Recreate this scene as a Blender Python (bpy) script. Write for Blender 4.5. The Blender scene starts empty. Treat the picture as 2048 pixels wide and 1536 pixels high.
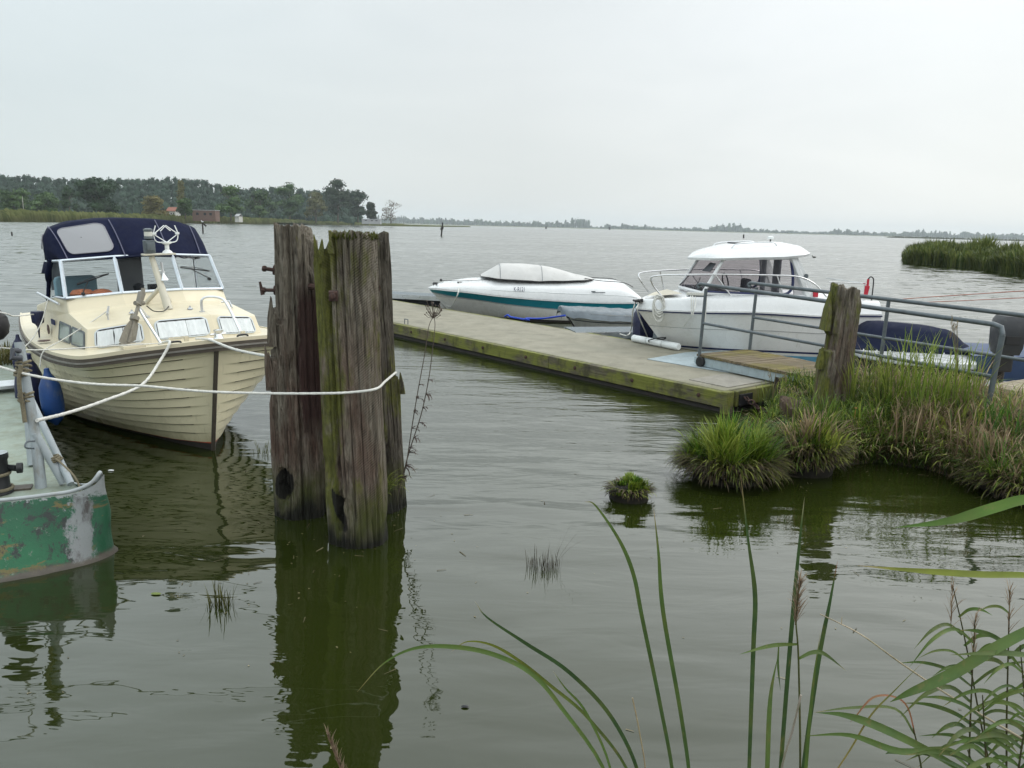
import bpy, bmesh, math, random
from mathutils import Vector, Matrix, noise
R = math.radians
random.seed(7)
scene = bpy.context.scene
col = scene.collection
H = 2.2                       # eye height above the water
PITCH, ROLL, FPX = R(11.2), R(1.47), 1593.0

# ------------------------------------------------------------------ helpers
class MB:
    """collects geometry for ONE mesh object"""
    def __init__(self):
        self.v = []; self.f = []; self.c = []; self.cur = (1, 1, 1)
    def add(self, vs, fs, cs=None):
        o = len(self.v)
        self.v += [tuple(p) for p in vs]
        self.f += [tuple(i + o for i in f) for f in fs]
        self.c += cs if cs else [self.cur] * len(vs)
        return self
    def box(self, c, s, rz=0.0, rx=0.0, ry=0.0):
        m = Matrix.Rotation(rz, 3, 'Z') @ Matrix.Rotation(ry, 3, 'Y') @ Matrix.Rotation(rx, 3, 'X')
        vs = []
        for dz in (-.5, .5):
            for dx, dy in ((-.5, -.5), (.5, -.5), (.5, .5), (-.5, .5)):
                vs.append(Vector(c) + m @ Vector((dx * s[0], dy * s[1], dz * s[2])))
        return self.add(vs, [(3, 2, 1, 0), (4, 5, 6, 7), (0, 1, 5, 4), (1, 2, 6, 5), (2, 3, 7, 6), (3, 0, 4, 7)])
    def tube(self, pts, r, n=8, cap=True, flat=1.0):
        pts = [Vector(p) for p in pts]
        k = len(pts)
        rs = r if isinstance(r, (list, tuple)) else [r] * k
        t0 = (pts[1] - pts[0]).normalized()
        up = Vector((0, 0, 1)) if abs(t0.z) < .9 else Vector((1, 0, 0))
        nrm = t0.cross(up).normalized()
        vs = []
        for i, p in enumerate(pts):
            t = (pts[min(i + 1, k - 1)] - pts[max(i - 1, 0)])
            t = t.normalized() if t.length > 1e-9 else t0
            nrm = (nrm - t * nrm.dot(t))
            nrm = nrm.normalized() if nrm.length > 1e-6 else t.orthogonal().normalized()
            b = t.cross(nrm)
            for j in range(n):
                a = 2 * math.pi * j / n
                vs.append(p + (nrm * math.cos(a) + b * math.sin(a) * flat) * rs[i])
        fs = []
        for i in range(k - 1):
            for j in range(n):
                a, b2 = i * n + j, i * n + (j + 1) % n
                fs.append((a, b2, b2 + n, a + n))
        if cap:
            fs.append(tuple(range(n - 1, -1, -1))); fs.append(tuple((k - 1) * n + j for j in range(n)))
        return self.add(vs, fs)
    def loft(self, rings, closed=True, cap0=False, cap1=False, flip=False):
        n = len(rings[0]); vs = [p for rg in rings for p in rg]; fs = []
        for i in range(len(rings) - 1):
            for j in range(n if closed else n - 1):
                a, b = i * n + j, i * n + (j + 1) % n
                fs.append((a, a + n, b + n, b) if flip else (a, b, b + n, a + n))
        if cap0: fs.append(tuple(range(n)) if flip else tuple(range(n - 1, -1, -1)))
        if cap1:
            q = tuple((len(rings) - 1) * n + j for j in range(n))
            fs.append(q[::-1] if flip else q)
        return self.add(vs, fs)
    def lathe(self, prof, c=(0, 0, 0), n=20, axis='Z'):
        rings = []
        for r, z in prof:
            rg = []
            for j in range(n):
                a = 2 * math.pi * j / n
                x, y = r * math.cos(a), r * math.sin(a)
                p = (x, y, z) if axis == 'Z' else ((z, x, y) if axis == 'X' else (y, z, x))
                rg.append((c[0] + p[0], c[1] + p[1], c[2] + p[2]))
            rings.append(rg)
        return self.loft(rings, True, True, True)
    def plate(self, poly, t):
        """closed plate: 3-D polygon extruded by vector t"""
        n = len(poly); t = Vector(t)
        vs = [Vector(p) for p in poly] + [Vector(p) + t for p in poly]
        fs = [tuple(range(n - 1, -1, -1)), tuple(range(n, 2 * n))]
        fs += [(j, (j + 1) % n, (j + 1) % n + n, j + n) for j in range(n)]
        return self.add(vs, fs)
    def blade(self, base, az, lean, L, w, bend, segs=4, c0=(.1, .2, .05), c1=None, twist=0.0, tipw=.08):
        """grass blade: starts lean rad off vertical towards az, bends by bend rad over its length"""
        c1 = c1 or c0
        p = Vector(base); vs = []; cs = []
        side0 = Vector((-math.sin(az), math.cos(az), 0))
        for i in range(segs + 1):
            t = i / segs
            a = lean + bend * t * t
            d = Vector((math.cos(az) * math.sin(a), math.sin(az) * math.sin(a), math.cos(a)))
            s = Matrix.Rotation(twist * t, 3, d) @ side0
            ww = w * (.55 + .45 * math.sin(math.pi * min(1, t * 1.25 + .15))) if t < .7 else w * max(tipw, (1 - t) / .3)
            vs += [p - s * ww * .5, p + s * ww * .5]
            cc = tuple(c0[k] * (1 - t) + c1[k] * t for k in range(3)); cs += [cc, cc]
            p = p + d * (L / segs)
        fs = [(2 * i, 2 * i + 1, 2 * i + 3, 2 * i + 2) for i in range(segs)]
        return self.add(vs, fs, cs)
    def build(self, name, m, parent=None, smooth=0, bevel=0, loc=None, rot=None, hook=None):
        me = bpy.data.meshes.new(name)
        me.from_pydata(self.v, [], self.f)
        if any(c != (1, 1, 1) for c in self.c):
            a = me.attributes.new('Col', 'FLOAT_COLOR', 'POINT')
            a.data.foreach_set('color', [x for c in self.c for x in (c[0], c[1], c[2], 1.0)])
        me.update()
        if smooth:
            me.polygons.foreach_set('use_smooth', [True] * len(me.polygons))
            if smooth < 179: me.set_sharp_from_angle(angle=R(smooth))
        o = bpy.data.objects.new(name, me)
        if m: me.materials.append(m)
        col.objects.link(o)
        if parent: o.parent = parent
        if loc: o.location = loc
        if rot: o.rotation_euler = rot
        if bevel:
            b = o.modifiers.new('bevel', 'BEVEL'); b.width = bevel; b.segments = 2; b.limit_method = 'ANGLE'; b.angle_limit = R(35)
        return o

def tag(o, label=None, cat=None, group=None, kind=None):
    if label: o['label'] = label
    if cat: o['category'] = cat
    if group: o['group'] = group
    if kind: o['kind'] = kind
    return o
def thing(name, label, cat, loc=(0, 0, 0), rotz=0.0, group=None, heel=0.0):
    o = bpy.data.objects.new(name, None); col.objects.link(o); o.empty_display_size = .2
    o.rotation_euler = (0, heel, rotz); o.location = loc
    return tag(o, label, cat, group)
def copy_tree(o, parent=None):
    c = o.copy(); col.objects.link(c)
    if parent: c.parent = parent
    for ch in list(o.children): copy_tree(ch, c)
    return c
def lerp(a, b, t): return a + (b - a) * t
def interp(tab, x):
    """tab = [(x, v...)], increasing x"""
    if x <= tab[0][0]: return tab[0][1:]
    for p, q in zip(tab, tab[1:]):
        if x <= q[0]:
            t = (x - p[0]) / (q[0] - p[0]); return tuple(lerp(u, w, t) for u, w in zip(p[1:], q[1:]))
    return tab[-1][1:]
def smooth_line(pts, n=8):
    """Catmull-Rom through points"""
    pts = [Vector(p) for p in pts]; out = []
    P = [pts[0] * 2 - pts[1]] + pts + [pts[-1] * 2 - pts[-2]]
    for i in range(1, len(P) - 2):
        a, b, c, d = P[i - 1:i + 3]
        for k in range(n):
            t = k / n
            out.append(.5 * ((2 * b) + (c - a) * t + (2 * a - 5 * b + 4 * c - d) * t * t + (3 * b - a - 3 * c + d) * t ** 3))
    out.append(pts[-1]); return out
def sag(a, b, s, n=16):
    a, b = Vector(a), Vector(b)
    return [a.lerp(b, i / n) - Vector((0, 0, s * 4 * (i / n) * (1 - i / n))) for i in range(n + 1)]
_cp, _sp, _cr, _sr = math.cos(PITCH), math.sin(PITCH), math.cos(ROLL), math.sin(ROLL)
FW = Vector((0, _cp, -_sp)); U0 = Vector((0, _sp, _cp))
RT = _cr * Vector((1, 0, 0)) + _sr * U0; UP = _cr * U0 - _sr * Vector((1, 0, 0))
def ray(x, y): return FW + RT * ((x - 1024) / FPX) + UP * ((768 - y) / FPX)
def atz(x, y, z=0.0):
    d = ray(x, y); return Vector((0, 0, H)) + d * ((z - H) / d.z)
def aty(x, y, Y):
    d = ray(x, y); return Vector((0, 0, H)) + d * (Y / d.y)

# ------------------------------------------------------------------ materials
class N:
    def __init__(self, name):
        self.m = bpy.data.materials.new(name); self.m.use_nodes = True
        self.t = self.m.node_tree; self.p = self.t.nodes['Principled BSDF']; self.out = self.t.nodes['Material Output']
        self.tc = self.n('ShaderNodeTexCoord')
    def n(self, k, **kw):
        x = self.t.nodes.new(k)
        for a, b in kw.items(): setattr(x, a, b)
        return x
    def l(self, a, b): self.t.links.new(a, b)
    def coord(self, sc=(1, 1, 1), src='Object', rot=(0, 0, 0)):
        mp = self.n('ShaderNodeMapping'); mp.inputs['Scale'].default_value = sc; mp.inputs['Rotation'].default_value = rot
        if src == 'World':
            g = self.n('ShaderNodeNewGeometry'); self.l(g.outputs['Position'], mp.inputs[0])
        else: self.l(self.tc.outputs[src], mp.inputs[0])
        return mp.outputs[0]
    def noise(self, scale=5, sc=(1, 1, 1), detail=6, rough=.55, dist=0, src='Object', rot=(0, 0, 0)):
        x = self.n('ShaderNodeTexNoise'); x.inputs['Scale'].default_value = scale; x.inputs['Detail'].default_value = detail
        x.inputs['Roughness'].default_value = rough; x.inputs['Distortion'].default_value = dist
        self.l(self.coord(sc, src, rot), x.inputs['Vector']); return x.outputs['Fac']
    def ramp(self, fac, stops, interp='LINEAR'):
        x = self.n('ShaderNodeValToRGB'); r = x.color_ramp; r.interpolation = interp
        while len(r.elements) < len(stops): r.elements.new(.5)
        for e, (p, c) in zip(r.elements, stops):
            e.position = p; e.color = (c, c, c, 1) if isinstance(c, (int, float)) else (*c, 1)
        self.l(fac, x.inputs[0]); return x.outputs[0]
    def mix(self, fac, a, b, mode='MIX'):
        x = self.n('ShaderNodeMix', data_type='RGBA', blend_type=mode)
        for s, v in ((x.inputs[0], fac), (x.inputs[6], a), (x.inputs[7], b)):
            if hasattr(v, 'links'): self.l(v, s)
            elif isinstance(v, (int, float)): s.default_value = v
            else: s.default_value = (*v, 1)
        return x.outputs[2]
    def math(self, op, a, b=0.0, c=0.0, clamp=False):
        x = self.n('ShaderNodeMath', operation=op, use_clamp=clamp)
        for i, v in enumerate((a, b, c)):
            if hasattr(v, 'links'): self.l(v, x.inputs[i])
            else: x.inputs[i].default_value = v
        return x.outputs[0]
    def sep(self, src='Object'):
        x = self.n('ShaderNodeSeparateXYZ')
        if src == 'World':
            g = self.n('ShaderNodeNewGeometry'); self.l(g.outputs['Position'], x.inputs[0])
        else: self.l(self.tc.outputs[src], x.inputs[0])
        return x.outputs
    def bump(self, h, strength=.3, dist=.02, nrm=None):
        x = self.n('ShaderNodeBump'); x.inputs['Strength'].default_value = strength; x.inputs['Distance'].default_value = dist
        self.l(h, x.inputs['Height'])
        if nrm: self.l(nrm, x.inputs['Normal'])
        return x.outputs[0]
    def done(self, c, rough=.5, nrm=None, metal=0.0, ior=1.45, coat=0.0):
        for k, v in (('Base Color', c), ('Roughness', rough), ('Metallic', metal), ('IOR', ior), ('Coat Weight', coat)):
            s = self.p.inputs[k]
            if hasattr(v, 'links'): self.l(v, s)
            elif isinstance(v, (int, float)): s.default_value = v
            else: s.default_value = (*v, 1)
        if nrm: self.l(nrm, self.p.inputs['Normal'])
        return self.m

def simple(name, c, rough=.5, var=.15, scale=6, metal=0.0, dirt=None, dirt_amt=.35, bump=0.0, bscale=40, coat=0.0, sc=(1, 1, 1), scum=None):
    """one colour with uneven wear: broad tone variation, grime patches, fine bump"""
    k = N(name)
    nz = k.noise(scale, sc)
    a = tuple(x * (1 - var) for x in c); b = tuple(min(1, x * (1 + var * .6)) for x in c)
    cc = k.ramp(nz, [(.3, a), (.7, b)])
    if dirt:
        d = k.noise(scale * 2.3, (sc[0], sc[1], sc[2] * .4), 8, .65)
        cc = k.mix(k.ramp(d, [(.62 - dirt_amt * .3, 0.0), (.8, .85)]), cc, dirt)
    if scum:   # waterline scum and run marks
        zz = k.math('ADD', k.sep()[2], k.math('MULTIPLY', k.math('SUBTRACT', k.noise(5, (1.5, 1.5, .5), 8, .7), .5), .34))
        cc = k.mix(k.ramp(zz, [(.06, .85), (.20, .25), (.36, 0.0)]), cc, scum)
        cc = k.mix(k.ramp(k.noise(11, (2.2, 2.2, .12), 5, .6), [(.60, 0.0), (.76, .4)]), cc, scum)
    rr = k.ramp(k.noise(scale * 3), [(.3, max(.03, rough - .1)), (.7, min(1, rough + .12))])
    nr = k.bump(k.noise(bscale, sc, 8), bump, .01) if bump else None
    return k.done(cc, rr, nr, metal, 1.45, coat)

def foliage(name, tr=.35, rough=.55, vary=.25, scale=3, spots=0):
    """leaf colour comes from the Col attribute of each blade"""
    k = N(name)
    at = k.n('ShaderNodeAttribute', attribute_name='Col')
    nz = k.ramp(k.noise(scale, src='Object'), [(.3, 1 - vary), (.7, 1 + vary)])
    c = k.mix(1.0, at.outputs['Color'], nz, 'MULTIPLY')
    if spots:
        c = k.mix(k.ramp(k.noise(30, (1, 1, .35), 5, .7), [(.58, 0.0), (.70, .6)]), c, (.19, .15, .06))
        c = k.mix(k.ramp(k.noise(7, (1, 1, 1), 4, .6), [(.45, 0.0), (.7, .5)]), c, (.13, .15, .035))
    k.done(c, rough)
    k.p.inputs['Specular IOR Level'].default_value = .3
    tl = k.n('ShaderNodeBsdfTranslucent'); k.l(c, tl.inputs[0])
    ms = k.n('ShaderNodeMixShader'); ms.inputs[0].default_value = tr
    k.l(k.p.outputs[0], ms.inputs[1]); k.l(tl.outputs[0], ms.inputs[2]); k.l(ms.outputs[0], k.out.inputs[0])
    return k.m

M = {}
M['gelcoat'] = simple('white_gelcoat', (.60, .615, .62), .25, .05, 3, dirt=(.52, .52, .49), dirt_amt=.02, coat=.3)
M['hullgrey'] = simple('white_hull_paint', (.75, .75, .735), .3, .05, 2, dirt=(.52, .51, .46), dirt_amt=.10, coat=.2, scum=(.45, .44, .37))
M['cream'] = simple('cream_gelcoat', (.60, .545, .405), .38, .04, 3)
M['creamhull'] = simple('cream_hull', (.72, .665, .47), .33, .07, 1.6, dirt=(.46, .41, .27), dirt_amt=.12, coat=.15, scum=(.33, .30, .17))
M['alu'] = simple('brushed_aluminium', (.66, .68, .70), .35, .1, 8, metal=.85)
M['steel'] = simple('stainless_steel', (.62, .63, .64), .18, .08, 8, metal=1.0)
M['galv'] = simple('galvanised_steel', (.105, .125, .137), .5, .2, 9, metal=.2, dirt=(.06, .065, .065), dirt_amt=.3, bump=.06)
M['galvlight'] = simple('pale_galvanised_plate', (.36, .43, .46), .5, .12, 6, metal=.3, dirt=(.22, .24, .22), dirt_amt=.35)
M['navy'] = simple('navy_canvas', (.007, .010, .030), .9, .2, 7, bump=.25, bscale=14)
M['navyvinyl'] = simple('navy_vinyl_cover', (.010, .014, .034), .8, .2, 4, bump=.25, bscale=9)
M['fenderblue'] = simple('blue_fender_rubber', (.011, .052, .19), .42, .25, 7, dirt=(.10, .12, .14), dirt_amt=.15)
M['fendernavy'] = simple('navy_fender_rubber', (.008, .012, .05), .5, .25, 7, dirt=(.06, .06, .07), dirt_amt=.25)
M['rubber'] = simple('black_rubber', (.012, .012, .013), .6, .2, 8, dirt=(.05, .05, .05), dirt_amt=.2)
M['rubrail'] = simple('dark_rub_rail', (.075, .062, .048), .55, .2, 8)
M['railcap'] = simple('pale_rail_cap', (.50, .46, .36), .45, .1, 8)
M['ropewhite'] = simple('pale_rope', (.62, .62, .58), .85, .2, 60, bump=.6, bscale=160)
M['ropebrown'] = simple('weathered_rope', (.17, .15, .10), .9, .3, 50, bump=.6, bscale=140)
M['ropered'] = simple('faded_red_cord', (.36, .14, .10), .85, .2, 30)
M['ropeblue'] = simple('blue_rope', (.02, .06, .42), .8, .2, 50)
M['rust'] = simple('rusty_iron', (.055, .032, .027), .85, .35, 22, dirt=(.11, .05, .03), dirt_amt=.4, bump=.7, bscale=35)
M['curtain'] = simple('white_curtain', (.62, .66, .68), .8, .12, 3, sc=(9, 9, .6))
M['anchorgrey'] = simple('galvanised_anchor', (.21, .20, .17), .65, .2, 14, metal=.3, dirt=(.12, .10, .07), dirt_amt=.35)
M['greycover'] = simple('grey_boat_cover', (.50, .50, .49), .8, .1, 3, dirt=(.38, .37, .35), dirt_amt=.25, bump=.15, bscale=5)
M['greytarp'] = simple('slate_tarpaulin', (.115, .14, .16), .45, .25, 5, bump=.5, bscale=7)
M['teal'] = simple('teal_stripe', (.009, .19, .25), .35, .08, 3, coat=.2)
M['blackline'] = simple('dark_trim', (.02, .02, .022), .5, .2, 8)
M['navyline'] = simple('navy_trim', (.014, .022, .085), .4, .15, 8)
M['lightblue'] = simple('light_blue_antifouling', (.12, .34, .50), .5, .12, 3)
M['darkbottom'] = simple('dark_antifouling', (.035, .03, .028), .7, .3, 4)
M['redline'] = simple('red_boot_line', (.30, .06, .03), .5, .2, 8)
M['whiteplastic'] = simple('white_plastic', (.72, .75, .75), .4, .08, 6, dirt=(.45, .45, .42), dirt_amt=.2)
M['red'] = simple('red_plastic', (.45, .02, .04), .45, .15, 10)
M['orange'] = simple('orange_life_jacket', (.50, .17, .08), .8, .2, 10)
M['seatblue'] = simple('pale_blue_cushion', (.22, .38, .45), .7, .1, 6)
M['dash'] = simple('dark_interior', (.07, .075, .085), .7, .3, 6)
M['interiorwood'] = simple('interior_panel', (.16, .17, .19), .6, .2, 4)
M['hardware'] = simple('black_hardware', (.015, .016, .018), .45, .2, 10)
M['motor'] = simple('dark_motor_cowl', (.035, .038, .044), .4, .2, 6, dirt=(.09, .09, .09), dirt_amt=.2)
M['lamp'] = simple('lamp_lens', (.55, .56, .52), .15, .1, 10)
M['leaf'] = foliage('grass_blades')
M['reedleaf'] = foliage('reed_leaves', .3, .42, .2, 12, 1)
M['treeleaf'] = foliage('tree_leaves', .12, .7, .3, .35)
M['farleaf'] = foliage('far_reed_blades', .2, .7, .3, .15)
def glass(name, tint=(.85, .9, .92), alpha=.25, rough=.03):
    k = N(name)
    k.done((.02, .025, .03), rough, None, 0, 1.5)
    tb = k.n('ShaderNodeBsdfTransparent'); tb.inputs[0].default_value = (*tint, 1)
    ms = k.n('ShaderNodeMixShader'); ms.inputs[0].default_value = alpha
    k.l(tb.outputs[0], ms.inputs[1]); k.l(k.p.outputs[0], ms.inputs[2]); k.l(ms.outputs[0], k.out.inputs[0])
    return k.m
M['glass'] = glass('clear_glass', (.96, .975, .98), .07)
M['smoked'] = glass('smoked_glass', (.90, .88, .89), .06)
def haze_plastic():
    k = N('clear_vinyl_window')
    k.done((.47, .48, .50), .35)
    tb = k.n('ShaderNodeBsdfTransparent'); tb.inputs[0].default_value = (.8, .8, .82, 1)
    ms = k.n('ShaderNodeMixShader'); ms.inputs[0].default_value = .55
    k.l(tb.outputs[0], ms.inputs[1]); k.l(k.p.outputs[0], ms.inputs[2]); k.l(ms.outputs[0], k.out.inputs[0])
    return k.m
M['vinyl'] = haze_plastic()

for _n, _v in (('navy', .15), ('navyvinyl', .12), ('greycover', .25), ('dash', .3)):
    M[_n].node_tree.nodes['Principled BSDF'].inputs['Specular IOR Level'].default_value = _v

def pile_wood(name, sawn=False, red=.5, moss=.5, seed=0.0, low=.42, side=None, dark=1.0, heart=False, hole=None):
    """weathered pile: vertical fibre, red-brown heart wood, moss (thickest on one flank), wet algae zone at the water"""
    k = N(name)
    z = k.sep()
    mp = k.n('ShaderNodeMapping'); mp.inputs['Location'].default_value = (seed, seed * 2, seed * .7)
    k.l(k.tc.outputs['Object'], mp.inputs[0])
    def nz(scale, sc, detail=8, rough=.6, dist=0.0):
        m2 = k.n('ShaderNodeMapping'); m2.inputs['Scale'].default_value = sc; k.l(mp.outputs[0], m2.inputs[0])
        x = k.n('ShaderNodeTexNoise'); x.inputs['Scale'].default_value = scale; x.inputs['Detail'].default_value = detail
        x.inputs['Roughness'].default_value = rough; x.inputs['Distortion'].default_value = dist
        k.l(m2.outputs[0], x.inputs['Vector']); return x.outputs['Fac']
    D = lambda c: tuple(x * dark for x in c)
    fib = nz(5, (8, 8, 1.1), 10, .72, 1.0)
    fine = nz(20, (6, 6, .8), 6, .7, .4)
    patch = nz(2.2, (1.3, 1.3, .6), 6, .6)
    blot = nz(5, (1.5, 1.5, .7), 8, .7)
    c = k.ramp(fib, [(.30, D((.012, .010, .007))), (.40, D((.085, .070, .052))), (.50, D((.19, .165, .125))), (.66, D((.37, .335, .28)))])
    c = k.mix(k.ramp(fine, [(.42, .0), (.72, .55)]), c, D((.26, .235, .19)))
    c = k.mix(k.ramp(blot, [(.54, .0), (.70, .75)]), c, D((.030, .022, .016)))
    zn = k.n('ShaderNodeMath', operation='DIVIDE'); zn.inputs[1].default_value = 2.2
    k.l(k.math('ADD', z[2], k.math('MULTIPLY', patch, .7)), zn.inputs[0])
    zr = k.math('MULTIPLY', k.ramp(zn.outputs[0], [(.0, 0.0), (.25, .2), (.41, 1.0), (.70, .8), (.95, .03)]), red)
    rd = k.math('MULTIPLY', zr, k.ramp(nz(3, (2.5, 2.5, .5), 7, .65), [(.38, 0.0), (.58, 1.0)]))
    c = k.mix(rd, c, k.mix(k.ramp(fib, [(.35, 0.0), (.68, 1.0)]), D((.030, .011, .008)), D((.19, .098, .068))))
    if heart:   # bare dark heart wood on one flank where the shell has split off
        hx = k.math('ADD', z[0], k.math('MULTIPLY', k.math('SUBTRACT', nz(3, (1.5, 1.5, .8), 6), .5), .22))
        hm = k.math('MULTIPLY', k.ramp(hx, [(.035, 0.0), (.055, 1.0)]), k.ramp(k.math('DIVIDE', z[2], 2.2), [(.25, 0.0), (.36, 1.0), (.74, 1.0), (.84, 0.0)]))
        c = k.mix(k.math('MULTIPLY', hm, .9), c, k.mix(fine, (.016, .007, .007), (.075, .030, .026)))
    mfac = nz(3.0, (1.8, 1.8, .6), 9, .7)
    if side is not None:
        g = k.math('ADD', k.math('MULTIPLY', z[0], side), 0.0)
        mfac = k.math('ADD', mfac, k.math('MULTIPLY', k.ramp(g, [(.02, 0.0), (.14, 1.0)]), .14))
    mo = k.ramp(mfac, [(.64 - .2 * moss, 0.0), (.72 - .14 * moss, .92)])
    mg = k.mix(k.ramp(nz(26, (1.5, 1.5, .6), 6, .7), [(.3, 0.0), (.7, 1.0)]), (.036, .045, .005), (.19, .20, .028))
    c = k.mix(mo, c, mg)
    s2 = None
    if sawn:
        ab = k.math('ABSOLUTE', k.math('ADD', z[0], .02)); w = k.math('ADD', z[2], k.math('MULTIPLY', ab, -.85))
        w = k.math('ADD', w, k.math('MULTIPLY', nz(4, (1, 1, 1), 3), .03))
        s = k.math('SINE', k.math('MULTIPLY', w, 330.0))
        msk = k.math('MULTIPLY', k.ramp(nz(4, (1, 1, .7), 5, .65), [(.40, 0.0), (.58, 1.0)]), k.ramp(k.math('MULTIPLY', z[0], 1.0), [(.0, .25), (.02, 1.0)]))
        s2 = k.math('MULTIPLY', s, msk)
        c = k.mix(k.math('MULTIPLY', k.ramp(s2, [(.0, 0.0), (1.0, 1.0)]), .5), c, (.29, .255, .20))
        c = k.mix(k.math('MULTIPLY', k.ramp(k.math('MULTIPLY', s2, -1.0), [(.0, 0.0), (1.0, 1.0)]), .45), c, (.020, .016, .011))
    za = k.math('ADD', z[2], k.math('MULTIPLY', k.math('SUBTRACT', nz(3, (1, 1, .8), 7, .65), .5), .5))
    al = k.ramp(za, [(.0, 1.0), (.22, .9), (low, 0.0)])
    c = k.mix(k.math('MULTIPLY', al, k.ramp(nz(4, (1.5, 1.5, .4), 6, .65), [(.36, .1), (.58, .95)])), c, (.062, .075, .010))
    wet = k.ramp(za, [(.06, 1.0), (.19, .0)])
    c = k.mix(k.math('MULTIPLY', wet, .95), c, (.007, .0075, .005))
    if hole:   # rotted-out pocket: coloured near black
        hx, hz, rx, rz, sl = hole
        wob = k.math('MULTIPLY', k.math('SUBTRACT', nz(6, (2, 2, .8), 6, .7), .5), 1.6)
        u = k.math('DIVIDE', k.math('SUBTRACT', k.math('SUBTRACT', z[0], hx), k.math('MULTIPLY', k.math('SUBTRACT', z[2], hz), sl)), rx)
        v = k.math('DIVIDE', k.math('SUBTRACT', z[2], hz), rz)
        dd = k.math('ADD', k.math('ADD', k.math('MULTIPLY', u, u), k.math('MULTIPLY', v, v)), wob)
        pk = k.math('MULTIPLY', k.ramp(dd, [(.75, 1.0), (.95, 0.0)]), k.math('LESS_THAN', z[1], .02))
        c = k.mix(k.math('MULTIPLY', pk, .96), c, (.006, .005, .004))
    h = k.math('ADD', k.math('MULTIPLY', fib, .9), k.math('MULTIPLY', fine, .5))
    if sawn: h = k.math('ADD', h, k.math('MULTIPLY', s2, .05))
    rg = k.ramp(za, [(.05, .35), (.25, .9)])
    return k.done(c, rg, k.bump(h, 1.0, .035))
M['pileA'] = pile_wood('sawn_pile_wood', True, .7, .60, 0.0, .42, -1.0, 1.0, False, (-.105, .27, .045, .15, -.30))
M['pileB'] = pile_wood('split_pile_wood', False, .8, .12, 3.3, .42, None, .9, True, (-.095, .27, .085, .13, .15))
M['pileC'] = pile_wood('dark_pile_wood', False, .12, .60, 7.1, .42, None, .48)
M['postwood'] = pile_wood('bank_post_wood', False, .8, .55, 11.7, .1, -1.0, .8)

def concrete():
    k = N('pontoon_concrete')
    a = k.noise(3.0, (1, 1, 1), 9, .65); b = k.noise(40, (1, 1, 1), 4, .7); s = k.noise(1.1, (.25, 2.2, 1), 6, .6)
    c = k.ramp(a, [(.3, (.16, .150, .115)), (.5, (.225, .212, .162)), (.72, (.28, .265, .21))])
    c = k.mix(k.ramp(b, [(.45, 0.0), (.7, .4)]), c, (.13, .125, .10))
    c = k.mix(k.ramp(k.noise(6, (1, 1, 1), 8, .7, .5), [(.60, 0.0), (.68, .55)]), c, (.10, .098, .078))
    c = k.mix(k.ramp(k.noise(17, (1, 1, 1), 3, .5), [(.745, 0.0), (.77, .8)]), c, (.50, .50, .46))
    c = k.mix(k.ramp(s, [(.5, 0.0), (.68, .45)]), c, (.19, .185, .145))
    # green creeps in from the edges of the deck (local y = 0 is the near edge)
    z = k.sep(); n = k.math('MULTIPLY', k.noise(5), .22)
    e = k.ramp(k.math('ADD', z[1], n), [(.07, .85), (.26, .0)])
    e2 = k.ramp(k.math('ADD', k.math('MULTIPLY', z[0], -1.0), k.math('MULTIPLY', k.noise(2.2), 1.1)), [(.28, .6), (.9, .0)])
    c = k.mix(k.math('MAXIMUM', e, e2), c, (.135, .135, .06))
    return k.done(c, .85, k.bump(b, .25, .006))
M['concrete'] = concrete()
def mossy_board():
    k = N('mossy_fascia_board')
    g = k.noise(8, (.5, 4, 9), 7, .6); p = k.noise(2.1, (1, 1, 1.6), 7, .65)
    c = k.ramp(g, [(.3, (.030, .026, .016)), (.7, (.135, .12, .075))])
    c = k.mix(k.ramp(p, [(.40, .0), (.54, .9)]), c, k.mix(g, (.075, .090, .010), (.215, .225, .038)))
    c = k.mix(k.ramp(k.noise(3.3, (1.2, 1, .5), 8, .7), [(.52, .0), (.64, .75)]), c, (.030, .026, .014))
    c = k.mix(k.ramp(k.noise(1.4, (1, 1, 1), 6, .7), [(.56, .0), (.66, .6)]), c, (.15, .125, .07))
    return k.done(c, .8, k.bump(g, .5, .01))
M['mossboard'] = mossy_board()
def planks(name, dark, light, moss):
    k = N(name)
    g = k.noise(10, (9, .5, 3), 7, .6); p = k.noise(1.7, (1, 1, 1), 7, .65)
    c = k.ramp(g, [(.3, dark), (.7, light)])
    c = k.mix(k.ramp(p, [(.46, .0), (.64, moss)]), c, k.mix(g, (.10, .088, .012), (.19, .165, .04)))
    at = k.n('ShaderNodeAttribute', attribute_name='Col')
    c = k.mix(1.0, c, at.outputs['Color'], 'MULTIPLY')
    return k.done(c, .85, k.bump(g, .5, .008))
M['gangplank'] = planks('mossy_gangway_planks', (.075, .060, .038), (.20, .165, .105), .85)
M['pierplank'] = planks('bleached_pier_planks', (.24, .20, .145), (.44, .385, .30), .15)

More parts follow.
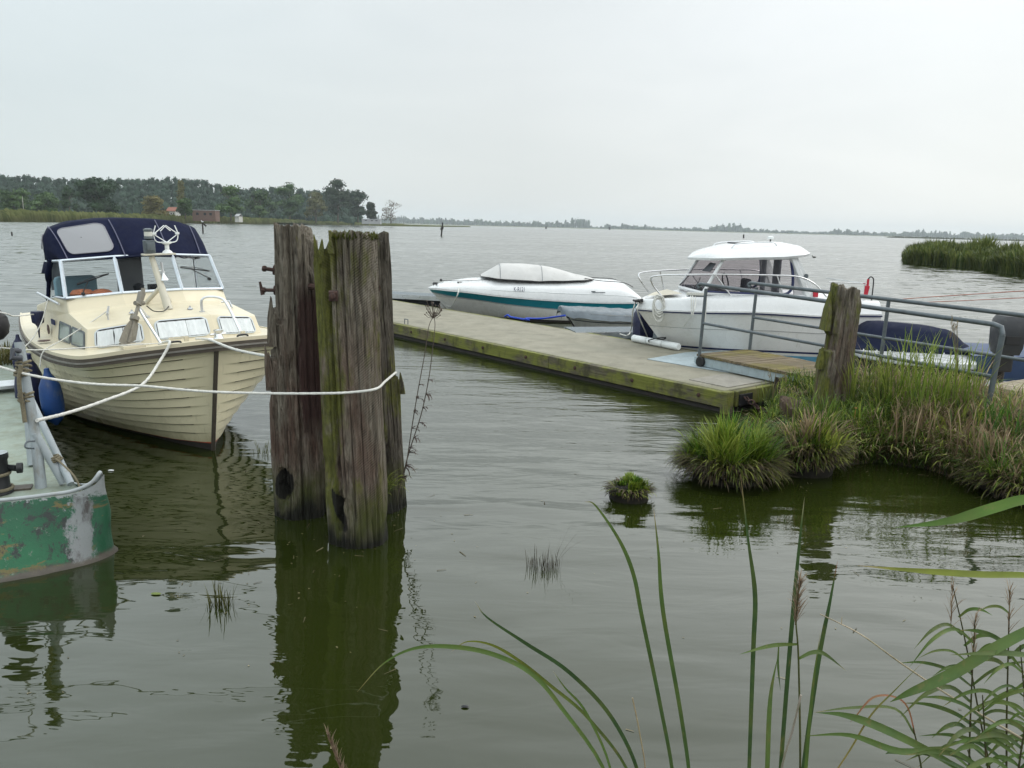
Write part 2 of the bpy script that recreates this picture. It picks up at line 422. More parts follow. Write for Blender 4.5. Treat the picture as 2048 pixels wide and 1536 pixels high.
def barge_paint():
    k = N('peeling_green_paint')
    z = k.sep('Object')
    n1 = k.noise(3.2, (1, 1, 1), 9, .68); n2 = k.noise(11, (1, 1, 1.2), 12, .8, .3); n3 = k.noise(1.6, (1, 1, 2.2), 7, .6)
    g = k.ramp(n3, [(.3, (.004, .060, .028)), (.7, (.008, .115, .047))])
    c = k.mix(k.ramp(n2, [(.60, 0.0), (.62, 1.0)]), g, (.13, .16, .13))          # chipped to primer
    c = k.mix(k.ramp(k.noise(2.4, (.8, .8, 2.6), 11, .74, .3), [(.545, 0.0), (.57, .85)]), c, (.13, .095, .028))   # ochre undercoat
    c = k.mix(k.ramp(k.noise(3.6, (1.2, 1.2, .8), 11, .78, .2), [(.535, 0.0), (.565, .95)]), c, (.018, .022, .022))
    # the stem (local y near 0) is worn to bare grey, its foot rusty
    w = k.math('ADD', z[1], k.math('MULTIPLY', k.math('SUBTRACT', k.noise(6, (1, 1, .7), 10, .78, .2), .5), .34))
    sx = k.math('ADD', z[0], k.math('MULTIPLY', k.math('SUBTRACT', n2, .5), .35))
    st = k.ramp(k.math('ADD', w, .5), [(.335, 0.0), (.355, .95), (.455, .95), (.47, .1)])
    c = k.mix(st, c, k.mix(k.ramp(k.noise(5, (1.6, 1.6, .5), 9, .72), [(.42, 0.0), (.53, 1.0)]), (.075, .066, .066), (.21, .225, .23)))
    up = k.ramp(k.math('ADD', z[2], k.math('MULTIPLY', k.math('SUBTRACT', n2, .5), .30)), [(.418, 0.0), (.432, 1.0)])
    c = k.mix(up, c, k.mix(n2, (.16, .165, .16), (.34, .37, .38)))
    lo = k.ramp(k.math('ADD', z[2], k.math('MULTIPLY', k.math('SUBTRACT', n2, .5), .14)), [(.02, 1.0), (.05, 0.0)])
    c = k.mix(lo, c, k.mix(n2, (.018, .015, .012), (.11, .095, .075)))
    return k.done(c, .45, k.bump(n2, .5, .012))
M['bargepaint'] = barge_paint()
M['bargedeck'] = simple('pale_green_deck', (.225, .27, .225), .6, .2, 3.5, dirt=(.13, .125, .065), dirt_amt=.55, bump=.2, bscale=60)
M['bargegrey'] = simple('chipped_grey_paint', (.31, .35, .37), .5, .14, 5, dirt=(.17, .14, .08), dirt_amt=.22, bump=.15, bscale=40)
M['bargewhite'] = simple('chipped_white_paint', (.34, .37, .38), .5, .1, 6, dirt=(.20, .19, .17), dirt_amt=.4, bump=.4, bscale=25)

# ------------------------------------------------------------------ camera, light, sky
cd = bpy.data.cameras.new('camera'); cam = bpy.data.objects.new('camera', cd); col.objects.link(cam)
cd.sensor_width = 36; cd.lens = 36 * FPX / 2048; cd.clip_start = .05; cd.clip_end = 20000
cam.matrix_world = Matrix((( RT.x, UP.x, -FW.x, 0), (RT.y, UP.y, -FW.y, 0), (RT.z, UP.z, -FW.z, H), (0, 0, 0, 1)))
scene.camera = cam
SUN_EL, SUN_AZ = 42.0, 62.0          # azimuth measured from +Y towards +X: high, ahead and to the right
w = bpy.data.worlds.new('World'); scene.world = w; w.use_nodes = True
nt = w.node_tree; bg = nt.nodes['Background']
def wn(k, **kw):
    x = nt.nodes.new(k)
    for a, b in kw.items(): setattr(x, a, b)
    return x
sky = wn('ShaderNodeTexSky', sky_type='NISHITA'); sky.sun_disc = False
sky.sun_elevation = R(SUN_EL); sky.sun_rotation = R(SUN_AZ); sky.dust_density = 3
tc = wn('ShaderNodeTexCoord')
sp = wn('ShaderNodeSeparateXYZ'); nt.links.new(tc.outputs['Generated'], sp.inputs[0])
def wramp(src, stops):
    x = wn('ShaderNodeValToRGB')
    while len(x.color_ramp.elements) < len(stops): x.color_ramp.elements.new(.5)
    for e, (p, c) in zip(x.color_ramp.elements, stops): e.position = p; e.color = (*c, 1)
    nt.links.new(src, x.inputs[0]); return x.outputs[0]
# overcast: the cloud sheet brightens with height; ramp values are twentieths of the colour wanted (strength is 0.1)
half = wn('ShaderNodeMath', operation='MULTIPLY_ADD'); half.inputs[1].default_value = .5; half.inputs[2].default_value = .5
nt.links.new(sp.outputs['X'], half.inputs[0])
cl = wramp(sp.outputs['Z'], [(0.0, (.418, .427, .415)), (.10, (.418, .432, .428)), (.215, (.430, .448, .452)), (.262, (.440, .458, .462)), (.335, (.84, .87, .865)), (.45, (.90, .93, .935)), (.8, (.90, .92, .925)), (1.0, (.90, .92, .93))])
lr = wramp(half.outputs[0], [(0.0, (.86, .93, .965)), (.27, (.93, .985, 1.0)), (.48, (.985, 1, 1)), (.64, (1, 1, 1)), (.75, (1.0, .992, .98)), (1.0, (1.0, .985, .96))])
lg = wn('ShaderNodeMapRange'); lg.inputs[1].default_value = .5; lg.inputs[2].default_value = .72; lg.inputs[3].default_value = 20.0; lg.inputs[4].default_value = 24.0
nt.links.new(half.outputs[0], lg.inputs[0])
mp = wn('ShaderNodeMapping'); mp.inputs['Scale'].default_value = (1.0, 1.0, 4.2); nt.links.new(tc.outputs['Generated'], mp.inputs[0])
nz = wn('ShaderNodeTexNoise'); nz.inputs['Scale'].default_value = 2.6; nz.inputs['Detail'].default_value = 5; nz.inputs['Roughness'].default_value = .5; nz.inputs['Distortion'].default_value = .6
nt.links.new(mp.outputs[0], nz.inputs['Vector'])
cv = wramp(nz.outputs['Fac'], [(.3, (.93, .94, .945)), (.7, (1.0, 1.0, 1.0))])
def wmul(a, b):
    x = wn('ShaderNodeMix', data_type='RGBA', blend_type='MULTIPLY'); x.inputs[0].default_value = 1
    nt.links.new(a, x.inputs[6]); nt.links.new(b, x.inputs[7]); return x.outputs[2]
cloud = wmul(wmul(cl, lr), cv)
zc = wn('ShaderNodeCombineXYZ')
for i in range(3): nt.links.new(lg.outputs[0], zc.inputs[i])
cloud = wmul(cloud, zc.outputs[0])
mx = wn('ShaderNodeMix', data_type='RGBA'); mx.inputs[0].default_value = .95
nt.links.new(sky.outputs[0], mx.inputs[6]); nt.links.new(cloud, mx.inputs[7])
nt.links.new(mx.outputs[2], bg.inputs['Color']); bg.inputs['Strength'].default_value = .1
sd = bpy.data.lights.new('sun', 'SUN'); so = bpy.data.objects.new('sun', sd); col.objects.link(so)
sd.energy = .7; sd.angle = R(22); sd.color = (1, .96, .90)
sv = Vector((math.sin(R(SUN_AZ)) * math.cos(R(SUN_EL)), math.cos(R(SUN_AZ)) * math.cos(R(SUN_EL)), math.sin(R(SUN_EL))))
so.rotation_euler = sv.to_track_quat('Z', 'Y').to_euler(); so.location = (0, 0, 30)
vs = scene.view_settings; vs.view_transform = 'Standard'; vs.look = 'None'; vs.exposure = 0; vs.gamma = 1
scene.cycles.volume_bounces = 0; scene.cycles.max_bounces = 8; scene.cycles.transparent_max_bounces = 24

# ------------------------------------------------------------------ water
def water_mat():
    k = N('lake_water')
    z = k.sep('World')
    # shelter: calm near the bank and behind the pontoon, wind ripples on the open lake
    far = k.math('ADD', z[1], k.math('MULTIPLY', z[0], .35))
    op = k.ramp(k.math('DIVIDE', far, 60.0), [(.08, 0.0), (.16, .10), (.30, .55), (.6, 1.0)])
    big = k.noise(1.0, (.55, 1.5, 1), 2, .5, .3, 'World', (0, 0, .25))
    med = k.noise(2.6, (.55, 1.7, 1), 3, .55, .4, 'World', (0, 0, -.2))
    rip = k.noise(5.5, (.5, 1.9, 1), 4, .6, .3, 'World', (0, 0, .1))
    wav = k.noise(.85, (.35, 1.5, 1), 4, .6, .5, 'World', (0, 0, .12))
    wind = k.noise(.05, (.4, 1.6, 1), 3, .5, .5, 'World')
    h0 = k.math('ADD', k.math('MULTIPLY', big, .032), k.math('MULTIPLY', med, .0052))
    h1 = k.math('ADD', k.math('MULTIPLY', med, .085), k.math('MULTIPLY', rip, .055))
    h1 = k.math('ADD', h1, k.math('MULTIPLY', wav, .10))
    h1 = k.math('MULTIPLY', h1, k.ramp(wind, [(.35, .6), (.65, 1.15)]))
    h = k.math('ADD', h0, k.math('MULTIPLY', h1, op))
    b = k.n('ShaderNodeBump'); b.inputs['Strength'].default_value = 1.0; b.inputs['Distance'].default_value = 1.0
    k.l(h, b.inputs['Height'])
    # open water: facet slopes straight from noise, so that small waves keep their steepness far out
    def slopes(scale, sc, rot, ax, ay):
        x = k.n('ShaderNodeTexNoise'); x.inputs['Scale'].default_value = scale; x.inputs['Detail'].default_value = 3; x.inputs['Roughness'].default_value = .55; x.inputs['Distortion'].default_value = .4
        k.l(k.coord(sc, 'World', rot), x.inputs['Vector'])
        sp_ = k.n('ShaderNodeSeparateColor'); k.l(x.outputs['Color'], sp_.inputs[0])
        return [k.math('MULTIPLY', k.math('SUBTRACT', sp_.outputs[q], .5), a) for q, a in ((0, ax), (1, ay))]
    a0 = slopes(1.5, (.45, 1.2, 1), (0, 0, .12), .85, .80); a1 = slopes(.33, (.4, 1.1, 1), (0, 0, -.1), .40, .42)
    gust = k.math('MULTIPLY', op, k.ramp(wind, [(.35, .55), (.65, 1.1)]))
    cx_ = k.n('ShaderNodeCombineXYZ'); cx_.inputs[2].default_value = 1.0
    k.l(k.math('MULTIPLY', k.math('ADD', a0[0], a1[0]), gust), cx_.inputs[0])
    # the wind blows towards the near bank: the steep lee faces of the waves look this way
    ly = k.math('MULTIPLY', k.math('ABSOLUTE', k.math('ADD', a0[1], a1[1])), -1.35)
    k.l(k.math('MULTIPLY', k.math('SUBTRACT', ly, .012), gust), cx_.inputs[1])
    nv = k.n('ShaderNodeVectorMath', operation='NORMALIZE'); k.l(cx_.outputs[0], nv.inputs[0])
    mxn = k.n('ShaderNodeMix', data_type='VECTOR'); k.l(k.ramp(op, [(.08, 0.0), (.40, 1.0)]), mxn.inputs[0])
    k.l(b.outputs[0], mxn.inputs[4]); k.l(nv.outputs[0], mxn.inputs[5])
    c = k.ramp(k.noise(.35, (1, 1, 1), 4, .5, 0, 'World'), [(.3, (.0120, .0172, .0026)), (.7, (.0155, .0215, .0038))])
    # sub-pixel wind ripples: smooth in the lee, rougher out on the lake
    rg = k.math('ADD', .02, k.math('MULTIPLY', op, .05))
    k.done(c, rg, mxn.outputs[1], 0, 1.60)
    return k.m
M['water'] = water_mat()
wm = MB(); S = 5200
wm.add([(-S, -20, 0), (S, -20, 0), (S, S, 0), (-S, S, 0)], [(0, 1, 2, 3)])
tag(wm.build('water', M['water']), 'calm green brown lake water rippling further out', 'water', kind='structure')
# ------------------------------------------------------------------ far shores, woods, haze
def pick(c0, c1, rnd=random): t = rnd.random(); return tuple(lerp(a, b, t) for a, b in zip(c0, c1))
def leaf_cloud(m, c, rad, n, size, c0, c1, flat=.7):
    """n small leaf clumps spread through an ellipsoid, denser towards its outside"""
    tint = random.uniform(.82, 1.18)
    for _ in range(n):
        d = Vector((random.gauss(0, 1), random.gauss(0, 1), random.gauss(0, 1))).normalized()
        rr = random.uniform(.55, 1.06) ** .6
        p = Vector(c) + Vector((d.x * rad[0], d.y * rad[1], d.z * rad[2])) * rr
        s = size * random.uniform(.6, 1.4)
        u = Vector((random.gauss(0, 1), random.gauss(0, 1), random.gauss(0, flat))).normalized()
        v = u.orthogonal().normalized(); v = Matrix.Rotation(random.uniform(0, 6.3), 3, u) @ v; w2 = u.cross(v)
        cc = pick(c0, c1); cc = tuple(x * tint for x in cc)
        m.add([p - v * s - w2 * s * .6, p + v * s * .2 - w2 * s, p + v * s + w2 * s * .5, p - v * s * .3 + w2 * s], [(0, 1, 2, 3)], [cc] * 4)
def core(m, c, rad, c0, seg=9, ring=6):
    """rough inner mass of a crown"""
    rings = []
    for i in range(ring + 1):
        a = math.pi * i / ring; rg = []
        for j in range(seg):
            b = 2 * math.pi * j / seg
            q = Vector((math.sin(a) * math.cos(b), math.sin(a) * math.sin(b), -math.cos(a)))
            k = .78 + .3 * noise.noise(q * 2.1 + Vector(c))
            rg.append((c[0] + q.x * rad[0] * k, c[1] + q.y * rad[1] * k, c[2] + q.z * rad[2] * k))
        rings.append(rg)
    m.cur = c0; m.loft(rings); m.cur = (1, 1, 1)
BARK = simple('tree_bark', (.09, .075, .055), .9, .3, 5, bump=.4, bscale=12)
def tree(name, label, px, pbase, Y, wpx, hpx, c0, c1, kind='round', group='trees on the far bank', dens=1.0, airy=False):
    b = aty(px, pbase, Y); s = Y / FPX
    wid, hgt = wpx * s, hpx * s
    t = thing(name, label, 'tree', (b.x, b.y, b.z), group=group)
    tk = MB(); th = hgt * .5
    tk.tube([(0, 0, -1), (0, 0, th * .4), (.02 * wid, 0, th), (.0, 0, hgt * .8)], [hgt * .028, hgt * .022, hgt * .014, hgt * .004], 6)
    for q in range(5):
        a = random.uniform(0, 6.3); l = wid * .32
        tk.tube([(0, 0, th * random.uniform(.5, 1.1)), (math.cos(a) * l, math.sin(a) * l, hgt * random.uniform(.5, .85))], [hgt * .011, hgt * .003], 5)
    tk.build('trunk', BARK, t)
    m = MB(); ls = max(.30, 1.55 * s)
    blobs = []
    if kind == 'poplar':
        for q in range(7): blobs.append(((random.uniform(-.1, .1) * wid, 0, hgt * (.16 + .13 * q)), (wid * .42 * (1 - abs(q - 2.5) / 7), wid * .4, hgt * .13)))
    elif kind == 'tall':
        for q in range(15):
            z = random.uniform(.2, .92); r = .5 * math.sin(math.pi * min(.93, z * .8 + .16))
            a = random.uniform(0, 6.3); d = random.uniform(.1, .75) * r * wid
            blobs.append(((math.cos(a) * d, math.sin(a) * d, hgt * z), (wid * random.uniform(.17, .27), wid * .22, hgt * random.uniform(.09, .15))))
    else:
        for q in range(15):
            z = random.uniform(.14, .86); r = .5 * math.sqrt(max(.05, 1 - ((z - .42) / .56) ** 2))
            a = random.uniform(0, 6.3); d = random.uniform(.15, .75) * r * wid
            blobs.append(((math.cos(a) * d, math.sin(a) * d, hgt * z), (wid * random.uniform(.16, .25), wid * .21, hgt * random.uniform(.11, .18))))
    for c, r in blobs:
        if not airy: core(m, c, tuple(x * .8 for x in r), pick(c0, c1))
        leaf_cloud(m, c, r, int((34 if airy else 70) * dens), ls * (.55 if airy else 1), c0, c1)
    m.build('crown', M['treeleaf'], t)
    return t
# --- peninsula on the left: land sheet from its waterline backwards
WL = [(-420, 437.5), (-200, 440), (0, 443), (200, 444.8), (400, 446.6), (600, 449.2), (800, 452.6), (880, 453.6), (936, 454.2)]
shore = [atz(x, y, 0) for x, y in WL]
k = N('far_meadow'); zz = k.noise(.06, (1, 1, 1), 6, .6, 0, 'World')
M['meadow'] = k.done(k.ramp(zz, [(.3, (.075, .092, .026)), (.7, (.17, .165, .07))]), .9)
land = MB(); back = [Vector((p.x * 1.35 - 40, p.y * 1.45 + 60, 0)) for p in shore]
back[-1] = shore[-1] + Vector((-6, 25, 0)); back[-2] = shore[-2] + Vector((-25, 110, 0)); back[-3] = shore[-3] + Vector((-60, 260, 0))
land.loft([[(p.x, p.y, -.3) for p in shore], [(p.x - .4, p.y + 1.5, .5) for p in shore], [(p.x - 3, p.y + 14, .8) for p in shore], [(p.x, p.y, 1.2) for p in back], [(p.x, p.y + 5, -.3) for p in back]], False)
tag(land.build('far_bank_ground', M['meadow'], smooth=60), 'low grassy spit of land across the water', 'ground', kind='structure')
random.seed(11)
rb = MB()
OL0, OL1 = (.10, .125, .034), (.21, .225, .08)
for a, b in zip(shore[1:], shore[2:]):
    L = (b - a).length; n = int(min(2600, 260 + L * 9))
    for _ in range(n):
        t = random.random(); p = a.lerp(b, t); dn = random.random()
        sc = min(1.0, .25 + (936 - (WL[shore.index(a)][0] + t * 100)) / 700)
        hh = (2.0 + 1.3 * random.random()) * (.8 + .35 * dn) * max(.35, sc)
        p = p + Vector((random.uniform(-1, 1), dn * 13, 0)); ww = random.uniform(.25, .8) * (1 + p.y / 500)
        c = pick(OL0, OL1)
        lx = random.uniform(-.5, .5)
        rb.add([(p.x - ww, p.y, -.1), (p.x + ww, p.y + .3, -.1), (p.x + ww * .7 + lx, p.y + .2, hh * .85), (p.x + lx, p.y, hh), (p.x - ww * .8 + lx, p.y, hh * .8)], [(0, 1, 2, 3, 4)], [(c[0] * .75, c[1] * .7, c[2] * .8)] * 2 + [c] * 3)
tag(rb.build('reed_belt', M['farleaf']), 'olive reed belt fringing the far left bank', 'reeds', kind='stuff')
# --- wooded hill behind: one continuous mass of tops
G0, G1 = (.018, .040, .026), (.036, .068, .042)  # greens of the wood, a lighter bluish haze tint mixed into the colour
PROF = [(-120, 342), (0, 347), (40, 350), (100, 355), (200, 357), (300, 355), (330, 354), (420, 362), (470, 374), (520, 376), (560, 372), (600, 376), (660, 384), (700, 392), (735, 420)]
fm = MB(); random.seed(5)
hill = MB()
for px in range(-140, 724, 6):
    top = interp([(a, b) for a, b in PROF], px)[0]
    Y = 520 + 120 * max(0, (px - 300) / 400)
    s = Y / FPX
    for row in range(5):
        y = Y - row * 22 + random.uniform(-9, 9)
        pt = aty(px + random.uniform(-6, 6), top + row * 12 + random.uniform(-1.0, 6.5), y)
        r = random.uniform(5, 9.5) * s
        if pt.z < 4: continue
        c = (pt.x, pt.y, pt.z - r * .8)
        t0 = random.uniform(.85, 1.12)
        g0, g1 = tuple(v * t0 for v in G0), tuple(v * t0 for v in G1)
        core(fm, c, (r * .9, r * .8, r), pick(g0, g1), 7, 5)
        core(fm, (c[0] + random.uniform(-r, r), c[1], max(2, c[2] - r * 1.5)), (r * 1.1, r * .8, r * 1.7), pick(g0, g1), 7, 4)
        leaf_cloud(fm, c, (r * 1.05, r, r * 1.05), 40, 1.15 * s, g0, g1)
tag(fm.build('wooded_hill', M['treeleaf']), 'dark pine wood along the low hill behind the bank', 'wood', kind='stuff')
hl = MB()
hp = [aty(px, interp(PROF, px)[0] + 66, 560) for px in (-200, 0, 150, 300, 430, 520, 640)]
hl.loft([[(p.x * .86, p.y - 120, .9) for p in hp], [(p.x, p.y, max(1, p.z)) for p in hp], [(p.x * 1.4, p.y + 300, .5) for p in hp]], False)
tag(hl.build('hill', simple('forest_floor', (.022, .032, .014), .9, .3, .05), smooth=80), kind='structure')
# --- single trees on the bank
D0, D1 = (.010, .030, .010), (.030, .066, .020)
B0, B1 = (.028, .062, .018), (.066, .115, .032)
Y0, Y1 = (.10, .098, .034), (.18, .155, .055)
K0, K1 = (.10, .088, .060), (.17, .145, .10)
random.seed(21)
tree('oak_tree', 'broad dark tree left of the small houses, standing alone on the bank', 198, 428, 300, 96, 76, (.006, .022, .007), (.020, .050, .016), dens=1.7)
tree('willow_tree', 'yellowish bushy willow left of the white house', 310, 432, 320, 52, 40, Y0, Y1, dens=1.2)
tree('poplar_tree', 'slim pointed poplar rising behind the round green bush', 364, 428, 340, 22, 62, Y0, (.12, .12, .05), 'poplar')
tree('round_tree', 'small round green tree between the white house and the brick hut', 371, 432, 325, 40, 38, B0, B1, dens=1.2)
tree('leafy_tree', 'small green tree at the left end of the far bank', 28, 426, 290, 74, 46, B0, B1)
tree('leafy_tree', 'second green tree from the left, next to the thin white pole', 92, 427, 305, 66, 42, B0, B1)
tree('conifer_tree', 'dark narrow tree left of the broad dark tree', 140, 428, 330, 34, 52, D0, D1, 'tall')
tree('leafy_tree', 'green tree right of the brick hut with a white house under it', 462, 437, 380, 66, 66, (.030, .070, .018), (.075, .13, .034), 'tall', dens=1.1)
tree('leafy_tree', 'dark green tree in the wood above the mooring piles, right of the white hut', 520, 439, 430, 62, 64, D0, B1, 'tall')
tree('leafy_tree', 'tall leafy tree behind the left mooring pile', 580, 441, 470, 66, 72, (.020, .052, .014), (.060, .11, .030), 'tall')
tree('leafy_tree', 'pale brownish green tree behind the front mooring pile', 632, 442, 480, 46, 60, Y0, (.11, .12, .05), 'tall')
tree('leafy_tree', 'highest tree of the wood, above the front mooring pile', 676, 442, 500, 74, 78, D0, (.045, .062, .034), 'tall', dens=1.3)
tree('leafy_tree', 'grey green tree on the right slope of the wood', 716, 442, 500, 54, 58, G0, (.05, .066, .04), 'tall', dens=1.2)
tree('leafy_tree', 'low dark tree at the right end of the wood', 742, 443, 505, 32, 38, D0, (.045, .06, .03), 'tall')
tree('bare_tree', 'thin grey brown half bare tree at the end of the spit', 782, 444, 520, 42, 43, K0, K1, airy=True, dens=1.4)
# --- small buildings among them
wallw = simple('white_render', (.46, .46, .43), .8, .08, 1); brick = simple('red_brown_brick', (.15, .095, .075), .85, .2, 2); tiles = simple('red_roof_tiles', (.22, .09, .06), .8, .2, 2); felt = simple('grey_roof_felt', (.34, .35, .36), .8, .1, 1); dkwin = simple('dark_window', (.03, .035, .04), .2, .1, 1)
def house(name, label, px, pb, Y, wpx, hpx, wallm, roofm, gable):
    b = aty(px, pb, Y); s = Y / FPX; wd, hh = wpx * s, hpx * s
    t = thing(name, label, 'house', b)
    wl = MB(); wl.box((0, 2.5, hh * .5 - .6), (wd, 5, hh + 1.2)); wl.build('wall', wallm, t)
    rf = MB()
    if gable: rf.plate([(-wd * .55, -.3, hh), (wd * .55, -.3, hh), (wd * .5, 2.5, hh * 1.75), (-wd * .5, 2.5, hh * 1.75)], (0, .05, .15)); rf.plate([(-wd * .55, 5.3, hh), (wd * .55, 5.3, hh), (wd * .5, 2.5, hh * 1.75), (-wd * .5, 2.5, hh * 1.75)], (0, .05, .15)); wl2 = MB()
    else: rf.box((0, 2.5, hh + .12), (wd * 1.04, 5.4, .24))
    rf.build('roof', roofm, t)
    for q in (-.28, .05, .3):
        wi = MB(); wi.box((q * wd, -.02, hh * .55), (wd * .11, .08, hh * .32)); wi.build('window', dkwin, t)
house('white_house', 'small white house with a red tiled roof beside the round tree', 342, 433, 333, 18, 10, wallw, tiles, True)
house('brick_hut', 'flat roofed brick hut on the far bank', 408, 436.5, 335, 45, 15, brick, felt, False)
house('white_hut', 'tiny white house half hidden under the trees', 474, 439, 372, 8, 6, wallw, felt, True)
house('low_shed', 'low flat grey shed left of the half bare tree', 742, 444, 490, 36, 5, felt, felt, False)
pl = MB(); p = aty(47, 420, 280); pl.tube([(p.x, p.y, -.2), (p.x, p.y, p.z + 4.6)], .07, 6)
tag(pl.build('pole', wallw), 'thin pale pole standing in the reeds at far left', 'pole')
# --- opposite shore, kilometres away
fs = MB(); random.seed(9); YF = 2900
FP = [(740, 14), (800, 13), (860, 12), (960, 12), (1010, 10), (1100, 11), (1150, 17), (1176, 16), (1182, 4), (1208, 4), (1212, 10), (1240, 5), (1244, 11), (1290, 9), (1310, 6), (1420, 7), (1436, 12), (1460, 17), (1485, 14), (1510, 7), (1600, 5), (1655, 6), (1672, 12), (1684, 7), (1700, 13), (1720, 8), (1760, 7), (1800, 9), (1836, 13), (1872, 12), (1905, 9), (1935, 13), (1980, 10), (2048, 12), (2200, 12)]
for px in [740 + i * 4.2 for i in range(348)]:
    hz = 452 + (px - 1024) * .0256
    h = interp(FP, px)[0] * random.uniform(.6, 1.25) + .8
    Y = YF + random.uniform(-60, 60); s = Y / FPX
    b = aty(px, hz, Y); r = random.uniform(2.0, 4.0) * s; hh = h * s; FD = (.006, .016, .008)
    core(fs, (b.x, b.y, hh * .45), (r * 1.3, r, hh * .62), pick(FD, D1), 7, 5)
    leaf_cloud(fs, (b.x, b.y, hh * .55), (r * 1.25, r, hh * .5), 14, .85 * s, FD, D1)
tag(fs.build('far_wood', M['treeleaf']), 'hazy line of trees on the opposite shore', 'wood', kind='stuff')
fl = MB(); a = [aty(px, 452 + (px - 1024) * .0256, YF - 130) for px in (500, 1000, 1500, 2000, 2600)]
fl.loft([[(q.x, q.y, -.3) for q in a], [(q.x, q.y + 10, 1.6) for q in a], [(q.x * 1.3, q.y + 900, 4) for q in a], [(q.x * 1.3, q.y + 905, -.3) for q in a]], False)
tag(fl.build('opposite_shore_ground', M['meadow'], smooth=50), kind='structure')
# --- flat reed islets and the nearer reed island on the right
def reeds_mass(name, label, pts, n, h, depth, w0, c0, c1, m, seg=2):
    r = MB()
    for _ in range(n):
        t = random.random() * (len(pts) - 1); i = int(t); p = pts[i].lerp(pts[i + 1], t - i); d = random.random()
        p = p + depth * d
        cl = .80 + .55 * noise.noise(Vector((p.x * .35, p.y * .35, 3.3))) + .25 * noise.noise(Vector((p.x * 1.1, p.y * 1.1, 8)))
        edge = min(1, .45 + t * 2.2)
        c = pick(c0, c1); c = tuple(x * (.75 + .5 * noise.noise(Vector((p.x * .5, p.y * .4, 9)))) for x in c)
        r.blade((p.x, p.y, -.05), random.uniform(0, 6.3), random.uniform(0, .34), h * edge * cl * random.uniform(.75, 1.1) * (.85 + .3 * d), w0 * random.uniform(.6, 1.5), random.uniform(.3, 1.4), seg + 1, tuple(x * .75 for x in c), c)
    return tag(r.build(name, m), label, 'reeds', kind='stuff')
random.seed(31)
ip = [atz(x, y) for x, y in ((1808, 527), (1860, 531), (1930, 536), (1990, 544), (2060, 554), (2160, 570))]
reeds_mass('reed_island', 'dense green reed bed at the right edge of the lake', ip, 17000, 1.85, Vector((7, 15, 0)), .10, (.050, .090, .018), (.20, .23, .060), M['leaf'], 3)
mud = MB(); mud.loft([[(q.x + .8, q.y + .8, -.2) for q in ip], [(q.x + 1.2, q.y + 1.4, .15) for q in ip], [(q.x + 7.5, q.y + 15, .2) for q in ip], [(q.x + 8, q.y + 16, -.2) for q in ip]], False)
soil = simple('dark_wet_soil', (.030, .024, .015), .9, .3, 3, bump=.5, bscale=12); M['soil'] = soil
tag(mud.build('reed_island_ground', soil), kind='structure')
ip2 = [aty(x, 452 + (x - 1024) * .0256 + 3.2, 1050) for x in (1786, 1850, 1910, 1990, 2100)]
ip2 = [Vector((q.x, q.y, 0)) for q in ip2]
reeds_mass('reed_islet', 'thin flat strip of reeds in front of the opposite shore', ip2, 1800, 2.6, Vector((4, 30, 0)), 1.1, (.035, .05, .014), (.09, .10, .03), M['farleaf'])
# --- marker posts, birds
tarred = simple('tarred_wood', (.022, .018, .014), .8, .3, 8)
def marker(px, py, hpx, label, cross, lean=.0, bird=False):
    b = atz(px, py); s = b.y / FPX; hh = hpx * s
    t = thing('marker_post', label, 'post', b, group='marker posts in the lake')
    m = MB(); m.tube([(0, 0, -.5), (lean * hh, 0, hh)], [max(.06, 1.6 * s), max(.05, 1.4 * s)], 8); m.build('shaft', tarred, t)
    if cross == 1:
        for z in (.52, .62): 
            c = MB(); c.box((lean * hh * z, 0, hh * z), (6.5 * s, 2 * s, 2.2 * s), ry=-.35); c.build('crosspiece', tarred, t)
    if cross == 2:
        c = MB(); c.tube([(0, 0, hh * .98), (7 * s, 0, hh * .66)], 1.5 * s, 6); c.build('brace', tarred, t)
marker(882, 472, 26, 'dark leaning marker post with crosspieces right of the piles', 1, .12)
marker(406, 466, 20, 'dark marker post with a slanting brace and a gull on top', 2)
marker(24, 471, 7, 'short stub of a post at the far left edge', 0)
marker(1219, 460, 6, 'tiny distant marker post left of the white cabin boat', 0)
marker(1092, 458, 5, 'tiny distant marker post above the sports boat', 0)
marker(1487, 476, 7, 'small dark marker beside the white cabin roof', 0)
bird_w = simple('gull_plumage', (.62, .63, .64), .8, .15, 9); bird_d = simple('duck_plumage', (.05, .045, .04), .8, .3, 9)
def bird(p, s, m, label, name):
    b = MB()
    b.tube([(-s * 1.1, 0, s * .5), (-s * .6, 0, s * .42), (0, 0, s * .38), (s * .55, 0, s * .5), (s * .75, 0, s * .75), (s * .85, 0, s * 1.0)], [s * .05, s * .25, s * .36, s * .28, s * .15, s * .14], 9)
    b.lathe([(.01, -s * .16), (s * .15, -s * .08), (s * .17, 0), (s * .14, s * .1), (.01, s * .16)], (s * .9, 0, s * 1.08), 9)
    b.tube([(s * 1.02, 0, s * 1.08), (s * 1.3, 0, s * 1.02)], [s * .05, s * .01], 6)
    for q in (-.12, .12): b.tube([(0, q * s, s * .2), (.05 * s, q * s, -.12 * s)], .03 * s, 5)
    o = b.build(name, m, smooth=60, loc=p, rot=(0, 0, 2.6)); tag(o, label, 'bird')
gp = atz(406, 466); bird((gp.x, gp.y, 20 * gp.y / FPX + .03), .27, bird_w, 'white gull standing on the marker post at left', 'gull')
dp = atz(1628, 515); bird((dp.x, dp.y, -.04), .20, bird_d, 'dark duck swimming right of the white cabin boat', 'duck')
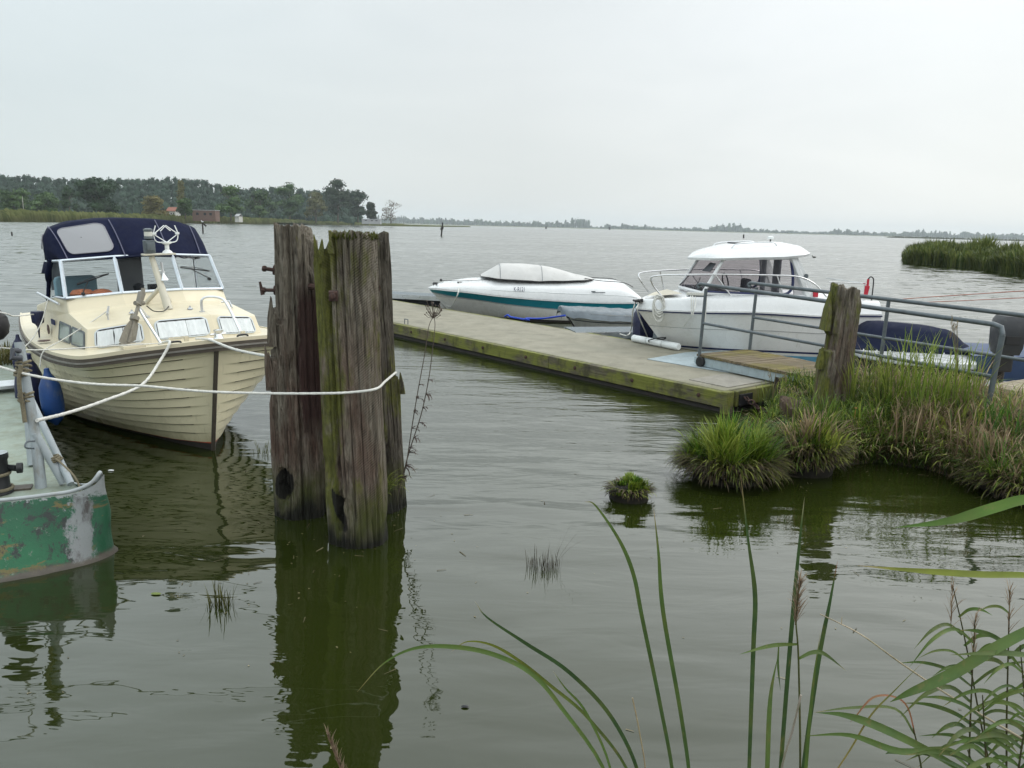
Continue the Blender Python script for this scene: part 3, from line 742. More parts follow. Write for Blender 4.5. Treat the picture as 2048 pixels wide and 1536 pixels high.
# --- air: one closed box of thin haze round everything
hz = N('lake_haze')
pv = hz.n('ShaderNodeVolumePrincipled'); pv.inputs['Density'].default_value = .00017; pv.inputs['Color'].default_value = (.87, .95, 1.0, 1)
hz.t.nodes.remove(hz.p); hz.l(pv.outputs[0], hz.out.inputs['Volume'])
hb = MB(); hb.box((0, 2595, 34), (10440, 5250, 70))
tag(hb.build('haze', hz.m), 'thin pale haze over the lake', 'haze', kind='stuff')
# ------------------------------------------------------------------ mooring piles
def pile(name, label, base, lean, rfun, tfun, mat, zb=-.5, nth=190, nz=170, rough=.020, seed=0, grp='old mooring piles in the water'):
    t = thing(name, label, 'pile', base, group=grp)
    rings = []
    tops = []
    for j in range(nth):
        th = 2 * math.pi * j / nth
        tops.append(tfun(th) + .032 * noise.noise(Vector((math.cos(th) * 4, math.sin(th) * 4, seed))) + .014 * noise.noise(Vector((math.cos(th) * 14, math.sin(th) * 14, seed + 5))))
    def P(th, z, r):
        c, s = math.cos(th), math.sin(th)
        return (c * r + lean[0] * z, s * r + lean[1] * z, z)
    for i in range(nz + 1):
        rg = []
        for j in range(nth):
            th = 2 * math.pi * j / nth; z = zb + (tops[j] - zb) * i / nz
            q = Vector((math.cos(th), math.sin(th), 0))
            r = rfun(th, z)
            r += rough * noise.fractal(Vector((q.x * 3.2, q.y * 3.2, z * .8 + seed)), 1, 2, 4)
            g = noise.noise(Vector((q.x * 9, q.y * 9, z * .35 + seed * 2)))       # vertical checks
            if g > .28: r -= (g - .28) * .06
            g2 = noise.noise(Vector((q.x * 22, q.y * 22, z * .9 + seed)))
            bt = noise.noise(Vector((q.x * 2.4 + seed, q.y * 2.4, z * 2.6 + seed)))
            if bt > .30: r -= (bt - .30) * .075
            r += .005 * g2 + .0065 * noise.noise(Vector((q.x * 46, q.y * 46, z * .7 + seed * 3)))
            g3 = noise.noise(Vector((q.x * 17, q.y * 17, z * .22 + seed * 5)))
            if g3 > .42: r -= (g3 - .42) * .11
            rg.append(P(th, z, r))
        rings.append(rg)
    for f, dz in ((.86, .0), (.6, -.03), (.3, -.05), (.02, -.06)):
        rings.append([(lean[0] * rings[nz][j][2] + (rings[nz][j][0] - lean[0] * rings[nz][j][2]) * f, lean[1] * rings[nz][j][2] + (rings[nz][j][1] - lean[1] * rings[nz][j][2]) * f, lerp(rings[nz][j][2], sum(tops) / nth, 1 - f) + dz * .6 + .03 * noise.noise(Vector((j * .7, f * 9, seed)))) for j in range(nth)])
    m = MB(); m.loft(rings, True, True, True)
    return t, m
def angd(a, b): 
    d = (a - b) % (2 * math.pi); return d - 2 * math.pi if d > math.pi else d
def splinter(m, p, h, w, d, lean=(0, 0)):
    x, y, z = p
    m.loft([[(x - w, y - d, z), (x + w, y - d, z), (x + w, y + d, z), (x - w, y + d, z)],
            [(x - w * .9 + lean[0] * .4, y - d, z + h * .55), (x + w * .6 + lean[0] * .4, y - d, z + h * .5), (x + w * .6 + lean[0] * .4, y + d * .6, z + h * .5), (x - w * .8 + lean[0] * .4, y + d * .6, z + h * .55)],
            [(x - w * .35 + lean[0], y - d * .4, z + h), (x - w * .05 + lean[0], y - d * .4, z + h * .96), (x - w * .05 + lean[0], y, z + h * .96), (x - w * .35 + lean[0], y, z + h)]], True, True, True)
# front pile: flat sawn face towards the camera, a rounder mossy flank on the left with a deep split between
def rF(th, z):
    r = .196
    c, s = math.cos(th), math.sin(th)
    a = angd(th, -math.pi / 2)                       # 0 = straight at the camera
    if -.55 < a < .95: r = min(r, .172 / max(.35, math.cos(a - .12)))     # sawn flat
    if a < -.35: r = .196 + .012 * math.sin(3 * a)
    sp = math.exp(-((a + .50) / .085) ** 2)           # split
    r -= .075 * sp * min(1, max(0, (z - .1) / .5)) 
    r -= .020 * math.exp(-((a - .10 - .03 * math.sin(z * 3)) / .022) ** 2) * (1 if z > .2 else 0)
    r -= .035 * math.exp(-((a + .22) / .05) ** 2) * max(0, min(1, (z - 1.62) * 3))
    r -= .030 * math.exp(-((a - .34) / .04) ** 2) * max(0, min(1, (z - 1.75) * 4))
    hz_ = (z - .27) / .15; ha = (a + .50 - .35 * (z - .27)) / (.15 + .05 * math.sin(z * 40))
    hole = max(0, 1 - (hz_ * hz_) ** 2 - (ha * ha) ** 2)
    r -= .13 * min(1, hole * 2.5)
    jt = .03 * math.sin(a * 23) + .02 * math.sin(a * 51)
    if -2.7 < a < -.60 and z > 1.955 + jt: r = min(r, .105)
    if -.62 < a < -.50 and z > 1.72: r -= .05
    return r + .006 * max(0, z - 1.4)
def tF(th):
    a = angd(th, -math.pi / 2)
    z = 2.135
    if -2.0 < a < -.66: z = 1.965 + .055 * math.sin(a * 17) + .03 * math.sin(a * 41)
    if -.66 <= a < -.44: z = 1.80 + .5 * abs(a + .55)
    if .28 < a < .36: z = 2.05
    if a > 1.15 or a < -2.6: z = 2.09
    return z
fp, fm_ = pile('mooring_pile', 'front mooring pile with sawn herringbone face and mossy top', (-1.052, 5.31, 0), (-.034, 0, 0), rF, tF, M['pileA'], seed=1.0)
for (x, y, z, h, wd, l) in ((-.20, -.03, 1.90, .22, .018, -.02), (-.16, -.10, 1.93, .16, .022, .01), (.17, -.08, 1.82, .17, .016, .03), (-.08, -.17, 2.0, .10, .02, 0)):
    splinter(fm_, (x - .04, y, z), h, wd, .015, (l, 0))
fm_.build('shaft', M['pileA'], fp, smooth=42)
mo = MB(); random.seed(3)
MG0, MG1 = (.045, .055, .008), (.13, .135, .025)
for _ in range(900):
    a = random.uniform(0, 6.3); r = .19 * math.sqrt(random.random()); x, y = r * math.cos(a) - .045, r * math.sin(a)
    if x < -.125: continue
    mo.blade((x, y, 2.085 + .02 * random.random()), random.uniform(0, 6.3), random.uniform(.1, .9), random.uniform(.02, .055), .012, 1.0, 2, MG0, pick(MG0, MG1))
mo.build('moss', M['leaf'], fp)
def bolt(parent, p, d, L, r=.02, washer=True, name='bolt', head=True):
    b = MB(); p = Vector(p); d = Vector(d).normalized()
    b.tube([p - d * .06, p + d * L], r, 8)
    if head:
        b.tube([p + d * (L - .005), p + d * (L + .010), p + d * (L + .022)], [r * 1.6, r * 1.8, r * 1.3], 6)
    if washer: b.tube([p + d * .005, p + d * .018], r * 2.6, 8)
    return b.build(name, M['rust'], parent, smooth=40)
fb = MB(); fb.box((-.105, -.205, 1.735), (.058, .05, .062), rz=.2, rx=.15); fb.lathe([(.02, -.01), (.024, .0), (.018, .02), (.005, .024)], (-.105, -.232, 1.735), 8, 'Y')
fb.build('bolt', M['rust'], fp, bevel=.006)
# left pile: outer shell broken away in steps on its left side
def rL(th, z):
    a = angd(th, math.pi)                             # 0 = left side
    r = .188
    k = max(0, math.cos(a))
    jag = .05 * noise.noise(Vector((th * 5, z * 3, 4.4)))
    if z > 1.47 + jag * 3: r -= .066 * k ** .7 * min(1, (z - 1.47 - jag * 3) / .03)
    elif z > 1.14 + jag * 4: r -= .030 * k ** .5
    if z < 1.16: r += .018 * k * min(1, (1.16 - z) * 4)
    b = angd(th, -math.pi / 2)
    r -= .03 * math.exp(-((b - .1) / .1) ** 2) * max(0, min(1, (z - .8)))
    hq = max(0, 1 - ((z - .27) / .13) ** 4 - ((b + .50) / (.22 + .06 * math.sin(z * 35))) ** 4); r -= .11 * min(1, hq * 2.5)
    r -= .03 * max(0, math.cos(th)) * max(0, (z - 1.2))
    return r
lp, lm = pile('mooring_pile', 'left mooring pile with broken shell and rusty bolts sticking out', (-1.585, 5.83, 0), (-.012, 0, 0), rL, lambda th: 2.165 - (.07 if abs(angd(th, -.5)) < .3 else 0) - (.04 if abs(angd(th, -1.9)) < .12 else 0) - .12 * max(0, math.cos(th)) ** 3, M['pileB'], seed=6.0)
for (x, y, z, h, wd, l) in ((-.180, -.06, 1.32, .34, .030, .012), (-.150, -.12, 1.30, .24, .030, .02), (-.205, -.05, .96, .34, .028, -.022), (-.18, -.11, 1.0, .26, .030, -.004), (.155, -.1, 1.78, .20, .012, -.10)):
    splinter(lm, (x, y, z), h, wd, .016, (l, 0))
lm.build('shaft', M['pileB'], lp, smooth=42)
bolt(lp, (-.145, -.02, 1.845), (-1, -.1, .12), .075, .014)
bo = bolt(lp, (-.145, -.02, 1.70), (-1, -.1, .0), .085, .013)
pin = MB(); pin.tube([(-.243, -.03, 1.665), (-.262, -.03, 1.76)], [.016, .008], 6); pin.build('pin', M['rust'], bo)
bolt(lp, (.15, -.12, 1.74), (1, -.3, 0), .02, .022, False)
# right rear pile
def rR(th, z):
    a = angd(th, 0.0); r = .185
    k = max(0, math.cos(a)) ** .6
    if z < 1.03 + .05 * noise.noise(Vector((th * 6, 0, 1))): r += .030 * k
    b = angd(th, -.9)
    r -= .06 * math.exp(-(b / .16) ** 2) * math.exp(-((z - .42) / .14) ** 2)
    r -= .02 * math.exp(-((a + .45) / .08) ** 2)
    return r
rp, rm = pile('mooring_pile', 'rear right mooring pile, dark and mossy behind the front one', (-1.035, 6.00, 0), (-.050, 0, 0), rR, lambda th: 2.10 + (.03 if abs(angd(th, .0)) < .25 else 0) - (.05 if abs(angd(th, -.5)) < .2 else 0), M['pileC'], seed=12.0)
for (x, y, z, h, wd, l) in ((.196, -.03, .92, .17, .022, -.01), (.09, -.06, 1.93, .20, .010, .015)):
    splinter(rm, (x, y, z), h, wd, .02, (l, 0))
rm.build('shaft', M['pileC'], rp, smooth=42)
bolt(rp, (.005, -.19, 1.735), (.3, -1, 0), .02, .022)
# ------------------------------------------------------------------ pontoon
DK = .27
po = thing('pontoon', 'long concrete floating pontoon edged with mossy timber', 'pontoon', (2.62, 9.62, 0), math.atan2(-.772, .635))
LEN, WID = 12.8, 2.42
b = MB(); b.box((-LEN / 2, WID / 2, (DK - .6) / 2), (LEN - .08, WID - .08, DK + .6)); b.build('deck', M['concrete'], po, bevel=.012)
seg = 3.2
for i in range(4):
    b = MB(); b.box((-seg * (i + .5), -.002, DK - .105), (seg - .008, .09, .195)); b.build('fascia_board', M['mossboard'], po, bevel=.008)
for i in range(4):
    b = MB(); b.box((-seg * (i + .5), WID + .002, DK - .10), (seg - .008, .09, .195)); b.build('fascia_board', M['mossboard'], po, bevel=.008)
b = MB(); b.box((.03, WID / 2 + .06, DK - .105), (.09, WID - .2, .195)); b.build('end_board', M['mossboard'], po, bevel=.008)
b = MB(); b.box((.032, .02, DK - .16), (.10, .14, .33)); b.build('corner_post', M['mossboard'], po, bevel=.012)
b = MB(); b.box((-LEN / 2, .03, DK - .33), (LEN - .06, .05, .22)); b.box((.0, WID / 2, DK - .33), (.05, WID - .3, .22)); b.build('lower_beam', M['darkbottom'], po)
for i in range(11):
    b = MB(); x = -.35 - i * 1.13; b.lathe([(.028, .0), (.028, -.010), (.014, -.012), (.014, -.022), (.004, -.024)], (x, -.046, DK - .10), 10, 'Y'); b.build('fascia_bolt', M['rust'], po)
b = MB(); b.box((-.42, .62, DK + .004), (.62, .78, .012)); b.build('repair_patch', simple('worn_grey_slab', (.245, .232, .20), .85, .18, 6, dirt=(.15, .14, .11), dirt_amt=.4), po)
b = MB()
for (x, y) in ((-7.55, .10),):
    b.tube(smooth_line([(x - .06, y, DK - .01), (x - .06, y, DK + .085), (x - .05, y, DK + .095), (x + .05, y, DK + .095), (x + .06, y, DK + .085), (x + .06, y, DK - .01)], 3), .009, 7)
b.build('mooring_staple', M['galv'], po, smooth=60)
b = MB(); b.box((.085, .33, DK - .12), (.03, .26, .14)); b.build('end_recess', M['blackline'], po)
sh = MB()
for k_ in range(5):
    c = Vector((.12 + .05 * k_, .30 + .035 * k_, DK - .10 - .045 * k_)); ax = k_ % 2
    pts = []
    for q in range(13):
        a = 2 * math.pi * q / 12; u, v = .05 * math.cos(a), .028 * math.sin(a)
        pts.append(c + (Vector((u, 0, v)) if ax else Vector((u * .8, v, -u * .6))))
    sh.tube(pts, .010, 6, False)
sh.build('mooring_chain', M['rust'], po, smooth=60)
# ------------------------------------------------------------------ gangway
ga = thing('gangway', 'sloping gangway with mossy planks and grey tube railings', 'gangway', (2.72, 11.4, 0), math.atan2(-.849, .529))
GZ0, GZ1, GL, GW = .455, .45, 5.0, 1.02
def gz(x): return GZ0 + (GZ1 - GZ0) * x / GL
random.seed(4)
b = MB(); n = 66
for i in range(n):
    x = -.06 + (i + .5) * (GL / n); tcol = random.uniform(.72, 1.15); b.cur = (tcol, tcol * random.uniform(.94, 1.0), tcol * .95)
    b.box((x, GW / 2, gz(x) - .018 + random.uniform(-.003, .003)), (GL / n - .007, GW + .05, .036))
b.build('deck_boards', M['gangplank'], ga)
for y in (.03, GW - .03):
    b = MB(); b.box((GL / 2, y - .01, GZ0 - .105), (GL, .05, .125)); b.build('side_beam', M['galvlight'], ga, bevel=.006)
for y in (-.01, GW + .01):
    fr = MB(); z0 = gz(0)
    fr.tube([(-.02, y, z0 - .12), (.02, y, 1.40)], .024, 10); fr.build('railing_post', M['galv'], ga, smooth=60)
    fr = MB(); fr.tube([(2.14, y, z0 - .12), (2.16, y, 1.39)], .024, 10)
    if y > .5: fr.build('railing_post', M['galv'], ga, smooth=60)
    fr = MB(); fr.tube([(4.03, y, -.05 if y < .5 else z0 - .12), (4.10, y, 1.26)] if y < .5 else [(4.6, y, z0 - .1), (4.6, y, 1.38)], .027, 10); fr.build('railing_post', M['galv'], ga, smooth=60)
    fr = MB()
    pts = [(-.10, y, 1.395), (-.14, y, 1.425), (-.10, y, 1.455), (-.02, y, 1.455)]
    pts += [(4.0, y, 1.355), (4.08, y, 1.335), (4.10, y, 1.26)] if y < .5 else [(6.5, y, 1.33)]
    fr.tube(smooth_line(pts[:4], 4) + [Vector(q) for q in pts[4:]], .026, 10); fr.build('handrail', M['galv'], ga, smooth=60)
    fr = MB(); fr.tube([(0, y, .905), (4.06, y, .83)] if y < .5 else [(0, y, .95), (6.5, y, .86)], .020, 10); fr.build('mid_rail', M['galv'], ga, smooth=60)
for y in (.02, GW - .02):
    b = MB(); b.plate([(-.11, y - .035, GZ0 - .05), (.05, y - .035, GZ0 - .05), (.05, y - .035, GZ0 - .15), (-.05, y - .035, GZ0 - .18), (-.11, y - .035, GZ0 - .13)], (0, .012, 0)); b.build('wheel_bracket', M['galvlight'], ga)
    b = MB(); b.lathe([(.01, -.025), (.068, -.025), (.077, -.015), (.077, .015), (.068, .025), (.01, .025)], (.03, y - (.05 if y < .5 else -.05), DK + .079), 18, 'Y'); b.build('wheel', M['rubber'], ga, smooth=40)
sl = MB(); pA = atz(1294, 719, DK); 
q = [atz(1294, 719, DK), atz(1405, 738, DK), atz(1500, 752, DK), atz(1490, 700, DK), atz(1405, 704, DK), atz(1370, 706, DK)]
sl.plate([(v.x, v.y, DK + .003) for v in q], (0, 0, .007))
tag(sl.build('steel_plate', M['galvlight']), 'flat pale steel plate lying on the pontoon under the gangway wheels', 'plate')
# ------------------------------------------------------------------ boardwalk on the right
bw = thing('boardwalk', 'bleached plank boardwalk at the right edge behind the railing', 'boardwalk', (2.72, 11.4, 0), math.atan2(-.849, .529))
b = MB(); random.seed(8)
for i in range(34):
    y = 1.36 + i * .105; tcol = random.uniform(.75, 1.1); b.cur = (tcol, tcol, tcol * .97)
    b.box((6.1, y, .47 + random.uniform(-.003, .003)), (5.6, .096, .04))
b.build('boards', M['pierplank'], bw)
b = MB(); b.box((6.1, 1.42, .37), (5.6, .08, .15)); b.box((6.1, 4.75, .37), (5.6, .08, .15)); b.box((3.36, 3.1, .37), (.08, 3.3, .15)); b.build('edge_beam', M['gangplank'], bw)
for (x, y) in ((3.5, 1.6), (3.5, 4.5), (6.5, 1.6), (6.5, 4.5)):
    b = MB(); b.tube([(x, y, -.6), (x, y, .34)], .08, 10); b.build('support_post', M['postwood'], bw, smooth=60)
# ------------------------------------------------------------------ boat helpers
def boat(name, label, cat, O, th, heel=0.0, group=None):
    return thing(name, label, cat, O, math.pi + R(th), group, R(heel))
def sect(S, W, t):
    """sheer and waterline points at station parameter t (0..1), S/W lists of 3-tuples along one side"""
    f = t * (len(S) - 1)
    return f
class Hull:
    """S = sheer points, W = waterline points (z=0), one side, bow to stern"""
    def __init__(self, S, W, keel=-.32, flare=.85, sub=5):
        self.S = smooth_line(S, sub); self.W = smooth_line([(x, y, 0) for x, y in W], sub)
        self.n = len(self.S); self.keel = keel; self.flare = flare
        self.nrm = []
        for i in range(self.n):
            d = self.S[min(i + 1, self.n - 1)] - self.S[max(0, i - 1)]
            v = Vector((-d.y, d.x, 0))
            if v.length < 1e-6: v = Vector((1, 0, 0))
            v.normalize()
            if v.x < 0 and i > 2: v = -v
            if i == 0: v = Vector((.2, .98, 0))
            self.nrm.append(v)
    def pt(self, i, u):
        """u=1 sheer, u=0 waterline, u=-1 keel"""
        s, w = self.S[i], self.W[i]
        if u >= 0:
            g = u ** self.flare
            return Vector((lerp(w.x, s.x, g), lerp(w.y, s.y, u), s.z * u))
        a = -u
        return Vector((w.x * math.sqrt(max(0, 1 - a * a)), lerp(w.y, w.y - .1 if i < 3 else w.y, a), self.keel * a * min(1, .25 + i * .06)))
    def side(self, sg, us, offs=None):
        rows = []
        for k_, u in enumerate(us):
            row = []
            for i in range(self.n):
                p = self.pt(i, u)
                if offs:
                    fd = min(1, max(0, (i - 1) / 4)); p = p + self.nrm[i] * offs[k_] * fd
                row.append((p.x * sg, p.y, p.z))
            rows.append(row)
        return rows
    def skin(self, m, us, offs=None, stern=True):
        for sg in (1, -1):
            m.loft(self.side(sg, us, offs), False, flip=(sg > 0))
        if stern:
            r = [self.pt(self.n - 1, u) for u in us]
            poly = [(p.x, p.y, p.z) for p in r] + [(-p.x, p.y, p.z) for p in r[::-1]]
            m.add(poly, [tuple(range(len(poly)))])
        return m
    def path(self, u=1.0, dz=0.0, out=0.0):
        """stern starboard -> bow -> stern port"""
        a = [self.pt(i, u) + self.nrm[i] * out + Vector((0, 0, dz)) for i in range(self.n)]
        b = [Vector((-p.x, p.y, p.z)) for p in a[1:]]
        return a[::-1] + b
    def rail(self, m, u, h, t, dz=0.0):
        """rubbing strake: flat bar h high, t proud, following the side"""
        a0, a1 = self.path(u, dz - h / 2, -.005), self.path(u, dz - h / 2, t)
        b1, b0 = self.path(u, dz + h / 2, t), self.path(u, dz + h / 2, -.005)
        m.loft([[a0[i], a1[i], b1[i], b0[i]] for i in range(len(a0))], True, True, True)
        return m
    def deck(self, m, dz=0.0, camber=.03, cols=6, inset=0.0, i0=0, i1=None):
        rows = []
        for i in range(i0, i1 or self.n):
            s = self.S[i]; x0 = max(.005, s.x - inset)
            rows.append([(lerp(x0, -x0, c / cols), s.y, s.z + dz + camber * (1 - (2 * c / cols - 1) ** 2) * min(1, x0 * 2)) for c in range(cols + 1)])
        return m.loft(rows, False, flip=True)
def bil(q, u, v):
    bl, br, tr, tl = [Vector(p) for p in q]
    return (bl * (1 - u) + br * u) * (1 - v) + (tl * (1 - u) + tr * u) * v
def rrect(q, u0, u1, v0, v1, r, n=5):
    """rounded rectangle in the bilinear patch q; r as fraction of v-range"""
    ru, rv = r * (u1 - u0) * .6, r * (v1 - v0)
    pts = []
    for cu, cv, a0 in ((u1 - ru, v1 - rv, 0), (u0 + ru, v1 - rv, 90), (u0 + ru, v0 + rv, 180), (u1 - ru, v0 + rv, 270)):
        for k_ in range(n):
            a = R(a0 + 90 * k_ / (n - 1)); pts.append(bil(q, cu + ru * math.cos(a), cv + rv * math.sin(a)))
    return pts
def qnorm(q):
    bl, br, tr, tl = [Vector(p) for p in q]; return (br - bl).cross(tl - bl).normalized()
def quadwin(parent, q, u0, u1, v0, v1, fr, fm, pm, r=.25, out=.010, name='window', curtain=None, pane='pane'):
    nrm = qnorm(q); o = rrect(q, u0, u1, v0, v1, r); du, dv = fr * (u1 - u0), fr * (v1 - v0) * 1.5
    inn = rrect(q, u0 + du, u1 - du, v0 + dv, v1 - dv, r * .8); n = len(o)
    m = MB()
    m.loft([[p - nrm * .004 for p in o], [p + nrm * out for p in o], [p + nrm * (out + .003) for p in inn], [p - nrm * .002 for p in inn]])
    w = m.build(name, fm, parent, smooth=40)
    g = MB(); g.plate([p + nrm * .003 for p in inn], nrm * .003); g.build(pane, pm, w)
    return w

# ------------------------------------------------------------------ cream cabin boat
cb = boat('cabin_boat', 'cream cabin cruiser with navy canopy, moored bow first at left', 'boat', (-2.88, 7.44, 0), 40.2, 1.78, 'boats moored at the pontoon')
S = [(.012, .34, 1.075), (.36, .215, 1.05), (.70, .09, 1.02), (.93, -.05, .985), (1.035, -.26, .955), (1.10, -.75, .925), (1.115, -1.3, .90), (1.085, -2.2, .87), (.99, -3.2, .85), (.86, -4.2, .84), (.72, -5.1, .84)]
W = [(.006, 0), (.10, -.20), (.20, -.45), (.31, -.80), (.43, -1.15), (.58, -1.6), (.76, -2.3), (.84, -3.0), (.84, -3.8), (.76, -4.4), (.66, -5.0)]
hu = Hull(S, W, -.30, .86)
m = MB(); us, of = [], []
np_ = 10
for i in range(np_):
    a, b_ = .075 + (1 - .075) * i / np_, .075 + (1 - .075) * (i + 1) / np_
    us += [a, a + .0005, b_]; of += [-.010, .016, -.010]
hu.skin(m, us, of); m.build('hull', M['creamhull'], cb, smooth=24)
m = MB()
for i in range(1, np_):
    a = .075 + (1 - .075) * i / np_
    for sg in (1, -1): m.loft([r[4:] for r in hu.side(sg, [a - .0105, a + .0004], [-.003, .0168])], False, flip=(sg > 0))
m.build('lap_shadow', simple('dark_lap_shadow', (.10, .085, .055), .8, .2, 6), cb)  # ledge shadow put in as dark strips under the plank laps
m = MB(); hu.skin(m, [-1, -.8, -.5, -.2, 0, .068]); m.build('hull_bottom', M['darkbottom'], cb, smooth=50)
m = MB(); hu.rail(m, .072, .012, .004); m.build('boot_line', M['redline'], cb)
m = MB(); hu.rail(m, .985, .075, .030); m.build('rub_rail', M['rubrail'], cb, smooth=40)
m = MB(); hu.rail(m, .985, .016, .036, 0.0); m.build('rub_rail_insert', simple('grey_rail_insert', (.20, .19, .17), .5, .2, 12), cb, smooth=40)
m = MB(); hu.rail(m, 1.0, .05, .012, .03); m.build('gunwale', M['cream'], cb, smooth=40)
m = MB(); hu.deck(m, .045, .015); m.build('deck', M['cream'], cb, smooth=50)
st = MB(); pts = [hu.pt(0, u) + Vector((0, .012, 0)) for u in (.0, .2, .4, .6, .8, .96)]; pts = [hu.pt(0, -.3) + Vector((0, .01, 0))] + pts
st.tube(pts, .022, 6); st.build('stem_band', M['rubrail'], cb, smooth=50)
# cabin trunk: rings of eight points, starboard aft -> bow -> port aft
def mir(r): return [Vector(p) for p in r] + [Vector((-p[0], p[1], p[2])) for p in r[::-1]]
c0 = mir([(.84, -3.3, .86), (.885, -2.0, .885), (.862, -.70, .945), (.315, -.545, .99)])
c1 = mir([(.81, -3.3, 1.13), (.835, -2.0, 1.175), (.823, -.785, 1.168), (.307, -.665, 1.232)])
c2 = mir([(.81, -3.3, 1.15), (.84, -2.0, 1.225), (.815, -1.54, 1.245), (.306, -1.39, 1.300)])
c3 = mir([(.80, -3.3, 1.17), (.825, -2.0, 1.37), (.808, -1.637, 1.382), (.306, -1.486, 1.418)])
m = MB(); m.loft([c0, c1, c2, c3], False, flip=True); m.build('cabin', M['cream'], cb, bevel=.014)
m = MB(); m.add([(.83, -1.6, 1.375), (-.83, -1.6, 1.375), (-.83, -2.0, 1.36), (.83, -2.0, 1.36)], [(0, 1, 2, 3)]); m.box((0, -2.35, 1.0), (1.6, .04, .7)); m.box((0, -2.7, .80), (1.5, 1.2, .04)); m.build('dashboard', M['dash'], cb)
# forward windows: three in front, two pairs in the sides
fq = {'s': (c0[2], c0[3], c1[3], c1[2]), 'c': (c0[3], c0[4], c1[4], c1[3]), 'p': (c0[4], c0[5], c1[5], c1[4])}
GW_ = simple('window_surround', (.50, .55, .58), .35, .08, 9)
for key, (u0, u1, v0, v1) in (('s', (.12, .90, .16, .92)), ('c', (.08, .92, .16, .92)), ('p', (.10, .88, .16, .92))):
    w_ = quadwin(cb, fq[key], u0, u1, v0, v1, .035, GW_, M['blackline'], .24, .010)
    cu = MB(); q = fq[key]; nrm = qnorm(q); o1 = rrect(q, u0 + .05, u1 - .05, v0 + .07, v1 - .10, .3)
    pts0, pts1 = [], []
    for k_ in range(33):
        u = u0 + .042 + (u1 - u0 - .084) * k_ / 32; wv = .0028 * math.sin(k_ * 1.9) + .0025 * math.sin(k_ * .83 + 1)
        pts0.append(bil(q, u, v0 + .06) + nrm * (.0105 + wv)); pts1.append(bil(q, u, v1 - .095) + nrm * (.0105 + wv))
    cu.loft([pts0, pts1], False); cu.build('curtain', M['curtain'], w_, smooth=179)
for sg in (1, -1):
    q = (c0[1] if sg > 0 else c0[6], c0[2] if sg > 0 else c0[5], c1[2] if sg > 0 else c1[5], c1[1] if sg > 0 else c1[6])
    if sg < 0: q = (q[1], q[0], q[3], q[2])
    for (u0, u1) in (((.10, .50), (.53, .95)) if sg > 0 else ((.05, .47), (.50, .90))):
        quadwin(cb, q, u0, u1, .16, .86, .07, M['galv'], simple('pale_green_pane', (.24, .29, .26), .12, .2, 5), .12, .008)
# windscreen
s0 = [Vector(p) + Vector((0, 0, .004)) for p in c3]
s1 = mir([(.79, -2.5, 1.72), (.79, -2.2, 1.735), (.769, -1.879, 1.755), (.294, -1.694, 1.79)])
s0[0] = Vector((.82, -2.55, 1.30)); s0[7] = Vector((-.82, -2.55, 1.30))
ws = MB()
for a in (2, 3, 4, 5): ws.tube([s0[a], s1[a]], .020, 4)
for a in (0, 7): ws.tube([s0[a], s1[a]], .012, 4)
ws.tube([s0[2], s0[3], s0[4], s0[5]], .017, 4); ws.tube([s1[i] for i in range(8)], .014, 4); ws.tube([s0[i] for i in (0, 1, 2)], .010, 4); ws.tube([s0[i] for i in (7, 6, 5)], .010, 4)
wf = ws.build('windscreen_frame', simple('pale_screen_frame', (.60, .66, .72), .35, .08, 8, metal=.3), cb)
for a in ((0, 1), (1, 2), (2, 3), (3, 4), (4, 5), (5, 6), (6, 7)):
    g = MB(); i, j = a; nn = qnorm((s0[i], s0[j], s1[j], s1[i])) * .004
    g.plate([s0[i], s0[j], s1[j], s1[i]], nn); g.build('windscreen_pane', M['glass'], wf)
def wiper(a, b_, c):
    w_ = MB(); w_.tube([a, b_], .007, 5); w_.tube([a + Vector((0, .01, .012)), a.lerp(b_, .5) + Vector((0, .01, .022)), b_ + Vector((0, .01, .004))], .004, 4); w_.tube([a.lerp(b_, .35), c], .006, 5); w_.lathe([(.012, 0), (.02, .008), (.018, .03), (.004, .034)], c - Vector((0, .0, .01)), 8, 'Y')
    w_.build('wiper', M['hardware'], cb)
def onscr(i, j, u, v): return bil((s0[i], s0[j], s1[j], s1[i]), u, v) + Vector((0, .02, .012))
wiper(onscr(2, 3, .22, .30), onscr(2, 3, .82, .52), onscr(2, 3, .30, .08)); wiper(onscr(4, 5, .10, .60), onscr(4, 5, .80, .50), onscr(4, 5, .72, .30))
# canopy
def arch(t):
    """t 0..1 from starboard hem over the top to port hem -> (x, z)"""
    tab = [(0, .80, 1.69), (.07, .825, 1.84), (.14, .82, 1.97), (.21, .76, 2.075), (.31, .56, 2.145), (.42, .22, 2.18), (.5, 0, 2.185), (.58, -.22, 2.18), (.69, -.56, 2.145), (.79, -.80, 2.07), (.86, -.855, 1.96), (.93, -.85, 1.83), (1, -.83, 1.69)]
    return interp(tab, t)
def canopy(t, v):
    """v 0 = front hem along the windscreen top, .30 = ridge, 1 = aft hem"""
    x, z = arch(t)
    k = min(1, abs(x) / .8)
    front = Vector((x * .93 if abs(x) < .79 else x * .90, -1.665 - .05 * k - .20 * max(0, k - .35) / .65, 1.795 - .045 * k))
    if abs(x) > .76 and z < 1.9: front = Vector((x * .92, -1.9 - (2.0 - z) * .3, 1.755 - .02 * (1.9 - z)))
    if v < .28:
        f = v / .28; full = Vector((x, -2.18 - .22 * k * k, z)); p = front.lerp(full, f)
        p.z += .035 * math.sin(math.pi * f) * (1 - .3 * k); return p
    f = (v - .28) / .72
    y = lerp(-2.18 - .22 * k * k, -3.15, f); x *= 1 - .16 * f
    dz = .012 * math.sin(f * math.pi * 3) ** 2
    if f > .8: z = lerp(z, max(1.70, z - .25), ((f - .8) / .2) ** 1.5)
    return Vector((x, y, z - dz))
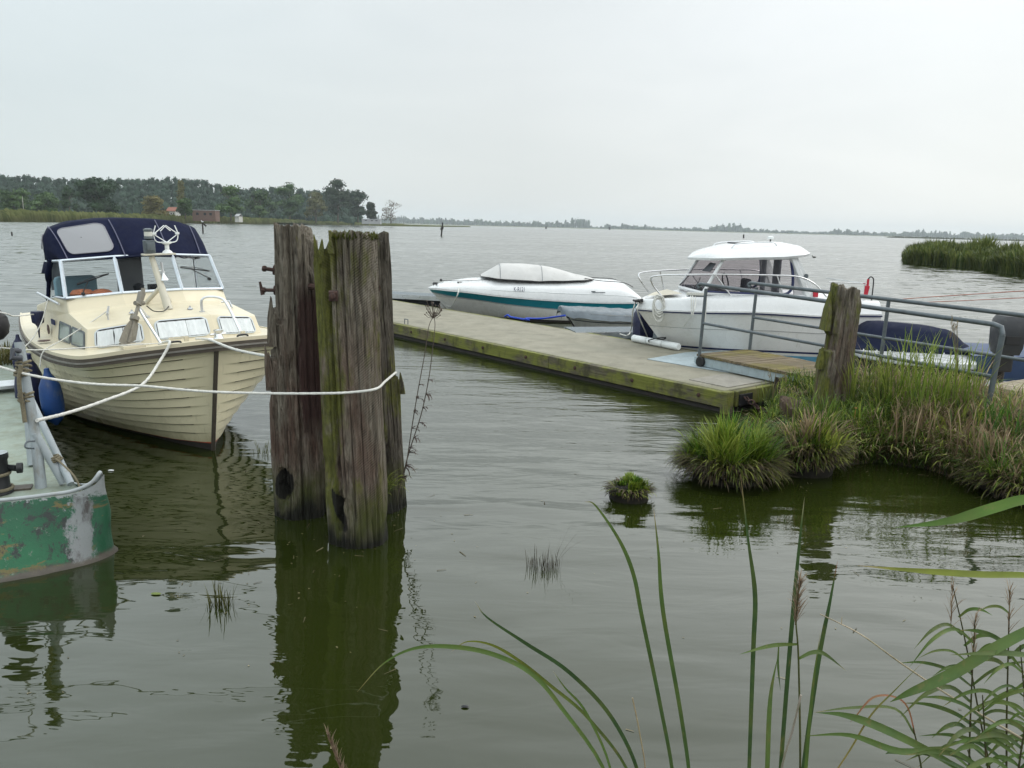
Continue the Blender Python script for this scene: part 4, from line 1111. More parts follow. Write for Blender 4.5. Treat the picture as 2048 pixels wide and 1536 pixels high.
m = MB(); NT, NV = 44, 34
m.loft([[canopy(t / NT, v / NV) for t in range(NT + 1)] for v in range(NV + 1)], False)
cn = m.build('canopy', M['navy'], cb, smooth=70); so_ = cn.modifiers.new('cloth', 'SOLIDIFY'); so_.thickness = .006
def cpatch(t0, t1, v0, v1, off, name, mat, parent, r=.25):
    o = []
    for cu, cv, a0 in ((t1, v1, 0), (t0, v1, 90), (t0, v0, 180), (t1, v0, 270)):
        sx, sy = (t1 - t0) * .16, (v1 - v0) * .18
        ox, oy = (-sx if cu == t1 else sx), (-sy if cv == v1 else sy)
        for k_ in range(5):
            a = R(a0 + 90 * k_ / 4); o.append((cu + ox + sx * math.cos(a), cv + oy + sy * math.sin(a)))
    ctr = (sum(p[0] for p in o) / len(o), sum(p[1] for p in o) / len(o))
    rings = []
    for f in (1, .75, .5, .25, .02):
        rg = []
        for (a, b_) in o:
            t, v = ctr[0] + (a - ctr[0]) * f, ctr[1] + (b_ - ctr[1]) * f
            p = canopy(t, v); du = canopy(t + .004, v) - canopy(t - .004, v); dv = canopy(t, v + .004) - canopy(t, v - .004)
            nn = du.cross(dv); nn = nn.normalized() if nn.length > 0 else Vector((0, 1, 0))
            if nn.dot(Vector((p.x, p.y + 3, p.z - 1.6))) < 0: nn = -nn
            rg.append(p + nn * off)
        rings.append(rg)
    mm = MB(); mm.loft(rings); return mm.build(name, mat, parent, smooth=60), [Vector(p) for p in rings[0]]
def edge_tube(pts, r, name, mat, parent): mm = MB(); mm.tube(pts + [pts[0]], r, 5, False); return mm.build(name, mat, parent, smooth=60)
for args in ((.235, .40, .035, .235), (.085, .165, .30, .40)):
    w_, eg = cpatch(*args, .012, 'canopy_window', M['vinyl'], cn); edge_tube(eg, .006, 'window_piping', simple('grey_piping', (.23, .23, .26), .7, .1, 9), w_)
pip = simple('canopy_seam', (.10, .105, .16), .8, .15, 9)
for t, v1 in ((.215, .9), (.425, .26), (.60, .26), (.755, .26)):
    mm = MB(); mm.tube([canopy(t + (.5 - t) * .0 * v, v) + Vector((0, .012, .008)) for v in [v1 * q / 14 for q in range(15)]], .006, 5); mm.build('canopy_seam', pip, cn, smooth=60)
mm = MB(); mm.tube([canopy(t / 30, 0) + Vector((0, .01, .0)) for t in range(31)], .014, 5); mm.build('canopy_hem', M['navyvinyl'], cn, smooth=60)
ct = MB(); ct.tube(smooth_line([(.80, -2.2, 1.75), (.83, -2.25, 1.62), (.82, -2.35, 1.5), (.83, -2.45, 1.3)], 4), [.03] * 4 + [.035] * 4 + [.022] * 5, 6); ct.build('canopy_strap', M['navy'], cn, smooth=60)
for sg in (1,): 
    fl_ = MB(); fl_.plate([(.82, -2.2, 1.72), (.84, -2.3, 1.60), (.86, -2.4, 1.60), (.82, -2.42, 1.72)], (.012, 0, 0)); fl_.build('canopy_flap', M['navy'], cn)
bkp = MB(); bkp.box((.60, -3.1, 1.60), (.14, .02, .50)); bkp.box((-.20, -3.1, 1.58), (.30, .02, .6)); bkp.build('canopy_rear_panel', M['interiorwood'], cn)
# things in the cockpit
b = MB(); b.box((.50, -2.65, 1.34), (.44, .12, .40)); b.box((.50, -2.55, 1.12), (.52, .5, .12)); b.build('helm_seat', M['seatblue'], cb, bevel=.05)
b = MB(); b.lathe([(.02, -.05), (.10, -.04), (.12, 0), (.09, .035), (.02, .045)], (.60, -1.90, 1.405), 12); b.lathe([(.02, -.05), (.09, -.04), (.11, 0), (.07, .03), (.02, .04)], (.42, -1.84, 1.405), 12)
tag(b.build('life_jacket', M['orange'], smooth=60, loc=(-2.88, 7.44, 0), rot=(0, R(1.78), math.pi + R(40.2))), 'orange life jackets heaped behind the cream boat windscreen', 'life jacket')
b = MB(); b.lathe([(.01, -.05), (.05, -.04), (.06, .02), (.02, .05)], (.05, -1.82, 1.44), 10); b.box((-.12, -1.85, 1.43), (.12, .08, .07)); b.build('instruments', M['hardware'], cb, smooth=40)
# mast with lights, horn and folded aerial
mc = simple('cream_mast_paint', (.52, .50, .42), .45, .1, 7, dirt=(.30, .27, .2), dirt_amt=.2)
ma = MB(); ma.tube([(-.02, -1.06, 1.26), (.015, -1.15, 1.53), (.055, -1.22, 1.80)], [.045, .034, .028], 10); ma.tube([(.01, -1.14, 1.5), (-.16, -1.44, 1.28)], [.022, .024], 8); ma.tube([(.01, -1.14, 1.5), (.12, -1.44, 1.28)], [.022, .024], 8)
mt = ma.build('mast', mc, cb, smooth=50)
b = MB(); b.box((-.01, -1.2, 1.825), (.32, .10, .018)); b.build('mast_platform', mc, mt, bevel=.004)
b = MB(); b.box((.075, -1.2, 1.905), (.10, .09, .13)); b.box((.075, -1.15, 1.905), (.075, .02, .085)); b.build('search_lamp', M['galv'], mt, bevel=.008)
b = MB(); b.lathe([(.02, 1.97), (.045, 1.985), (.045, 2.0), (.04, 2.005), (.04, 2.06), (.046, 2.065), (.046, 2.08), (.02, 2.09)], (.072, -1.2, 0), 14); nl = b.build('navigation_lamp', M['galv'], mt, smooth=40)
b = MB(); b.lathe([(.0415, 2.01), (.0415, 2.055)], (.072, -1.2, 0), 14); b.build('lens', M['lamp'], nl, smooth=40)
b = MB(); b.lathe([(.055, 1.834), (.045, 1.85), (.022, 1.87), (.022, 1.92), (.05, 1.935), (.05, 1.95)], (-.10, -1.2, 0), 12); sa = b.build('aerial_base', M['whiteplastic'], mt, smooth=40)
b = MB()
for sg in (1, -1):
    b.tube(smooth_line([(-.10 + sg * .02, -1.2, 1.94), (-.10 + sg * .10, -1.2, 1.955), (-.10 + sg * .12, -1.2, 2.03), (-.10 + sg * .095, -1.2, 2.115)], 4), .006, 5)
    b.tube([(-.10 + sg * .12, -1.2, 2.03), (-.10 + sg * .01, -1.21, 2.115), (-.10 - sg * .05, -1.2, 2.06)], .006, 5); b.tube([(-.10 + sg * .11, -1.2, 2.02), (-.10 + sg * .01, -1.19, 1.95)], .005, 5)
    b.box((-.10 + sg * .115, -1.2, 2.035), (.035, .03, .022))
b.build('folding_loops', M['whiteplastic'], sa, smooth=60)
b = MB(); b.lathe([(.012, .0), (.012, .10), (.016, .13), (.035, .165), (.045, .185), (.04, .186), (.02, .15)], (0, 0, 0), 14); b.build('horn', M['steel'], mt, smooth=60, loc=(-.015, -1.15, 1.745), rot=(R(182), R(4), 0))
b = MB(); b.tube([(-.045, -1.17, 1.64), (-.01, -1.15, 1.66), (.04, -1.17, 1.655)], .007, 5); b.build('horn_bracket', M['whiteplastic'], mt)
b = MB(); b.tube(smooth_line([(-.02, -1.04, 1.30), (.08, -.9, 1.27), (.2, -.8, 1.29), (.30, -.66, 1.36)], 5), .006, 5); b.build('cable', M['hardware'], cb, smooth=60)
# fittings
def handrail(pts, r, name='grab_rail'):
    mm = MB(); mm.tube(smooth_line(pts, 5), r, 8)
    for p in (pts[0], pts[-1]): mm.tube([Vector(p) + Vector((0, 0, .004)), Vector(p) - Vector((0, 0, .014))], r * 2.0, 10)
    return mm.build(name, M['alu'], cb, smooth=50)
b = MB(); b.tube([(.62, -.83, 1.285), (.50, -1.27, 1.31)], .013, 8); b.tube([(.60, -.9, 1.28), (.60, -.9, 1.225)], .009, 6); b.tube([(.53, -1.17, 1.30), (.53, -1.17, 1.25)], .009, 6); b.build('grab_rail', M['alu'], cb, smooth=50)
b = MB(); b.tube([(.86, -1.72, 1.325), (.875, -2.75, 1.36)], .014, 8)
for y in (-1.9, -2.5): b.tube([(.86, y, 1.33), (.83, y, 1.31)], .01, 6)
b.build('grab_rail', M['alu'], cb, smooth=50)
handrail([(-.27, -.80, 1.25), (-.275, -.80, 1.36), (-.33, -.78, 1.395), (-.43, -.70, 1.385), (-.47, -.62, 1.32), (-.52, -.42, 1.03)], .014, 'bow_handrail')
handrail([(.29, -.72, 1.25), (.40, -.60, 1.37), (.285, -.38, 1.03)], .013, 'anchor_stay')
b = MB(); b.tube([(-.66, -1.0, 1.24), (-.70, -1.18, 1.29), (-.62, -1.2, 1.285)], .011, 7); b.build('grab_rail', M['alu'], cb, smooth=50)
for (x, y) in ((-.2, -.95), (.36, -.98)):
    b = MB(); b.lathe([(.03, 0), (.028, .012), (.012, .02), (.01, .035), (.004, .036)], (x, y, 1.262), 10); b.build('deck_vent', M['steel'], cb, smooth=50)
for (x, y, mt_) in ((.30, .12, 'hardware'), (-.33, .10, 'hardware'), (.02, .16, 'alu')):
    b = MB(); b.tube(smooth_line([(x - .05, y, 1.08), (x - .04, y, 1.105), (x + .04, y, 1.105), (x + .05, y, 1.08)], 4), .010, 7); b.box((x, y, 1.083), (.11, .035, .012)); b.build('fairlead', M[mt_], cb, smooth=50)
b = MB(); b.lathe([(.05, 0), (.04, .02), (.03, .05), (.045, .07), (.045, .085), (.01, .09)], (-.13, .02, 1.08), 12); b.tube([(-.2, .02, 1.125), (-.05, .02, 1.125)], .012, 6); b.build('bollard', M['steel'], cb, smooth=45)
b = MB()
for x in (.10, .24, -.45): b.box((x, -.20, 1.075), (.04, .03, .045))
b.tube([(.09, -.2, 1.095), (.25, -.2, 1.095)], .006, 5); b.build('deck_fitting', M['railcap'], cb)
b = MB(); b.box((.54, -.36, 1.03), (.20, .16, .035)); b.build('anchor_pad', M['railcap'], cb, bevel=.006)
# side marks: two red brown oval vents, dark type plate
for (x, y, z, sx) in ((.895, -2.3, 1.0, .0), (1.03, -1.75, .955, 1)):
    b = MB(); 
    if sx: b.lathe([(.005, .0), (.055, .0), (.06, .006), (.005, .012)], (x, y, z), 14)
    else: b.lathe([(.005, .0), (.05, .0), (.055, .008), (.005, .014)], (x - .012, y, z), 14, 'X')
    b.build('oval_vent', simple('dark_red_vent', (.06, .022, .018), .5, .2, 9), cb, smooth=50)
b = MB()
for q in range(3): b.box((.868, -2.04 - q * .06, 1.10), (.012, .035, .055))
b.build('type_plate', M['navyline'], cb)
# anchor on its pad
an = MB(); A0, A1 = Vector((.565, -.42, 1.06)), Vector((.335, -.62, 1.52)); dd = (A1 - A0).normalized(); sd_ = Vector((.8, .5, .1)).normalized()
an.tube([A0, A0.lerp(A1, .5), A1], [.020, .017, .013], 8)
an.tube([A1 - dd * .05 - sd_ * .02, A1 + dd * .02], .02, 8)
for sg in (1, -1):
    f0 = A0 + dd * .0; an.loft([[f0 + sd_ * sg * .015 - dd * .01, f0 + sd_ * sg * .095 + dd * .02, f0 + sd_ * sg * .078 + dd * .16, f0 + sd_ * sg * .036 + dd * .25, f0 + sd_ * sg * .012 + dd * .2],
        [f0 + sd_ * sg * .015 - dd * .01 + Vector((.02, .03, 0)), f0 + sd_ * sg * .095 + dd * .02 + Vector((.02, .02, 0)), f0 + sd_ * sg * .078 + dd * .16 + Vector((.02, .02, 0)), f0 + sd_ * sg * .036 + dd * .25 + Vector((.01, .02, 0)), f0 + sd_ * sg * .012 + dd * .2 + Vector((.02, .03, 0))]], True, True, True)
an.tube([A0 + dd * .23, A0 + dd * .27], .042, 10); an.tube([A0 - dd * .01 - sd_ * .09, A0 - dd * .01 + sd_ * .09], .014, 8)
an.tube([A1 - dd * .16, A1 - dd * .03], [.03, .036], 9); an.tube([A1 - dd * .14 - sd_ * .06, A1 - dd * .14 + sd_ * .05], .022, 8)
CBM = Matrix.Translation((-2.88, 7.44, 0)) @ Matrix.Rotation(math.pi + R(40.2), 4, 'Z') @ Matrix.Rotation(R(1.78), 4, 'Y')
def cw(p): return CBM @ Vector(p)
tag(an.build('anchor', M['anchorgrey'], smooth=40, loc=(-2.88, 7.44, 0), rot=(0, R(1.78), math.pi + R(40.2))), 'grey folding anchor standing on the bow of the cream boat', 'anchor')
# fenders hanging from the cream boat
def fender(label, pos, r, L, mat, tilt, rope_to=None, group='fenders hung over boat sides'):
    t = thing('fender', label, 'fender', pos, group=group); t.rotation_euler = (tilt[0], tilt[1], 0)
    m = MB(); m.lathe([(.004, L * .56), (r * .22, L * .55), (r * .26, L * .50), (r * .34, L * .44), (r * .62, L * .36), (r * .92, L * .22), (r, L * .05), (r, -L * .15), (r * .93, -L * .30), (r * .66, -L * .42), (r * .3, -L * .49), (r * .2, -L * .52), (.004, -L * .53)], n=22)
    m.build('body', mat, t, smooth=60)
    e = MB(); e.lathe([(r * .10, -.012), (r * .20, 0), (r * .10, .012)], (0, 0, L * .49), 10, 'Y'); e.build('eye', M['ropewhite'], t)
    return t
fw1 = cw((1.155, -.96, .52)); fender('bright blue fender nearest the bow of the cream boat', fw1, .100, .52, M['fenderblue'], (.05, -.06))
fw2 = cw((1.235, -1.62, .53)); fender('dark navy fender behind the bright blue one on the cream boat', fw2, .125, .62, M['fendernavy'], (.08, .10))
fw3 = cw((1.17, -2.45, .72)); fender('small navy fender farthest aft along the cream boat side', fw3, .07, .42, M['fendernavy'], (0, 0))
cu_ = MB(); cu_.lathe([(.005, .07), (.062, .07), (.066, .05), (.058, -.05), (.03, -.07), (.012, -.10), (.006, -.22)], n=14)
tag(cu_.build('hanging_cup', M['fendernavy'], smooth=50, loc=cw((.97, -2.33, 1.13))), 'small dark blue cup shaped float hanging beside the cream cabin', 'float')

# ------------------------------------------------------------------ white sports boat with teal stripe
SO = aty(857, 577, 19.3); sbz = SO.z
sb = boat('sports_boat', 'white sports boat with teal stripe and grey cockpit cover', 'boat', (SO.x, SO.y, 0), -86, 0, 'boats moored at the pontoon')
S = [(.012, .0, .685), (.30, -.16, .70), (.55, -.45, .695), (.78, -1.0, .67), (.92, -1.7, .61), (.99, -2.8, .545), (1.0, -4.0, .51), (.97, -5.02, .52)]
W = [(.006, -.62), (.10, -.85), (.24, -1.2), (.45, -1.8), (.66, -2.4), (.80, -3.2), (.84, -4.1), (.84, -5.0)]
hs = Hull(S, W, -.25, 1.05, 6)
m = MB(); hs.skin(m, [.10, .3, .5, .7]); m.build('hull', M['hullgrey'], sb, smooth=40)
m = MB(); hs.skin(m, [-1, -.6, -.3, 0, .10]); m.build('hull_bottom', M['darkbottom'], sb, smooth=40)
# stripe widens aft
m = MB()
for sg in (1, -1):
    a = [hs.pt(i, .955) + hs.nrm[i] * .004 for i in range(hs.n)]
    lo = []
    for i in range(hs.n):
        f = i / (hs.n - 1); lo.append(hs.pt(i, .955 - lerp(.085, .46, f ** 1.1)) + hs.nrm[i] * .004)
    ups = [[(p.x * sg, p.y, p.z) for p in r] for r in (lo, a)]
    m.loft(ups, False, flip=(sg > 0))
m.build('teal_stripe', M['teal'], sb, smooth=50)
m = MB(); hs.skin(m, [.7, .8, .9, 1.0]); m.build('topside', M['gelcoat'], sb, smooth=40)
m = MB(); hs.rail(m, .985, .03, .022); m.build('rub_rail', M['gelcoat'], sb, smooth=40)
# a fine dark pinstripe under the stripe
m = MB(); 
for sg in (1, -1):
    lo, up_ = [], []
    for i in range(hs.n):
        f = i / (hs.n - 1); u = .955 - lerp(.085, .46, f ** 1.1)
        lo.append(hs.pt(i, u - .03) + hs.nrm[i] * .004); up_.append(hs.pt(i, u - .018) + hs.nrm[i] * .004)
    m.loft([[(p.x * sg, p.y, p.z) for p in r] for r in (lo, up_)], False, flip=(sg > 0))
m.build('pinstripe', M['navyline'], sb)
# deck moulding: crowned foredeck, coaming round the cockpit, stepped stern
rows = []
for i in range(hs.n):
    s = hs.S[i]; y = s.y; x = s.x
    top = interp([(-5.1, .60), (-5.0, .70), (-4.72, .93), (-4.5, .985), (-3.9, 1.0), (-2.6, .985), (-1.4, .985), (-.9, .945), (-.35, .85), (0, .705)], y)[0]
    ed = interp([(-5.1, .56), (-4.95, .68), (-4.6, .80), (-3.9, .83), (-2.6, .84), (-1.4, .83), (-.9, .81), (-.35, .76), (0, .70)], y)[0]
    row = []
    for (fx, fz) in ((1, None), (.985, .35), (.93, .8), (.86, 1.0), (.62, 1.55), (.3, 1.9), (0, 2.0)):
        z = s.z + .01 if fz is None else (lerp(s.z + .01, ed, fz) if fz <= 1 else lerp(ed, top, fz - 1))
        row.append((x * fx, y, z))
    rows.append([(a, b_, c_) for a, b_, c_ in row] + [(-a, b_, c_) for a, b_, c_ in row[-2::-1]])
m = MB(); m.loft(rows, False, flip=True)
e = rows[-1]; m.add(e, [tuple(range(len(e)))]); m.build('deck', M['gelcoat'], sb, smooth=30)
# styling lines in the deck side
m = MB()
for (z0, z1, y0, y1) in ((.80, .74, -.9, -3.6), (.735, .70, -3.2, -4.9)):
    for sg in (1, -1):
        pts = []
        for q in range(13):
            y = lerp(y0, y1, q / 12); r_ = min(rows, key=lambda rw: abs(rw[0][1] - y)); pts.append((sg * (r_[0][0] * .965), y, lerp(r_[0][2], r_[3][2], .55)))
        m.tube(pts, .006, 5)
m.build('deck_line', M['whiteplastic'], sb)
def cov(u, v):
    y = lerp(-1.25, -3.95, v)
    hw = interp([(-4, .30), (-3.7, .62), (-3.0, .74), (-2.2, .76), (-1.6, .70), (-1.25, .30)], y)[0]
    cz = interp([(-4, 1.01), (-3.7, 1.07), (-3.3, 1.165), (-2.65, 1.31), (-1.80, 1.325), (-1.70, 1.31), (-1.45, 1.15), (-1.25, 1.03)], y)[0]
    base = interp([(-4, 1.0), (-3.3, .975), (-2.6, .955), (-1.9, .975), (-1.25, 1.01)], y)[0]
    a = 2 * u - 1
    z = base + (cz - base) * (1 - abs(a) ** 3.4) + .012 * noise.noise(Vector((u * 6, v * 9, 2))) - .010 * abs(math.sin(v * 9.5)) * (1 - a * a)
    return Vector((-hw * a, y, z))
m = MB(); m.loft([[cov(u / 22, v / 40) for u in range(23)] for v in range(41)], False, flip=True)
cv_ = m.build('cockpit_cover', M['greycover'], sb, smooth=70)
for v0_ in (.165, .53):
    m = MB(); m.tube([cov(u / 22, v0_) + Vector((0, 0, .003)) for u in range(23)], .006, 5); m.build('cover_seam', M['greytarp'], cv_, smooth=60)
for sg in (0, 1):
    m = MB(); m.tube([cov(sg, v / 30) + Vector((0, 0, -.004)) for v in range(31)], .013, 6); m.build('cover_gap_line', M['blackline'], cv_, smooth=60)  # black tube in place of the dark gap under the cover edge
for sg in (1, -1):
    m = MB(); m.tube(smooth_line([(sg * .55, -3.7, 1.03), (sg * .62, -4.1, .985), (sg * .68, -4.6, .96), (sg * .66, -4.85, .86)], 4), .010, 6); m.build('stern_rail', M['hardware'], sb, smooth=60)
for (x, y, z) in ((-.18, -.16, .80), (-.42, -.75, .87), (.18, -.16, .80)):
    b = MB(); b.box((x, y, z), (.035, .12, .025)); b.tube([(x, y - .03, z), (x, y - .03, z - .04)], .01, 6); b.tube([(x, y + .03, z), (x, y + .03, z - .04)], .01, 6); b.build('cleat', M['hardware'], sb, bevel=.005)
b = MB(); b.lathe([(.02, 0), (.035, .01), (.03, .05), (.01, .06)], (0, -.30, .855), 10); b.build('bow_light', M['hardware'], sb, smooth=50)
b = MB(); b.tube([(-.05, -.34, .88), (-.40, -.75, .90), (-.58, -1.6, .965), (-.55, -1.95, 1.0)], .007, 5); b.build('deck_line_rope', M['hardware'], sb)
def lettering(txt, size, parent, loc, rot, mat, name='registration_number', sx=1.0):
    cu = bpy.data.curves.new(name, 'FONT'); cu.body = txt; cu.size = size; cu.extrude = .002; cu.align_x = 'CENTER'; cu.align_y = 'CENTER'
    o = bpy.data.objects.new(name, cu); col.objects.link(o); o.parent = parent; o.location = loc; o.rotation_euler = rot; o.scale = (sx, 1, 1)
    bpy.context.view_layer.update(); me = bpy.data.meshes.new_from_object(o); bpy.data.objects.remove(o)
    o = bpy.data.objects.new(name, me); col.objects.link(o); o.parent = parent; o.location = loc; o.rotation_euler = rot; o.scale = (sx, 1, 1)
    me.materials.clear(); me.materials.append(mat); return o
lettering('K-R121', .14, sb, (-.958, -2.13, .772), (R(84), 0, R(-90)), M['navyline'], sx=.62)
b = MB(); b.box((-.985, -3.98, .74), (.006, .30, .018)); b.box((-.985, -3.85, .76), (.006, .10, .02)); b.build('side_badge', M['galv'], sb)
SBM = Matrix.Translation((SO.x, SO.y, 0)) @ Matrix.Rotation(math.pi + R(-86), 4, 'Z')
def sw(p): return SBM @ Vector(p)

# ------------------------------------------------------------------ white cabin boat
WO = aty(1274, 618, 13.4)
wb = boat('cabin_boat', 'white cabin boat with smoked windows and bow rails behind the gangway', 'boat', (WO.x, WO.y, 0), -85, 0, 'boats moored at the pontoon')
S = [(.012, .0, .885), (.26, -.10, .90), (.52, -.28, .915), (.78, -.62, .93), (.93, -1.1, .945), (1.0, -1.7, .955), (1.02, -2.35, .93), (1.02, -2.75, .915), (1.01, -3.2, .945), (.98, -3.75, .95)]
W = [(.006, -.72), (.09, -.86), (.20, -1.05), (.38, -1.4), (.56, -1.75), (.70, -2.15), (.79, -2.6), (.82, -2.95), (.84, -3.3), (.84, -3.72)]
hw_ = Hull(S, W, -.25, .95, 6)
m = MB(); hw_.skin(m, [.40, .6, .8, .985]); m.build('hull', M['hullgrey'], wb, smooth=40)
m = MB(); hw_.skin(m, [-1, -.6, -.2, 0, .13, .27]); m.build('hull_bottom', M['lightblue'], wb, smooth=40)
m = MB(); hw_.skin(m, [.27, .285, .315]); hw_.skin(m, [.35, .40]); m.build('hull_stripe', M['hullgrey'], wb, smooth=40)
m = MB(); hw_.skin(m, [.315, .35]); m.build('navy_stripe', M['navyline'], wb, smooth=40)
m = MB(); hw_.rail(m, .70, .010, .004); m.build('chine_line', simple('hull_seam', (.30, .30, .30), .5, .1, 5), wb)
m = MB(); hw_.rail(m, .985, .020, .022); m.build('rub_rail', M['navyline'], wb, smooth=40)
m = MB(); hw_.rail(m, 1.0, .024, .026, .012); m.build('gunwale_edge', M['gelcoat'], wb, smooth=40)
# topside bulwark and foredeck moulding
rows = []
for i in range(hw_.n):
    s = hw_.S[i]; x, y = s.x, s.y
    up_ = interp([(-3.8, 1.16), (-2.4, 1.21), (-1.6, 1.20), (-.8, 1.15), (-.3, 1.10), (0, 1.04)], y)[0]
    ins = min(x, .13 + .02)
    ctr = interp([(-3.8, 1.10), (-1.3, 1.24), (-.95, 1.22), (-.55, 1.14), (-.2, 1.06), (0, 1.0)], y)[0]
    prof = [(x, s.z + .02), (x - ins * .25, lerp(s.z, up_, .45)), (x - ins * .6, lerp(s.z, up_, .85)), (x - ins * .9, up_), (max(0, x - ins * 1.25), up_ + .005), (max(0, x - ins * 1.8), lerp(up_, ctr, .6)), (x * .25, ctr), (0, ctr)]
    yb = .03 * (1 - i / hw_.n) if i < 3 else 0
    rows.append([(a, y + 0, z) for a, z in prof] + [(-a, y, z) for a, z in prof[-2::-1]])
m = MB(); m.loft(rows, False, flip=True); e = rows[-1]; m.add(e, [tuple(range(len(e)))]); m.build('topside', M['gelcoat'], wb, smooth=38)
b = MB(); b.loft([[(.30, -.35, 1.150), (.0, -.16, 1.115), (-.30, -.35, 1.150)], [(.46, -.62, 1.195), (0, -.62, 1.20), (-.46, -.62, 1.195)]], False, flip=True); b.build('foredeck_well', M['railcap'], wb)
# wheelhouse
p0 = mir([(.70, -2.62, 1.20), (.68, -1.6, 1.215), (.66, -.90, 1.225), (.30, -.80, 1.245)])
p1 = mir([(.63, -2.34, 1.81), (.62, -1.8, 1.80), (.60, -1.22, 1.775), (.28, -1.16, 1.78)])
pil = MB()
for a, r_ in ((2, .028), (5, .028), (0, .06), (7, .06)): pil.tube([p0[a], p1[a]], r_, 6)
pil.tube([p0[i] for i in range(8)], .030, 6); pil.tube([p1[i] for i in range(8)], .030, 6)
for sg in (1, -1): pil.plate([(sg * .70, -2.40, 1.20), (sg * .70, -2.80, 1.17), (sg * .645, -2.42, 1.83), (sg * .63, -2.30, 1.83)], (sg * -.03, 0, 0))
ph = pil.build('wheelhouse_frame', M['gelcoat'], wb, smooth=45)
for i, j in ((0, 1), (1, 2), (2, 3), (3, 4), (4, 5), (5, 6), (6, 7)):
    g = MB(); nn = qnorm((p0[i], p0[j], p1[j], p1[i])) * .005; g.plate([p0[i], p0[j], p1[j], p1[i]], nn); g.build('window_pane', M['smoked'], ph)
for sg in (1, -1):   # dark rubber gasket with a rounded aft end
    gk = MB(); pts = smooth_line([(sg * .665, -.93, 1.25), (sg * .69, -1.6, 1.235), (sg * .70, -2.15, 1.225), (sg * .70, -2.33, 1.30), (sg * .67, -2.36, 1.5), (sg * .635, -2.32, 1.78)], 6); gk.tube(pts, .022, 6); gk.build('window_gasket', M['navyline'], ph, smooth=60)
    lo = MB(); lo.plate([(sg * .668, -.92, 1.222), (sg * .69, -1.45, 1.205), (sg * .69, -1.45, 1.265), (sg * .668, -.95, 1.262)], (sg * .01, 0, 0)); lo.build('lower_trim', M['dash'], ph)
b = MB(); b.box((.50, -2.34, 1.50), (.16, .03, .58)); b.box((-.02, -2.36, 1.50), (.26, .03, .58)); b.build('rear_bulkhead', M['interiorwood'], wb)
b = MB(); b.box((-.25, -1.75, 1.30), (.30, .10, .30)); b.build('helm_seat', M['dash'], wb, bevel=.04)
b = MB(); b.box((0, -1.15, 1.24), (1.05, .36, .06)); b.tube([(-.30 + .13 * math.cos(a), -1.38 + .03 * math.sin(a), 1.40 + .13 * math.sin(a)) for a in [q * .5236 for q in range(13)]], .012, 6, False); b.build('dashboard', M['dash'], wb)
def roof(u, v):
    y = lerp(-.82, -2.70, v); hwid = .76 * (1 - abs(2 * v - 1.08) ** 6 * .55) * min(1, (.25 + v * 7) ** .5) 
    if v > .97: hwid *= .93
    a = 2 * u - 1
    crown = interp([(0, 0), (.04, .05), (.14, .12), (.35, .20), (.6, .225), (.8, .205), (.93, .14), (1, .03)], v)[0]
    lift = interp([(0, 1.765), (.3, 1.80), (.7, 1.83), (.9, 1.87), (1, 1.90)], v)[0]
    return Vector((-hwid * a, y + .0, lift + crown * (1 - abs(a) ** 3.2)))
m = MB(); rws = [[roof(u / 24, v / 30) for u in range(25)] for v in range(31)]; m.loft(rws, False, flip=True)
bot = [[Vector((p.x * .97, p.y, r_[0].z - .035)) for p in r_] for r_ in rws]; m.loft(bot, False)
ring_t = [r_[0] for r_ in rws] + rws[-1][1:] + [r_[-1] for r_ in rws[-2::-1]] + rws[0][-2:0:-1]
ring_b = [r_[0] for r_ in bot] + bot[-1][1:] + [r_[-1] for r_ in bot[-2::-1]] + bot[0][-2:0:-1]
m.loft([ring_t, ring_b], True); m.build('roof', M['gelcoat'], wb, smooth=60)
for sg in (1, -1):
    b = MB(); q = [roof(.5 - sg * .30, v) for v in (.30, .34, .5, .66, .70)]; b.tube(smooth_line([q[0], q[1] + Vector((0, 0, .045)), q[2] + Vector((0, 0, .05)), q[3] + Vector((0, 0, .045)), q[4]], 4), .010, 7); b.build('roof_rail', M['alu'], wb, smooth=60)
b = MB(); b.box((.03, -1.72, 2.012), (.34, .36, .022), rx=.05); b.build('roof_hatch', M['dash'], wb, bevel=.008)
b = MB(); b.tube([(-.02, -2.2, 2.03), (-.02, -2.2, 2.10)], .012, 7); b.build('lamp_mast', M['hardware'], wb)
b = MB(); b.lathe([(.02, 2.095), (.048, 2.10), (.048, 2.14), (.02, 2.15)], (-.02, -2.2, 0), 12); b.build('mast_lamp', M['whiteplastic'], wb, smooth=40)
# bow rails, one each side
for sg in (-1, 1):
    tp = smooth_line([(sg * .44, -.30, 1.14), (sg * .40, -.16, 1.30), (sg * .42, -.10, 1.42), (sg * .47, -.18, 1.475), (sg * .60, -.60, 1.51), (sg * .74, -1.3, 1.535), (sg * .80, -1.95, 1.54), (sg * .84, -2.35, 1.53), (sg * .87, -2.62, 1.43), (sg * .88, -2.85, 1.22)], 6)
    b = MB(); b.tube(tp, .0135, 8)
    for (yt, yb) in ((-1.12, -1.34), (-2.05, -2.16)):
        a_ = min(tp, key=lambda p: abs(p.y - yt)); b.tube([a_, (sg * (abs(a_.x) + .04), yb, 1.19)], .011, 7)
    if sg > 0: b.tube([min(tp, key=lambda p: abs(p.y + .5)), (sg * .62, -.62, 1.16)], .011, 7)
    b.build('bow_rail', M['steel'], wb, smooth=60)
b = MB(); b.tube([(.05, .02, 1.02), (-.10, -.05, 1.05), (-.15, .01, 1.03)], .025, 7); b.box((-.03, .0, 1.03), (.16, .14, .03)); b.build('bow_roller', M['hardware'], wb, smooth=50)
b = MB(); b.box((-.88, -.72, 1.19), (.05, .30, .012)); b.tube([(-.88, -.85, 1.205), (-.88, -.6, 1.205)], .02, 7); b.build('deck_cleat', M['galv'], wb, smooth=50)
